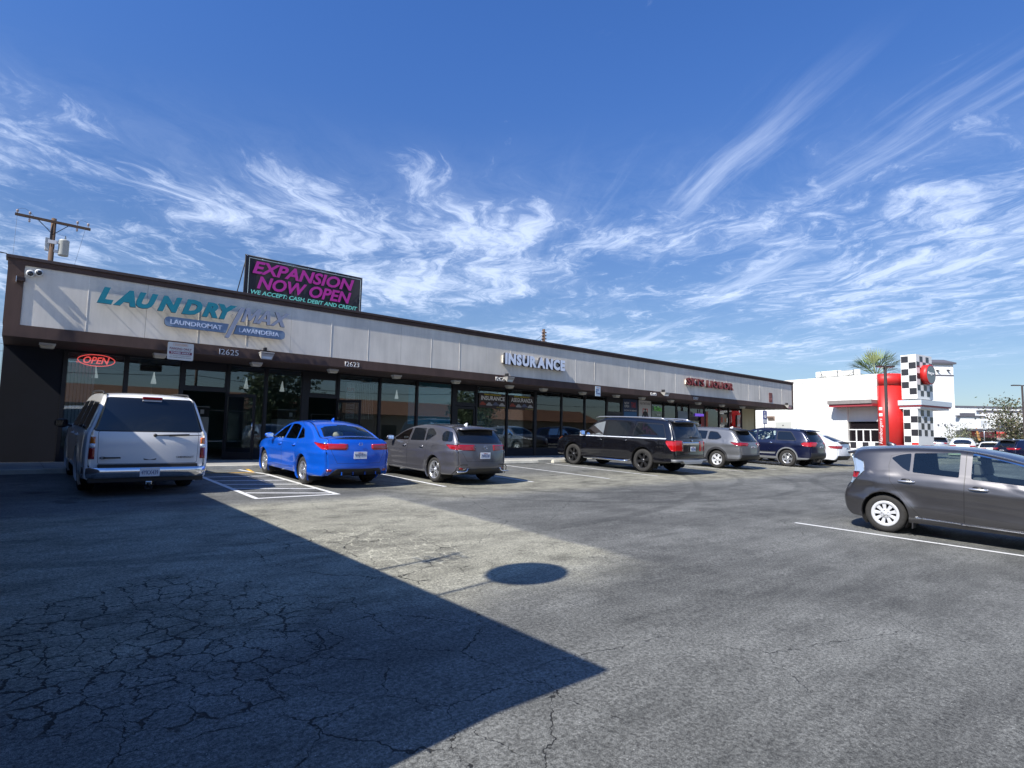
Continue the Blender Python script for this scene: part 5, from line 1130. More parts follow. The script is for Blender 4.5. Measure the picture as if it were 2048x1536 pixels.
t = Thing('green_lettering_sign', 'bright green lettered window sign on the dark pane', 'sign', (28.8, YG+.05, 2.9)); put(t, 'Fit Diet', 28.4, 3.1, .75, .28, YG-.05, mat('green_glow', (.08, .45, .03), .5, emit=(.2, .9, .05), es=.05), bold=.02); put(t, 'MENU', 28.65, 2.85, .35, .08, YG-.05, M_TXW)
t = Thing('purple_cross_sign', 'purple neon sign in the window of the liquor shop', 'sign', (33.2, YG-.05, 2.7)); m_ = MB(); m_.m(mat('purple_glow', (.2, .1, .7), .5, emit=(.25, .12, .9), es=.35)); m_.box(32.75, 33.75, YG-.05, YG-.03, 2.95, 3.12); t.part('bar', m_); m_ = MB(); m_.m(M_TXW); m_.box(33.2, 33.3, YG-.05, YG-.05, 3.15, 3.4); m_.box(33.2, 33.32, YG-.05, YG-.05, 2.7, 2.9); put(t, 'BEER', 33.0, 2.35, .5, .1, YG-.05, M_TXW); t.part('mark', m_)
for x0, x1, z0, z1, lb, col in ((33.95, 35.6, 1.35, 2.05, 'pale landscape poster low in the liquor shop window', (.42, .38, .36)), (37.1, 38.55, 1.3, 2.35, 'white poster with orange pictures in the last window', (.62, .58, .52)), (38.0, 38.4, 2.4, 3.2, 'narrow white sheet above the poster in the last window', (.6, .62, .6)), (33.4, 33.8, 1.3, 3.0, 'dark red panel in the liquor shop window', (.2, .012, .012)), (34.0, 34.25, 2.1, 3.3, 'orange striped strip in the liquor shop window', (.35, .12, .06)), (35.8, 36.6, 2.5, 3.2, 'cream shelf picture behind the second liquor pane', (.3, .28, .22)), (30.85, 31.9, 1.2, 3.2, 'pale clothing display behind the dark pane', (.18, .24, .3))):
    t = sign('window_poster', lb, 'poster', x0, x1, z0, z1, YG-.05, col, 'posters in the liquor shop windows')
    m_ = MB(); m_.m(M_TXR); m_.box(x0+.1*(x1-x0), x0+.3*(x1-x0), YG-.055, YG-.05, z0+.2*(z1-z0), z0+.7*(z1-z0)); m_.m(mat('print_orange', (.5, .2, .05), .6)); m_.box(x0+.65*(x1-x0), x0+.85*(x1-x0), YG-.055, YG-.05, z0+.25*(z1-z0), z0+.6*(z1-z0)); t.part('print', m_)
t = sign('open_card', 'small pale OPEN card beside the insurance door', 'sign', 15.5, 15.9, 1.95, 2.13, YG+.1, (.4, .45, .45)); put(t, 'OPEN', 15.56, 1.99, .28, .1, YG+.099, M_TXK)
t = sign('notice_sheet', 'pale notice sheet below the OPEN card', 'notice', 15.46, 15.75, 1.2, 1.8, YG+.1, (.35, .42, .42))
# red neon sign
t = Thing('neon_open_sign', 'red neon OPEN sign in an oval tube', 'neon sign', (1.67, YG+.2, 3.28)); M_NEON = mat('neon_red', (.9, .08, .06), .4, emit=(1, .1, .09), es=.8)
m_ = MB(); m_.m(M_NEON); m_.tube([(1.68+.44*math.cos(a), YG+.1, 3.48+.165*math.sin(a)) for a in [2*PI*q/36 for q in range(37)]], .012, 8, False); t.part('oval_tube', m_)
t.part('lettering', text_mesh('OPEN', .62, .2, .012, .25, .02, org=Vector((1.37, YG+.1, 3.38))), M_NEON)
m_ = MB(); m_.m(M_SEAL); m_.box(1.35, 2.0, YG+.19, YG+.2, 3.42, 3.44); t.part('backing_bar', m_)
# ------------------------------------------------------------------ fascia signs
M_TEALF = mat('sign_teal', (.008, .2, .26), .35, noise=.08); M_LAV = mat('sign_lavender', (.26, .29, .37), .35); M_PILL = mat('sign_slate_blue', (.17, .24, .34), .4); M_SIDE = mat('sign_edge', (.02, .025, .03), .5); M_SW = mat('sign_letter_white', (.55, .62, .75), .4)
t = Thing('laundromat_sign', 'teal and lavender raised letter sign with slate blue name plates', 'shop sign', (3.8, 18.0, 4.2))
def raised_word(t, word, x, z, W_, h_, y0, y1, face, side=None, shear=0, bold=.04, gap=.07, nm='letter', low=None):
    nat = []
    for ch in word:
        if ch == ' ': nat.append(.3); continue
        me = text_mesh(ch, None, 1, .01, shear, bold) if ch != "'" else text_mesh(ch, .16, .3, .01); nat.append(max(v.co.x for v in me.vertices)-min(v.co.x for v in me.vertices)); bpy.data.meshes.remove(me)
    sh = shear*.0
    tot = sum(nat)+gap*(len(word)-1); k = W_/tot
    for ch, n_ in zip(word, nat):
        if ch != ' ': raised(t, ch, x, z if ch != "'" else z+h_*.66, n_*k, h_ if ch != "'" else h_*.34, y0, y1, face, nm, shear, bold, side or M_SIDE)
        x += (n_+gap)*k
def raised(t, ch, x, z, w_, h_, y0, y1, face, nm='letter', shear=0, bold=.03, side=M_SIDE):
    me = text_mesh(ch, w_, h_, y1-y0, shear, bold, org=Vector((x, y1, z))); me.materials.append(side); me.materials.append(face)
    for p in me.polygons: p.material_index = 1 if abs(p.normal.y) > .9 else 0
    return t.part(nm, me)
raised_word(t, 'LAUNDRY', 1.375, 4.725, 3.33, .43, 17.92, 18.0, M_TEALF, shear=.3, bold=.065, gap=.0)
MAX_ = {'M': [[(0, 0), (.22, 0), (.22, .6), (.42, .14), (.58, .14), (.78, .6), (.78, 0), (1, 0), (1, 1), (.74, 1), (.5, .47), (.26, 1), (0, 1)]],
    'A': [[(0, 0), (.26, 0), (.5, .72), (.5, 1), (.37, 1)], [(.74, 0), (1, 0), (.63, 1), (.5, 1), (.5, .72)], [(.327, .2), (.673, .2), (.613, .38), (.387, .38)]],
    'X': [[(0, 0), (.27, 0), (.5, .33), (.73, 0), (1, 0), (.65, .5), (1, 1), (.73, 1), (.5, .67), (.27, 1), (0, 1), (.35, .5)]]}
for ch, x0, w_ in (('M', 4.83, .44), ('A', 5.25, .42), ('X', 5.66, .44)):
    m_ = MB()
    for pl in MAX_[ch]:
        q = [(x0+a*w_+.13*b_, 4.725+.43*b_) for a, b_ in pl]
        m_.m(M_SIDE); m_.prism(q, (0, 17.932, 0), X, Z, Y, .07); m_.m(M_LAV); m_.f([m_.bm.verts.new((p[0], 17.929, p[1])) for p in q])
    t.part('letter', m_)
m_ = MB(); m_.m(M_SIDE); m_.prism(rounded([(4.42, 4.2), (4.53, 4.2), (4.93, 5.14), (4.8, 5.14)], .03, 3), (0, 17.925, 0), X, Z, Y, .07); m_.m(M_LAV); m_.prism(rounded([(4.42, 4.2), (4.53, 4.2), (4.93, 5.14), (4.8, 5.14)], .03, 3), (0, 17.922, 0), X, Z, Y, .003); t.part('slash', m_)
for x0, x1, tx, rl in ((2.9, 4.52, 'LAUNDROMAT', 1), (4.66, 6.13, 'LAVANDERIA', 0)):
    pl = rounded([(x0, 4.34), (x1-.07*rl, 4.34), (x1, 4.61), (x0+.07*(1-rl), 4.61)], [.13, 0, 0, .13] if rl else [0, .13, .13, 0], 5); m_ = MB(); m_.m(M_SIDE); m_.prism(pl, (0, 17.96, 0), X, Z, Y, .07); m_.m(M_PILL); m_.prism(pl, (0, 17.957, 0), X, Z, Y, .003); po = t.part('name_plate', m_)
    me = text_mesh(tx, x1-x0-.32, .13, .012, 0, .015, org=Vector((x0+.14, 17.957, 4.41))); o_ = t.part('lettering', me, M_SW, parent=po)
m_ = MB(); m_.m(M_CHROME)
for q in range(14): m_.tube([(1.55+q*.34, 18.0, 4.9 if q % 2 else 4.78), (1.55+q*.34, YF, 4.9 if q % 2 else 4.78)], .008, 6)
for q in (3.1, 3.8, 4.3, 4.9, 5.5, 6.0): m_.tube([(q, 18.0, 4.47), (q, YF, 4.47)], .008, 6)
t.part('standoff', m_)
t = Thing('insurance_sign', 'white channel letter sign reading INSURANCE', 'shop sign', (16.7, 18.0, 4.43)); M_CHW = mat('channel_white', (.78, .84, .95), .4); M_CHS = mat('channel_side', (.012, .014, .025), .6)
raised_word(t, 'INSURANCE', 15.0, 4.43, 3.48, .47, 17.99, 18.11, M_CHW, bold=.06, side=M_CHS, gap=.09)
m_ = MB(); m_.m(M_STUC); m_.box(14.98, 18.46, 18.115, 18.198, 4.5, 4.8); t.part('raceway', m_)
t = Thing('liquor_sign', 'dark red channel letter sign reading SKI\'S LIQUOR', 'shop sign', (30.7, 18.0, 4.5)); M_CHR = mat('channel_red', (.3, .02, .02), .4); M_CHRS = mat('channel_red_side', (.05, .01, .01), .6)
raised_word(t, "SKI'S LIQUOR", 28.2, 4.5, 5.0, .42, 17.98, 18.1, M_CHR, bold=.03, side=M_CHRS, gap=.14)
m_ = MB(); m_.m(M_STUC); m_.box(28.25, 33.1, 18.105, 18.198, 4.56, 4.8); t.part('raceway', m_)
for num, x0, w_, wh in (('12625', 4.36, .52, 'above the first door'), ('12623', 8.21, .5, 'above the second open door'), ('12621', 14.66, .44, 'above the insurance door'), ('12619', 25.05, .5, 'above the blue poster'), ('12617', 29.07, .48, 'left of the red channel letters')):
    t = Thing('street_number', 'pale house number %s on the brown trim %s' % (num, wh), 'house number', (x0, YF-.04, 3.73), 'house numbers on the trim')
    raised_word(t, num, x0, 3.735, w_, .155, YF-.055, YF-.031, M_TXW if num != '12617' else mat('numerals_grey', (.3, .3, .3), .5), side=M_TXW, bold=-.012, gap=.14, nm='numeral')
t = sign('tow_away_sign', 'white PARKING ONLY and TOWED AWAY notice hung from the trim', 'sign', 3.05, 3.69, 3.46, 3.94, YF-.06, (.62, .6, .54), corner=.04)
put(t, 'PARKING ONLY', 3.1, 3.74, .54, .06, YF-.061, mat('ink_maroon', (.2, .04, .06), .6), bold=.02); put(t, 'CUSTOMER', 3.22, 3.86, .3, .035, YF-.061, mat('ink_orange', (.6, .22, .06), .6)); m_ = MB(); m_.m(mat('ink_maroon', (.2, .04, .06), .6)); m_.box(3.09, 3.65, YF-.062, YF-.0605, 3.615, 3.69); t.part('red_bar', m_)
put(t, 'TOWED AWAY', 3.13, 3.627, .48, .05, YF-.0625, M_TXW, bold=.015); put(t, 'ALL OTHERS WILL BE', 3.12, 3.705, .5, .02, YF-.061, M_TXK); put(t, 'AT VEHICLE OWNERS EXPENSE', 3.12, 3.565, .5, .022, YF-.061, M_TXK); put(t, 'UNAUTHORIZED VEHICLES NOT PERMITTED', 3.1, 3.515, .54, .022, YF-.061, M_TXK)
m_ = MB(); m_.m(mat('ink_orange', (.6, .22, .06), .6))
for q in ((3.18, 3.54, 3.905, 3.91), (3.18, 3.54, 3.845, 3.85), (3.18, 3.185, 3.85, 3.905), (3.535, 3.54, 3.85, 3.905)): m_.box(q[0], q[1], YF-.062, YF-.0605, q[2], q[3])
t.part('frame_line', m_)
t = sign('parking_notice', 'narrow pale blue parking notice on the trim above the black SUV', 'sign', 20.7, 21.06, 3.46, 3.92, YF-.06, (.5, .6, .68)); put(t, 'PARKING\nFOR\nCUSTOMERS', 20.73, 3.55, .3, .24, YF-.061, M_PTXT); put(t, 'TOW', 20.78, 3.83, .2, .05, YF-.061, mat('ink_orange', (.6, .22, .06), .6))
t = sign('notice_plate', 'small dark red notice plate on the last fascia panels', 'sign', 38.2, 38.66, 4.05, 4.68, YF-.02, (.2, .06, .05)); put(t, 'NO\nLOITERING', 38.24, 4.2, .38, .3, YF-.021, mat('ink_pink', (.45, .2, .18), .6))
# flood lights on the trim
M_FLG = mat('flood_lens', (.55, .62, .62), .15, coat=1)
def flood(x0, x1, z0, z1, label, col=M_CHROME):
    t = Thing('flood_light', label, 'flood light', ((x0+x1)/2, 17.95, z0), 'flood lights on the trim'); m_ = MB(); m_.m(mat('flood_body', (.35, .34, .32), .5)); w_ = (x1-x0)
    m_.hexa([(x0, 17.82, z1-.02), (x0, 17.86, z1), (x0+.03, 17.9, z0), (x0+.0, 18.08, z1-.01), (x1, 17.82, z1-.02), (x1, 17.86, z1), (x1-.03, 17.9, z0), (x1, 18.08, z1-.01)]); m_.box(x0-.01, x1+.01, 17.8, 18.1, z1, z1+.03, .004); t.part('housing', m_)
    m_ = MB(); m_.m(M_FLG); m_.poly([(x0+.025, 17.83, z1-.03), (x1-.025, 17.83, z1-.03), (x1-.05, 17.885, z0+.02), (x0+.05, 17.885, z0+.02)]); t.part('lens', m_)
    m_ = MB(); m_.m(M_BLACK); xm = (x0+x1)/2; m_.box(xm-.03, xm-.01, 18.0, 18.17, z1+.03, z1+.19); m_.box(xm+.01, xm+.03, 18.0, 18.17, z1+.03, z1+.19); m_.box(xm-.05, xm+.05, 18.1, 18.165, z1-.02, z1+.05); t.part('bracket', m_)
    return t.o
flood(5.42, 5.79, 3.68, 3.86, 'flood light on the trim left of the second house number'); flood(15.0, 15.36, 3.7, 3.87, 'flood light on the trim under the white channel letters'); flood(25.85, 26.25, 3.74, 3.91, 'flood light on the trim right of the third last house number'); flood(40.3, 40.85, 3.71, 3.92, 'flood light on the trim at the far corner of the shops')
# small sheds of light under the soffit
LX = [.51, 3.04, 5.7, 8.24, 10.72, 13.43, 16.28, 18.33, 20.97, 23.52, 25.7, 28.38, 31.23, 33.97, 36.55]
WH = ['over the dark end wall', 'beside the tow-away sign', 'left of the first open door leaf', 'over the second open door', 'above the window blinds', 'left of the insurance door', 'between the two insurance banners', 'over the first shaded pane', 'over the second shaded pane', 'near the pale blue notice', 'over the transom before the blue poster', 'over the white figure poster', 'over the green lettering', 'over the purple neon', 'before the yellow end panel']
M_OPAL = mat('opal_diffuser', (.55, .53, .45), .4); base = None
def soffit_light(x, y, label):
    t = Thing('canopy_light', label, 'canopy light', (x, y, ZS), 'canopy lights under the soffit'); m_ = MB(); m_.m(M_WASH); m_.box(x-.17, x+.17, y-.13, y+.13, ZS-.05, ZS+.005, .01); t.part('base_plate', m_)
    m_ = MB(); m_.m(M_OPAL); rg = []
    for h, s_ in ((.052, 1), (.1, .96), (.125, .8), (.13, .55)): rg.append([(x+.155*s_*(q[0]), y+.12*s_*q[1], ZS-h) for q in rounded([(-1, -1), (1, -1), (1, 1), (-1, 1)], .3, 2)])
    m_.rings(rg, True, True); t.part('diffuser', m_); return t.o
for x, wh in zip(LX, WH):
    lb = 'square canopy light '+wh
    if base is None: base = soffit_light(x, 19.2, lb)
    else: dup(base, (x, 19.2, ZS), lb)
# cameras and the box on the corner
for x, z, wh in ((.04, 5.27, 'lower left'), (.2, 5.32, 'upper right')):
    t = Thing('dome_camera', '%s of the two white dome cameras at the top corner of the fascia' % wh, 'security camera', (x, YF-.02, z), 'dome cameras on the fascia'); m_ = MB(); m_.m(M_WASH); m_.lathe((x, YF, z), (0, -1, -.25), [(.075, 0), (.085, .06), (.08, .09), (.06, .1)], 20); t.part('housing', m_); m_ = MB(); m_.m(M_GDARK); m_.lathe((x, YF-.095, z-.024), (0, -1, -.25), [(.06, 0), (.05, .03), (.03, .045), (.001, .05)], 16); t.part('dome', m_)
m_ = MB(); m_.m(M_SOFF); m_.box(-.2, -.04, YF-.16, YF-.031, 5.03, 5.12, .006); m_.m(M_WASH); m_.box(-.215, -.2, YF-.17, YF-.031, 5.0, 5.13); single('bracket_box', m_, None, 'dark bracket box with a pale end at the corner of the fascia', 'bracket')
# the banner on the roof
t = Thing('roof_banner', 'black EXPANSION NOW OPEN banner with magenta letters on the roof', 'banner', (7.3, 19.5, 5.3)); m_ = MB(); m_.m(mat('banner_black', (.03, .028, .035), .6, noise=.2, scale=2)); n_ = 24; rg = []
def by(u): return 19.5+.03*math.sin(u*9)+.02*math.sin(u*23)
top_ = [m_.bm.verts.new((5.3+4.04*i/n_, by(i/n_), 7.2-.045*math.sin(PI*i/n_))) for i in range(n_+1)]; bot_ = [m_.bm.verts.new((5.3+4.04*i/n_, by(i/n_)+.03, 5.55)) for i in range(n_+1)]
m_.sm = True
for i in range(n_): m_.f([bot_[i], bot_[i+1], top_[i+1], top_[i]])
ob = t.part('sheet', m_)
M_MAG = mat('banner_magenta', (.5, .03, .32), .6); M_MINT = mat('banner_mint', (.2, .72, .6), .6); M_BLINE = mat('banner_line', (.5, .6, .6), .6)
t.part('lettering', text_mesh('EXPANSION', 3.5, .42, .003, .25, .03, org=Vector((5.5, 19.45, 6.62))), M_MAG); t.part('lettering', text_mesh('NOW OPEN', 3.25, .42, .003, .25, .03, org=Vector((5.66, 19.45, 6.14))), M_MAG); t.part('lettering', text_mesh('WE ACCEPT: CASH, DEBIT AND CREDIT', 3.68, .16, .003, .2, .02, org=Vector((5.48, 19.45, 5.92))), M_MINT)
m_ = MB(); m_.m(M_BLINE)
for q in ((5.38, 9.26, 7.1, 7.115), (5.38, 9.26, 5.83, 5.845), (5.38, 5.395, 5.845, 7.1), (9.245, 9.26, 5.845, 7.1)): m_.box(q[0], q[1], 19.448, 19.452, q[2], q[3])
t.part('border_line', m_); m_ = MB(); m_.m(M_DISC)
for q in (5.3, 7.3, 9.34): m_.tube([(q, 19.56, 5.3), (q, 19.56, 7.22)], .02, 8); m_.tube([(q, 19.57, 7.0), (q, 21.0, 5.32)], .016, 6)
m_.tube([(5.28, 19.56, 7.2), (9.36, 19.56, 7.2)], .02, 8); t.part('support', m_)
m_ = MB(); m_.m(M_CHROME)
for i in range(9):
    for z in (7.17, 5.7): m_.lathe((5.33+3.98*i/8, by(i/8)-.005, z-.04*math.sin(PI*i/8)), (0, -1, 0), [(.014, 0), (.014, .004), (.005, .004)], 8)
t.part('eyelet', m_)
m_ = MB(); m_.m(M_DISC); m_.lathe((38.8, 19.6, 5.3), (0, 0, 1), [(.13, 0), (.13, .42), (.2, .43), (.2, .5), (.16, .56), (.001, .58)], 16); single('roof_vent', m_, None, 'small dark capped vent on the roof near the far end', 'roof vent')
# ------------------------------------------------------------------ burger place beyond the shops
P0 = Vector((50.1, 17.6, 0)); D_ = Vector((.16505, .98629, 0)); N_ = Vector((.98629, -.16505, 0)); GZ = gz(17.1)
def rb(mb, u0, u1, o0, o1, z0, z1, bev=0):      # box in the frame of the side wall: u along it, o into the building
    c = P0+D_*(u0+u1)/2+N_*(o0+o1)/2; c.z = (z0+z1)/2; mb.obox(c, D_, N_, Z, abs(u1-u0)/2, abs(o1-o0)/2, (z1-z0)/2, bev)
def rp(u, o, z): q = P0+D_*u+N_*o; return Vector((q.x, q.y, z))
M_RWHITE = stucco('restaurant_stucco', (.74, .74, .7), .06); M_RRED = mat('restaurant_red', (.5, .018, .016), .45, noise=.06); M_CHK = mat('tile_black', (.03, .03, .035), .25); M_CHW2 = mat('tile_white', (.72, .72, .7), .25); M_RDARK = mat('dark_window', (.012, .01, .012), .08, spec=.7); M_ALU = mat('white_aluminium', (.7, .7, .7), .4); M_CANR = mat('canopy_grey', (.22, .2, .19), .5, noise=.15); M_CANRED = mat('canopy_red', (.3, .04, .05), .5)
rs = Thing('burger_restaurant', 'white restaurant with a red rounded column and a chequered tower', 'restaurant', (P0.x, P0.y, GZ))
b = MB(); b.m(M_RWHITE); rb(b, -2.42, 0, .3, 4, 3.15, 6.7); rb(b, 0, 22, 0, 4, GZ-.3, 5.75); rb(b, 0, 22, -.03, 4, 5.75, 6.38); rb(b, 0, 22, -.06, 4, 6.38, 6.72); rb(b, -2.42, 0, .0, .3, 4.7, 5.75); rb(b, -2.42, 0, -.03, .3, 5.75, 6.38); rb(b, -2.42, 0, -.06, .3, 6.38, 6.72); rb(b, 0, 22, -.02, 0, 2.66, 2.74)
rb(b, -2.42, 0, .32, .6, 3.14, 4.7); rb(b, -2.4, 0, .3, .5, GZ, 1.0); rs.part('wall', b)
b = MB(); b.m(M_CHW2); rb(b, -2.42, .3, .02, .3, 1.0, 1.5); rb(b, -2.42, .3, .015, .3, GZ-.1, 1.0); b.m(M_CHK)
for j in range(2):
    for i in range(6):
        if (i+j) % 2 == 0: rb(b, .28-.46*i-.45, .28-.46*i, .006, .013, GZ+.06+.48*j, GZ+.06+.48*(j+1))
rs.part('chequered_base', b)
b = MB(); b.m(M_RDARK); rb(b, -2.4, .2, .25, .29, 1.5, 3.14); wo = rs.part('window', b)
b = MB(); b.m(M_ALU)
for u in (-2.4, -1.62, -1.08, -.56, .2): rb(b, u-.04, u+.04, .19, .26, 1.5, 2.45)
for z, h in ((1.5, .05), (2.43, .07), (3.1, .05)): rb(b, -2.4, .2, .185, .255, z, z+h)
rs.part('frame', b, parent=wo)
b = MB(); b.m(M_CANR); rb(b, -1.6, .95, -1.1, .2, 4.42, 4.72, .01); rb(b, -2.42, -1.55, -1.1, .2, 4.43, 4.71); b.m(M_CANRED); rb(b, -2.42, .88, -1.0, .2, 4.22, 4.418, .01); rs.part('canopy', b)
b = MB(); b.m(mat('grey_door', (.42, .43, .4), .6)); rb(b, 4.8, 6.3, -.03, .05, GZ, 3.1); do = rs.part('door', b); b = MB(); b.m(M_BLACK); rb(b, 5.3, 5.75, -.045, -.031, 2.5, 2.56); rb(b, 5.5, 5.6, -.05, -.031, 2.75, 2.85); rs.part('door_sign', b, parent=do)
b = MB(); b.m(M_RRED); b.sm = True; seg = []
pts = [(-2.42, -.25)]+[(-2.75-.95*math.sin(a)*1.25, .45-1.1*math.cos(a)) for a in [PI*.5*k/12 for k in range(13)]]+[(-4.7, 1.6), (-4.7, 3), (-2.42, 3)]
b.rings([[rp(u, o, z) for u, o in pts] for z in (GZ-.1, 5.75)], True, True); b.rings([[rp(u*1.0-.02, o-.02, z) for u, o in pts] for z in (5.752, 6.62)], True, True); rs.part('red_column', b)
rs.part('lettering', text_mesh('Hamburgers', 2.6, .3, .03, .3, .0, right=Z, up=-D_, org=rp(-3.0, -.72, 1.3).xyz) if False else text_mesh('Hamburgers', 1.9, .3, .03, .3, 0, right=Z, up=D_, org=rp(-2.98, -.62, 1.4)), M_ALU)
b = MB(); b.m(M_ALU)
for z in (3.45, 3.9): rb(b, -2.95, -2.72, -.66, -.55, z, z+.22)
rs.part('white_square', b)
tw = MB(); tw.m(M_CHW2); rb(tw, -5.05, -4.02, 0, 2.35, 4.7, 7.95); rb(tw, -5.0, -4.05, .03, 2.3, GZ-.1, 4.0)
for j in range(8):
    z0 = 7.85-.47*(j+1)
    if z0 < 4.6: break
    for i in range(2):
        if (i+j) % 2 == 1-(j % 2)*0 or (i+j) % 2 == 1: pass
        if (i+j) % 2 == 0: tw.m(M_CHK); rb(tw, -4.02-.5*(i+1), -4.02-.5*i-.03, -.01, .001, z0, z0+.46)
for j in range(9):
    z0 = 7.85-.42*(j+1)
    if z0 < 4.6: break
    for i in range(5):
        if (i+j) % 2: tw.m(M_CHK); rb(tw, -5.062, -5.049, .04+.46*i, .04+.46*(i+1)-.02, z0, z0+.4)
for j in range(7):
    z0 = 3.95-.48*(j+1)
    if z0 < GZ: break
    for i in range(2):
        if (i+j) % 2 == 0: tw.m(M_RRED if (j == 5 and i == 1) else M_CHK); rb(tw, -4.05-.47*(i+1), -4.05-.47*i-.03, .018, .029, z0, z0+.46)
    for i in range(5):
        if (i+j) % 2 and j < 4: tw.m(M_CHK); rb(tw, -5.012, -4.999, .06+.45*i, .06+.45*(i+1)-.02, z0, z0+.44)
rs.part('chequered_tower', tw)
b = MB(); b.m(mat('canopy_pale', (.5, .56, .6), .4)); rb(b, -5.33, -3.75, -.1, 4.6, 4.25, 4.62, .01); b.m(M_CANRED); rb(b, -5.3, -3.75, -.06, 4.5, 4.15, 4.245); b.m(M_ALU); rb(b, -5.2, -3.75, 0, 4.4, 4.0, 4.145); rs.part('front_canopy', b)
b = MB(); b.m(M_RWHITE); b.hexa([tuple(rp(u, o, z)) for u, o, z in ((-4.68, .3, 3.0), (-4.68, .3, 3.998), (-3.9, .3, 3.0), (-3.9, .3, 3.998), (-4.68, 1.2, 3.0), (-4.68, 1.2, 3.998), (-3.9, 1.2, 3.0), (-3.9, 1.2, 3.998))]); rs.part('corner_wall', b)
t = Thing('round_logo_sign', 'round red and grey lettered sign on the chequered tower', 'sign', rp(-5.1, 1.15, 6.5)); b = MB(); b.m(M_RRED); b.lathe(rp(-5.07, 1.15, 6.5), -D_, [(.001, 0), (.72, 0), (.72, .4), (.66, .42)], 32); t.part('rim', b); b = MB(); b.m(mat('logo_grey', (.16, .2, .21), .4)); b.lathe(rp(-5.07, 1.15, 6.5), -D_, [(.66, .41), (.001, .415)], 32); fo = t.part('face', b)
t.part('lettering', text_mesh("Burger", .95, .28, .02, .3, .01, right=N_, up=Z, org=rp(-5.485, .68, 6.42)), M_ALU, parent=None)
b = MB(); b.m(M_RWHITE); rb(b, 1.0, 3.1, 1.0, 1.2, 6.8, 7.36); rb(b, -.5, 1.0, 1.0, 1.2, 6.8, 7.3); b.m(M_DISC)
for u in (-.1, 2.6, 1.2): b.tube([rp(u, .9, 6.7), rp(u, .9, 7.35)], .02, 6)
b.tube([rp(-.1, .9, 7.25), rp(2.6, .9, 7.25)], .02, 6); b.tube([rp(-.5, .9, 6.85), rp(3.1, .9, 6.85)], .03, 6); b.tube([rp(-.1, .9, 7.1), rp(.4, .9, 6.85)], .02, 6); b.tube([rp(2.6, .9, 7.1), rp(2.1, .9, 6.85)], .02, 6)
single('rooftop_screen', b, None, 'white rooftop screen with a dark metal frame on the restaurant', 'roof screen')
b = MB(); b.m(mat('wall_lamp', (.25, .17, .13), .5)); b.hexa([tuple(rp(u, o, z)) for u, o, z in ((6.35, -.28, 3.5), (6.35, -.3, 3.62), (6.35, 0, 3.2), (6.35, 0, 3.62), (6.95, -.28, 3.5), (6.95, -.3, 3.62), (6.95, 0, 3.2), (6.95, 0, 3.62))]); single('wall_lamp', b, None, 'brown wedge shaped wall lamp above the grey side door', 'wall lamp')
b = MB(); b.m(M_KERB); rb(b, -6, 3, -1.9, -1.7, .3, GZ+.12); b.m(M_CONC); rb(b, -6, 22, -1.7, 0, .3, GZ+.11); struct('restaurant_walk', b, None)
t = Thing('planter_hedge', 'low dark hedge behind the navy SUV', 'hedge', P(1525, 862, 44)); b = MB(); b.m(mat('hedge_leaf', (.025, .03, .015), .8, noise=.5, scale=8)); c0 = P(1520, 868, 44)
for i in range(900):
    a = R_.uniform(-1, 1); q = c0+X*a*1.3+Y*R_.uniform(-.4, .4)+Z*(R_.uniform(-1.0, .42)*(1-.25*a*a)); n_ = Vector((R_.uniform(-1, 1), R_.uniform(-1, 1), R_.uniform(-1, 1))).normalized(); u = n_.orthogonal().normalized()*.05; v = n_.cross(u).normalized()*.05; b.poly([q-u-v, q+u-v, q+u+v, q-u+v])
t.part('foliage', b, fix=False)
# accessible parking sign
t = Thing('accessible_parking_sign', 'blue accessible parking sign on a thin grey post', 'sign', (36.6, 17.7, ZW)); b = MB(); b.m(M_STEEL); b.tube([(36.6, 17.75, ZW), (36.6, 17.75, 3.45)], .03, 8); t.part('post', b); b = MB(); b.m(mat('sign_blue', (.06, .1, .32), .4)); b.box(36.33, 36.87, 17.71, 17.718, 2.55, 3.4, .003); bo = t.part('board', b)
b = MB(); b.m(M_TXW); b.box(36.38, 36.82, 17.704, 17.709, 2.6, 2.85); b.lathe((36.6, 17.709, 3.28), (0, -1, 0), [(.05, 0), (.05, .004), (.001, .005)], 12); b.tube([(36.6+.12*math.cos(a), 17.706, 3.06+.12*math.sin(a)) for a in [PI*.9+PI*1.3*q/12 for q in range(13)]], .018, 4); b.box(36.58, 36.62, 17.704, 17.709, 3.08, 3.24); b.box(36.58, 36.72, 17.703, 17.708, 3.06, 3.09); t.part('symbol', b, parent=bo)
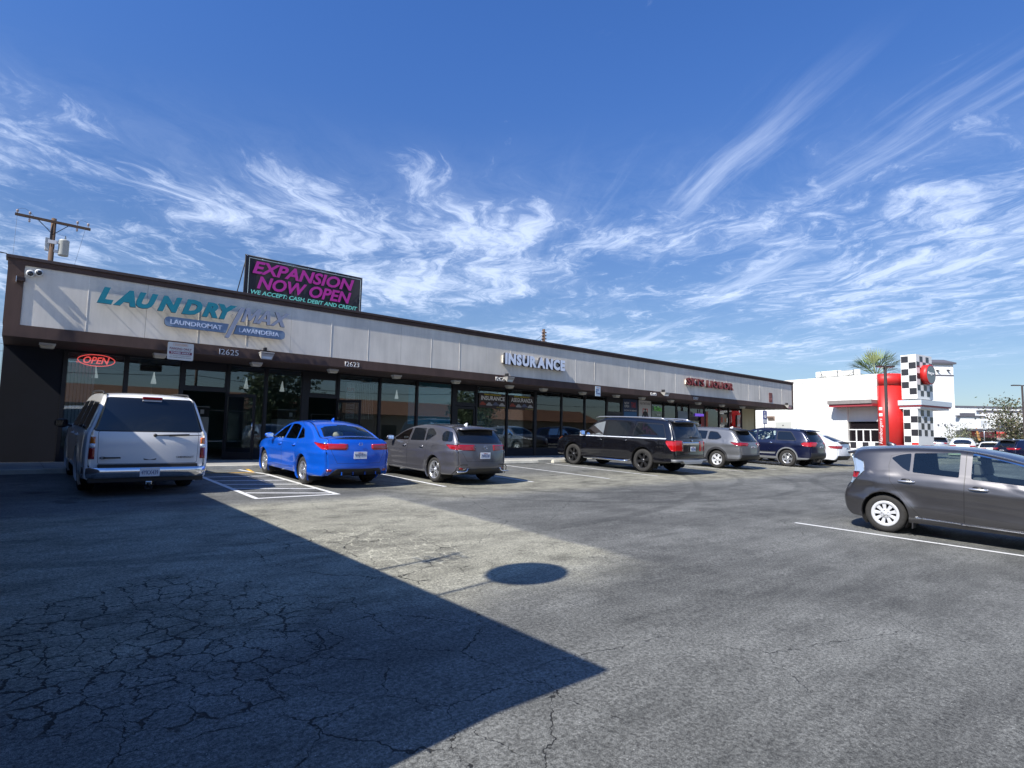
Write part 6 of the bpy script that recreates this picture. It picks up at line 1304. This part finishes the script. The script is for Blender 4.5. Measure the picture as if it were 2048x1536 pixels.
# ------------------------------------------------------------------ poles and wires
M_WOOD = mat('pole_wood', (.09, .055, .035), .85, noise=.3, scale=3, stretch=(1, 1, .1)); M_INS = mat('insulator', (.35, .28, .26), .3)
pb = P(101, 520, 34); pt = P(111, 440, 34)
t = Thing('utility_pole', 'brown wooden utility pole with a crossarm and grey transformer behind the roof', 'utility pole', (pb.x, pb.y, GZ)); b = MB(); b.m(M_WOOD); b.tube([(pb.x, pb.y, GZ), (pb.x, pb.y, pt.z+.15)], [.17, .125], 12); t.part('pole', b)
ca, cb_ = P(41, 425, 34), P(177, 460, 34); ca = Vector((ca.x, pb.y-.16, ca.z)); cb_ = Vector((cb_.x, pb.y-.16, ca.z-.02)); cm = pt.z-.1; dx = (cb_-ca).length/2
ca = Vector((pb.x-1.75, pb.y-.2, cm+.03)); cb_ = Vector((pb.x+1.75, pb.y-.2, cm-.03)); b = MB(); b.m(M_WOOD); b.hexa([tuple(p+q) for p in (ca, cb_) for q in (Vector((0, -.06, -.07)), Vector((0, -.06, .07)), Vector((0, .06, -.07)), Vector((0, .06, .07)))]); b.m(M_DISC); b.tube([(pb.x-.75, pb.y-.16, cm), (pb.x, pb.y-.15, cm-.75)], .02, 6); b.tube([(pb.x+.75, pb.y-.16, cm), (pb.x, pb.y-.15, cm-.75)], .02, 6); t.part('crossarm', b)
for u in (-1.65, -1.1, 1.1, 1.62):
    b = MB(); b.m(M_INS); p = Vector((pb.x+u, pb.y-.2, cm+.07)); b.lathe(p, (0, 0, 1), [(.02, 0), (.02, .1), (.07, .12), (.05, .16), (.07, .18), (.045, .24), (.001, .26)], 12)
    if abs(u) < 1.3: b.lathe(p-Z*.15, (0, 0, -1), [(.03, 0), (.06, .05), (.035, .1), (.06, .15), (.03, .22), (.001, .24)], 12)
    t.part('insulator', b)
b = MB(); b.m(mat('transformer_grey', (.42, .43, .4), .5, noise=.1)); b.lathe((pb.x+.55, pb.y-.05, cm-1.9), (0, 0, 1), [(.001, 0), (.24, .01), (.26, .05), (.26, .85), (.27, .87), (.27, .92), (.2, .98), (.001, 1.0)], 24); b.lathe((pb.x+.6, pb.y-.1, cm-.92), (0, 0, 1), [(.05, 0), (.03, .05), (.05, .1), (.03, .16), (.02, .25), (.001, .26)], 10); b.m(M_ALU); b.box(pb.x+.1, pb.x+.35, pb.y-.1, pb.y+.05, cm-1.75, cm-1.6); b.box(pb.x+.1, pb.x+.35, pb.y-.1, pb.y+.05, cm-1.2, cm-1.05); b.box(pb.x-.2, pb.x+.2, pb.y-.24, pb.y-.14, cm-1.3, cm-1.1); tr_ = t.part('transformer', b)
b = MB(); b.m(mat('pale_cover', (.5, .5, .48), .6)); b.box(pb.x-.32, pb.x-.14, pb.y-.05, pb.y+.2, cm-1.7, cm-.95, .02); t.part('side_box', b)
b = MB(); b.m(M_BLACK)
def wire(a, c, sag=.4, r=.009, n=10, mb=None): mb.tube([Vector(a).lerp(Vector(c), i/n)-Z*sag*4*(i/n)*(1-i/n) for i in range(n+1)], r, 5)
wire((pb.x-1.65, pb.y-.2, cm-.05), (pb.x-1.75, pb.y+.5, 3), .0, .006, 3, b); wire((pb.x+1.5, pb.y-.2, cm-.05), (pb.x-.2, pb.y+1.5, 3), 0, .006, 3, b); wire((pb.x-1.1, pb.y-.2, cm+.3), (pb.x+.6, pb.y-.1, cm-.7), .25, .006, 8, b); wire((pb.x-1.65, pb.y-.2, cm+.33), (pb.x-1.1, pb.y-.2, cm+.3), -.12, .006, 6, b); wire((pb.x+1.1, pb.y-.2, cm+.3), (pb.x+1.62, pb.y-.2, cm+.3), -.12, .006, 6, b); t.part('jumper_wires', b)
pb2 = P(1087, 690, 46); pt2 = P(1087, 658, 46)
t = Thing('utility_pole', 'thin weathered pole top with insulators behind the roof above the white letters', 'utility pole', (pb2.x, pb2.y, GZ)); b = MB(); b.m(M_WOOD); b.tube([(pb2.x, pb2.y, GZ), (pb2.x, pb2.y, pt2.z)], [.17, .12], 12); t.part('pole', b)
for z in (.25, .5, .75, 1.0):
    b = MB(); b.m(M_INS)
    for s_ in (-1, 1): b.lathe((pb2.x+s_*.13, pb2.y-.05, pt2.z-z), (s_, 0, 0), [(.02, 0), (.06, .02), (.04, .06), (.06, .1), (.001, .12)], 10)
    t.part('insulator', b)
b = MB(); b.m(M_BLACK); wire((pb2.x-.15, pb2.y, pt2.z-.5), (pb2.x-8, pb2.y+2, 4), .3, .012, 8, b); wire((pb2.x-.15, pb2.y, pt2.z-.8), (pb2.x-1.2, pb2.y, pt2.z-1.0), .2, .02, 6, b); t.part('service_wire', b)
b = MB(); b.m(M_BLACK); c_ = Vector((-.42, 18.0, 5.62)); wire(tuple(c_), (-7, 17.0, 7.2), .35, .012, 12, b); wire(tuple(c_), (-7, 17.3, 6.8), .35, .009, 12, b); single('service_cable', b, None, 'black service cable reaching the top corner of the shops from the left', 'cable')
def far_wire(px0, py0, px1, py1, d, r, label):
    b = MB(); b.m(M_BLACK); a = P(px0, py0, d); c = P(px1, py1, d); wire(a, c, .2, r, 10, b); single('power_line', b, None, label, 'power line', 'lines past the end wall')
far_wire(-60, 668, 30, 688, 40, .015, 'upper of the thin wires crossing the gap beside the end wall'); far_wire(-60, 690, 30, 700, 40, .015, 'lower of the thin wires crossing the gap beside the end wall')
# lamp posts
def lamp_post(px, ptop, d, label, arm=1.3, h0=None):
    p = P(px, ptop, d); t = Thing('lamp_post', label, 'lamp post', (p.x, p.y, h0 if h0 is not None else .2), 'lamp posts'); b = MB(); b.m(mat('post_bronze', (.04, .03, .03), .5)); z0 = h0 if h0 is not None else .2
    b.box(p.x-.075, p.x+.075, p.y-.075, p.y+.075, z0, p.z); b.lathe((p.x, p.y, z0), (0, 0, 1), [(.25, 0), (.25, .5), (.001, .5)], 16); t.part('post', b)
    b = MB(); b.m(MATS['post_bronze']); s_ = CX.copy(); s_.z = 0; s_.normalize(); f_ = Z.cross(s_)
    for q in (-1, 1): b.obox(p+s_*q*arm*.62+Z*.0, s_, f_, Z, arm*.38, .16, .05, .01)
    b.obox(p, s_, f_, Z, arm*.25, .03, .03); hd = t.part('lamp_head', b); b = MB(); b.m(M_FLG)
    for q in (-1, 1): b.obox(p+s_*q*arm*.62-Z*.056, s_, f_, Z, arm*.3, .12, .004)
    t.part('lens', b, parent=hd); return t
lamp_post(1770, 733, 38, 'dark square lamp post in front of the red column', .55)
lamp_post(2044, 771, 58, 'dark lamp post at the far side of the lot by the bare tree', 1.0)
# ------------------------------------------------------------------ palm and trees
def palm(c, R0, label):
    t = Thing('palm_tree', label, 'palm tree', (c.x, c.y, GZ)); b = MB(); b.m(mat('palm_bark', (.12, .09, .06), .9, noise=.3)); b.tube([(c.x, c.y, GZ), (c.x+.1, c.y, c.z*.5), (c.x, c.y, c.z)], [.3, .24, .22], 10); t.part('trunk', b)
    b = MB(); mg = [mat('palm_green_%d' % i, q, .55) for i, q in enumerate(((.16, .22, .06), (.3, .33, .14), (.08, .12, .035)))]
    for i in range(34):
        az = i*2.39996+R_.uniform(-.2, .2); el = 1.35-1.75*(i/33)**.85+R_.uniform(-.08, .08); Lp = R0*R_.uniform(.4, .5)
        d = Vector((math.cos(az)*math.cos(el), math.sin(az)*math.cos(el), math.sin(el))); p1 = c+d*Lp; b.m(mg[i % 3]); b.tube([c, p1], [.05, .04], 5)
        s_ = d.cross(Z).normalized(); n_ = s_.cross(d).normalized()
        for k in range(17):
            a = -.85+1.7*k/16; ll = R0*.56*(1-.3*abs(a))*R_.uniform(.88, 1.05); dd = (d*math.cos(a)+s_*math.sin(a)+n_*.1*math.sin(k*2.0)).normalized(); q = (s_*math.cos(a)-d*math.sin(a))*.055
            m1 = p1+dd*ll*.55; e = p1+dd*ll-Z*ll*R_.uniform(.05, .22)*math.cos(el); b.poly([p1, m1-q, e, m1+q])
    t.part('fronds', b, fix=False); return t
palm(P(1752, 752, 84), 4.6, 'tall fan palm rising behind the restaurant roof')
def tree(c, rad, h0, label, n, cols, size=.09, limbs=9, dens=1.0, spread=1.0):
    t = Thing('tree', label, 'tree', (c.x, c.y, h0)); b = MB(); b.m(mat('bark', (.07, .05, .04), .9, noise=.3)); zb = c.z-rad*.95; b.tube([(c.x, c.y, h0), (c.x+.1, c.y, (h0+zb)/2), (c.x, c.y, zb)], [rad*.07+.04, rad*.055+.03, rad*.045+.02], 9); tips = []
    for i in range(limbs):
        a = i*2.4; e = R_.uniform(.35, 1.2); p = Vector((c.x, c.y, zb-.1)); d = Vector((math.cos(a)*math.cos(e)*spread, math.sin(a)*math.cos(e)*spread, math.sin(e))); pts = [p]
        for k in range(5): d = (d+Vector((R_.uniform(-.3, .3), R_.uniform(-.3, .3), R_.uniform(-.05, .3)))).normalized(); p = p+d*rad*.34; pts.append(p); tips.append(p)
        b.tube(pts, [rad*.035+.015, rad*.028+.012, rad*.02+.01, .03, .02, .01], 6)
        for k in range(1, 5):
            d2 = Vector((R_.uniform(-1, 1), R_.uniform(-1, 1), R_.uniform(-.2, .8))).normalized(); q = pts[k]+d2*rad*.35; tips.append(q); b.tube([pts[k], q], [.022, .006], 5)
    t.part('trunk', b); b = MB(); ms = [mat(label.split()[0]+'_leaf_%d' % i, q, .65) for i, q in enumerate(cols)]
    for i in range(n):
        tp = tips[i*7919 % len(tips)]; q = tp+Vector((R_.gauss(0, 1), R_.gauss(0, 1), R_.gauss(0, .8)))*rad*.17*dens; n_ = Vector((R_.uniform(-1, 1), R_.uniform(-1, 1), R_.uniform(-.4, 1))).normalized(); u = n_.orthogonal().normalized(); v = n_.cross(u); a = R_.uniform(0, 6); uu = (u*math.cos(a)+v*math.sin(a))*size*R_.uniform(.6, 1.3); vv = n_.cross(uu)*.5
        b.m(ms[(i*31+i//97) % len(ms)]); b.poly([q-uu, q-vv, q+uu, q+vv])
    t.part('crown', b, fix=False); return t
tree(P(2040, 842, 62), 3.3, .4, 'sparse brownish tree partly bare beside the far lamp post', 5200, ((.07, .075, .03), (.05, .065, .025), (.11, .09, .05)), .13)
tree(P(1918, 868, 80), 2.0, .4, 'slim pale green tree beside the white square tower', 1400, ((.1, .12, .05), (.06, .07, .03), (.2, .2, .14)), .12)
# ------------------------------------------------------------------ the shopping centre far away
M_FARW = stucco('far_white', (.72, .73, .72), .05); M_FARD = mat('far_roof', (.09, .09, .11), .7); M_AWN = mat('awning_pink', (.6, .16, .14), .7); M_GREYB = mat('far_grey', (.3, .29, .28), .8)
def frame_at(px, py, d): p = P(px, py, d); s_ = Vector((CX.x, CX.y, 0)).normalized(); return p, s_
def fbox(mb, px0, px1, py0, py1, d, depth, turn=0, z0=None):
    a = P(px0, py0, d); c = P(px1, py0, d); s_ = Vector((CX.x, CX.y, 0)).normalized(); f_ = Vector((-CZ.x, -CZ.y, 0)).normalized()
    w_ = abs((c-a).dot(s_)); zt = (P(px0, py0, d).z+P(px1, py0, d).z)/2; zb = P((px0+px1)/2, py1, d).z if z0 is None else z0; m_ = (a+c)/2; m_.z = (zt+zb)/2
    mb.obox(m_+f_*depth/2, s_, f_, Z, w_/2, depth/2, abs(zt-zb)/2); return m_, s_, f_, w_, zt, zb
t = Thing('corner_tower', 'tall white square tower with a dark cap and a dark band', 'tower', P(1885, 884, 88)); b = MB(); b.m(M_FARW); q = fbox(b, 1862, 1906, 728, 884, 88, 3.3, z0=.3); t.part('wall', b)
b = MB(); b.m(M_FARD); m0, s_, f_, w_, zt, zb = q; cc = m0.copy(); cc.z = zt
b.obox(cc+f_*1.65+Z*.1, s_, f_, Z, w_/2+.3, 1.95, .12); b.hexa([tuple(cc+f_*1.65+Z*zz+s_*i*(w_/2+.3)*k_+f_*j*1.95*k_) for i in (-1, 1) for j in (-1, 1) for zz, k_ in ((.22, 1), (.75, .45))]); t.part('cap_roof', b)
b = MB(); b.m(M_FARD); zz = P(1885, 751, 88).z; q2 = cc.copy(); q2.z = zz; b.obox(q2+f_*1.65, s_, f_, Z, w_/2+.03, 1.68, .1); t.part('band', b)
b = MB(); b.m(M_FARD)
for u, z in ((-.8, 742), (.8, 741)): c_ = cc+s_*u-f_*.2; c_.z = P(1885, z, 88).z; b.obox(c_, (s_-Z*.5).normalized(), f_, (Z+s_*.5).normalized(), .22, .2, .02)
for u in (-1, 0, 1): c_ = cc+s_*u-f_*.05; c_.z = P(1885, 850, 88).z; b.obox(c_, s_, f_, Z, .1, .06, .1)
t.part('outlet', b)
t = Thing('shopping_centre', 'long white retail building with dark flat roof edges beyond the tower', 'retail building', P(1960, 885, 115)); b = MB(); b.m(M_FARW); fbox(b, 1900, 2150, 817, 884, 118, 12, z0=.3); fbox(b, 1921, 1990, 834, 861, 102, 8); fbox(b, 1921, 1962, 861, 884, 106, 6, z0=.3); fbox(b, 1963, 2150, 825, 862, 108, 6); t.part('wall', b)
b = MB(); b.m(M_FARD); fbox(b, 1903, 2150, 813.5, 817, 117.9, 1); fbox(b, 1961, 2150, 822, 825.5, 107.9, 1); q = fbox(b, 1916, 1970, 831, 833.5, 101.8, 1); fbox(b, 1928, 1950, 826, 831, 102, 1); t.part('roof', b)
b = MB(); b.m(M_GREYB); fbox(b, 1928, 2010, 861, 884, 107, 1, z0=.3); fbox(b, 2012, 2048, 866, 884, 107, 1, z0=.3); t.part('shopfront', b)
b = MB(); b.m(M_AWN); fbox(b, 1957, 2014, 864, 875, 104, 2); aw = t.part('awning', b); b = MB(); b.m(M_RDARK); fbox(b, 1960, 1990, 875, 885, 105, 1.2, z0=.3); t.part('window', b)
p = P(1975, 849, 107.4); s_ = Vector((CX.x, CX.y, 0)).normalized(); t.part('lettering', text_mesh('402', 4.2, 1.1, .1, .1, .02, right=s_, up=Z, org=p), mat('far_letter', (.05, .05, .05), .5)); p = P(1975, 853, 107.4); t.part('lettering', text_mesh('FURNITURE', 4.4, .3, .1, 0, .02, right=s_, up=Z, org=p), MATS['far_letter'])
p = P(1986, 870, 103.8); t.part('lettering', text_mesh('SALES', 2.4, .6, .1, 0, .02, right=s_, up=Z, org=p), M_AWN if False else mat('awning_red', (.5, .05, .04), .6), parent=aw)
t = Thing('drive_canopy', 'flat dark grey canopy on thin posts at the far side of the lot', 'canopy', P(2020, 885, 82)); b = MB(); b.m(M_FARD); q = fbox(b, 1978, 2120, 858.5, 862.5, 82, 5); t.part('canopy_roof', b); b = MB(); b.m(M_BLACK)
for px_ in (1991, 2046, 2080): p = P(px_, 862, 84); b.tube([(p.x, p.y, .3), (p.x, p.y, p.z)], .09, 8)
t.part('post', b)
t = Thing('roadside_sign', 'tall pale panel sign on a thin post in front of the far shops', 'sign', P(1969, 885, 70)); p = P(1969, 880, 70); b = MB(); b.m(M_STEEL); b.tube([(p.x, p.y, .3), (p.x, p.y, P(1969, 845, 70).z)], .05, 6); t.part('post', b); b = MB(); b.m(mat('sign_pale', (.5, .53, .55), .5)); fbox(b, 1963, 1974, 841, 853, 69.9, .1); fbox(b, 1968, 1972, 855, 859, 69.9, .1); t.part('board', b)
t = Thing('feather_flag', 'orange and white feather flag leaning beside the pink awning', 'flag', P(1963, 885, 90)); b = MB(); b.m(mat('flag_orange', (.6, .3, .1), .7)); a0, a1, a2, a3 = P(1952, 856, 90), P(1954, 856, 90), P(1962, 881, 90), P(1957, 881, 90); b.hexa([tuple(q+Vector((0, o, 0))) for q, o in ((a3, 0), (a0, 0), (a3, .05), (a0, .05), (a2, 0), (a1, 0), (a2, .05), (a1, .05))]); t.part('cloth', b)
t = Thing('low_wall', 'pale low wall and red gate posts seen through the windows of the graphite car', 'wall', P(1950, 905, 40)); b = MB(); b.m(mat('green_wall', (.35, .42, .3), .8)); fbox(b, 1900, 2110, 899, 912, 45, .3); t.part('wall', b)
# pole lamp near awning
# ------------------------------------------------------------------ neighbour on the left whose shadow lies over the lot
M_NB = stucco('neighbour_stucco', (.3, .34, .31), .15); M_NB2 = stucco('neighbour_dark_wall', (.05, .05, .055), .15)  # unseen neighbour wall kept dark so it bounces less light onto the lot
t = Thing('neighbour_building', 'low dark walled flat roofed building beside the lot whose roof edge shades the paving', 'building', (-6, 11, .2)); b = MB(); b.m(M_NB2); b.box(-14, -.56, 2.2, 19.9, -.2, 3.5); t.part('wall', b); b = MB(); b.m(M_ROOF); b.box(-14.1, -.45, 2.1, 20, 3.502, 3.6); t.part('roof', b)
b = MB(); b.m(M_NB); b.box(-.52, -.4, 20.45, 60, .4, 2.62); single('boundary_wall', b, None, 'pale green boundary wall running past the end of the shops', 'wall')
dz = 5.4; dc = Vector((4.22-(dz-.13), 4.66-.13*(dz-.13), dz)); t = Thing('satellite_dish', 'round dish on the neighbouring roof casting a disc of shade on the lot', 'satellite dish', (dc.x, dc.y, 3.6)); b = MB(); b.m(M_WASH); b.lathe(dc, SUN+Vector((.2, -.1, .35)), [(.39, .07), (.34, .035), (.2, .01), (.001, 0), (.2, -.005), (.34, .02), (.39, .055)], 32); t.part('reflector', b); b = MB(); b.m(M_DISC); b.tube([(dc.x-.15, dc.y, 3.6), (dc.x-.12, dc.y, dz-.3), dc-SUN*.05], .018, 8); b.tube([dc-Z*.36, dc+SUN*.45-Z*.15], .012, 6); b.lathe(dc+SUN*.45-Z*.15, -SUN, [(.04, 0), (.05, .1), (.001, .1)], 10); t.part('mast', b)
az_ = 5.4; ac = Vector((3.85-(az_-.16), 5.7-.13*(az_-.16), az_)); t = Thing('roof_aerial', 'small television aerial on the neighbouring roof', 'aerial', (ac.x, ac.y, 3.6)); b = MB(); b.m(M_DISC); b.tube([(ac.x-.1, ac.y, 3.6), (ac.x, ac.y, az_)], .02, 6); b.tube([ac-Vector((.3, .1, 0)), ac+Vector((.3, .1, .05))], .02, 6)
for q in (-.25, -.1, .08, .25): b.tube([ac+Vector((q, -.18, 0)), ac+Vector((q, .18, 0))], .012, 5)
t.part('elements', b)
# ------------------------------------------------------------------ the street behind the camera, mirrored in the shop windows
M_TAN = stucco('tan_stucco', (.4, .3, .2), .15); M_BROOF = mat('brown_tiles', (.22, .11, .06), .8, noise=.25)
t = Thing('street_building', 'long tan building with a brown tiled roof across the street', 'building', (15, -42, -1.1)); b = MB(); b.m(M_TAN); b.box(-45, 95, -52, -42, -1.3, 4.2); t.part('wall', b); b = MB(); b.m(M_BROOF); b.hexa([(-46, -53, 4.202), (-43, -49, 6.6), (-46, -41, 4.202), (-43, -45, 6.6), (96, -53, 4.202), (93, -49, 6.6), (96, -41, 4.202), (93, -45, 6.6)]); t.part('roof', b)
b = MB(); b.m(M_RDARK)
for i in range(22): b.box(-40+6*i, -37.4+6*i, -42.03, -41.98, .2, 2.6)
t.part('window', b)
b = MB(); b.m(mat('fence_metal', (.02, .02, .02), .6)); b.box(-40, 80, -22.03, -21.97, -.6, -.52)
b.box(-40, 80, -22.03, -21.97, .95, 1.02)
for i in range(600): b.box(-40+.2*i, -39.975+.2*i, -22.012, -21.988, -.65, 1.15)
single('street_fence', b, None, 'black bar fence along the street edge of the lot', 'fence')
poles = []
for i, x in enumerate((-22, 14, 47)):
    b = MB(); b.m(M_WOOD); b.tube([(x, -26, -.8), (x, -26, 10)], [.17, .12], 8); b.box(x-.07, x+.07, -27.3, -24.7, 9.2, 9.34); b.box(x-.07, x+.07, -27.1, -24.9, 8.2, 8.32); single('street_pole', b, None, ['wooden street pole with two crossarms opposite the first shop door', 'wooden street pole with two crossarms opposite the insurance office', 'wooden street pole with two crossarms opposite the liquor shop'][i], 'utility pole', 'street poles across the lot')
for j, (yy, zz) in enumerate(((-27.2, 9.4), (-26.6, 9.4), (-25.4, 9.4), (-24.8, 9.4), (-27, 8.4), (-25, 8.4), (-26, 7.0))):
    b = MB(); b.m(M_BLACK)
    for x0, x1 in ((-60, -22), (-22, 14), (14, 47), (47, 85)): wire((x0, yy, zz), (x1, yy, zz), .7, .03 if j == 6 else .016, 12, b)
    single('street_wire', b, None, 'overhead street wire strung between the wooden poles', 'power line', 'street wires')
tree(Vector((19, -17, 5.0)), 3.4, -.5, 'dense green street tree opposite the insurance windows', 5200, ((.04, .06, .02), (.06, .09, .03), (.03, .045, .015)), .2, 10)
tree(Vector((44, -19, 4.6)), 3.2, -.5, 'leafy green street tree opposite the liquor shop', 4200, ((.04, .06, .02), (.06, .09, .03)), .2, 9)
# ------------------------------------------------------------------ cars
cars = {}
cars['suv'] = make_car(CAR['suv'], 'parked_suv', 'white SUV seen from behind in shade with a chrome bumper and number 4YKX439', 1.93, 12.5+1.22, 1)
cars['blue'] = make_car(CAR['blue'], 'parked_sedan', 'bright blue four door saloon beside the hatched bay', 5.85, 13.1, 1)
cars['hatch'] = make_car(CAR['hatch'], 'parked_hatchback', 'warm grey five door hatchback parked between the blue saloon and the empty bay', 8.92, 12.4, 1)
cars['long'] = make_car(CAR['long'], 'parked_suv', 'long black SUV with dark wheels and silver roof rails', 17.78, 12.55, 1)
cars['cross'] = make_car(CAR['cross'], 'parked_crossover', 'cool grey crossover with black cladding right behind the black SUV', 23.05, 12.8, 1)
cars['navy'] = make_car(CAR['navy'], 'parked_suv', 'navy blue SUV with grey cladding and chrome window frames', 28.2, 12.2, 1)
cars['coupe'] = make_car(CAR['coupe'], 'parked_crossover', 'pearl white fastback crossover partly hidden by the navy SUV', 31.4, 12.3, 1)
cars['near'] = make_car(CAR['near'], 'parked_hatchback', 'graphite grey hatchback with silver wheel covers cut off by the picture edge', 11.9, 3.37, -1)
def place(key, p, ang, label, swap=None, scale=1):
    M = Matrix.Translation(p) @ Matrix.Rotation(ang, 4, 'Z')
    c = dup(cars[key].o, label=label, group='cars at the far side of the lot', mtx=M, swap=swap)
    return c
def at(px, d, z=None): q = P(px, 890, d); return Vector((q.x, q.y, (gz(q.y) if z is None else z)+.006))
place('coupe', at(1925, 52), .2, 'white crossover whose roof shows above the graphite car', {'paint_pearl_white': P_WHITE})
place('hatch', at(1985, 42), 0.1, 'white hatchback seen above the roof of the graphite car', {'paint_warm_grey': P_WHITE})
place('cross', at(2032, 40), -.6, 'dark blue crossover at the right edge behind the graphite car', {'paint_cool_grey': P_NAVY})
place('cross', at(1876, 62), .4, 'silver crossover beside the chequered tower base', {'paint_cool_grey': P_SILV})
for k in ('near',): pass
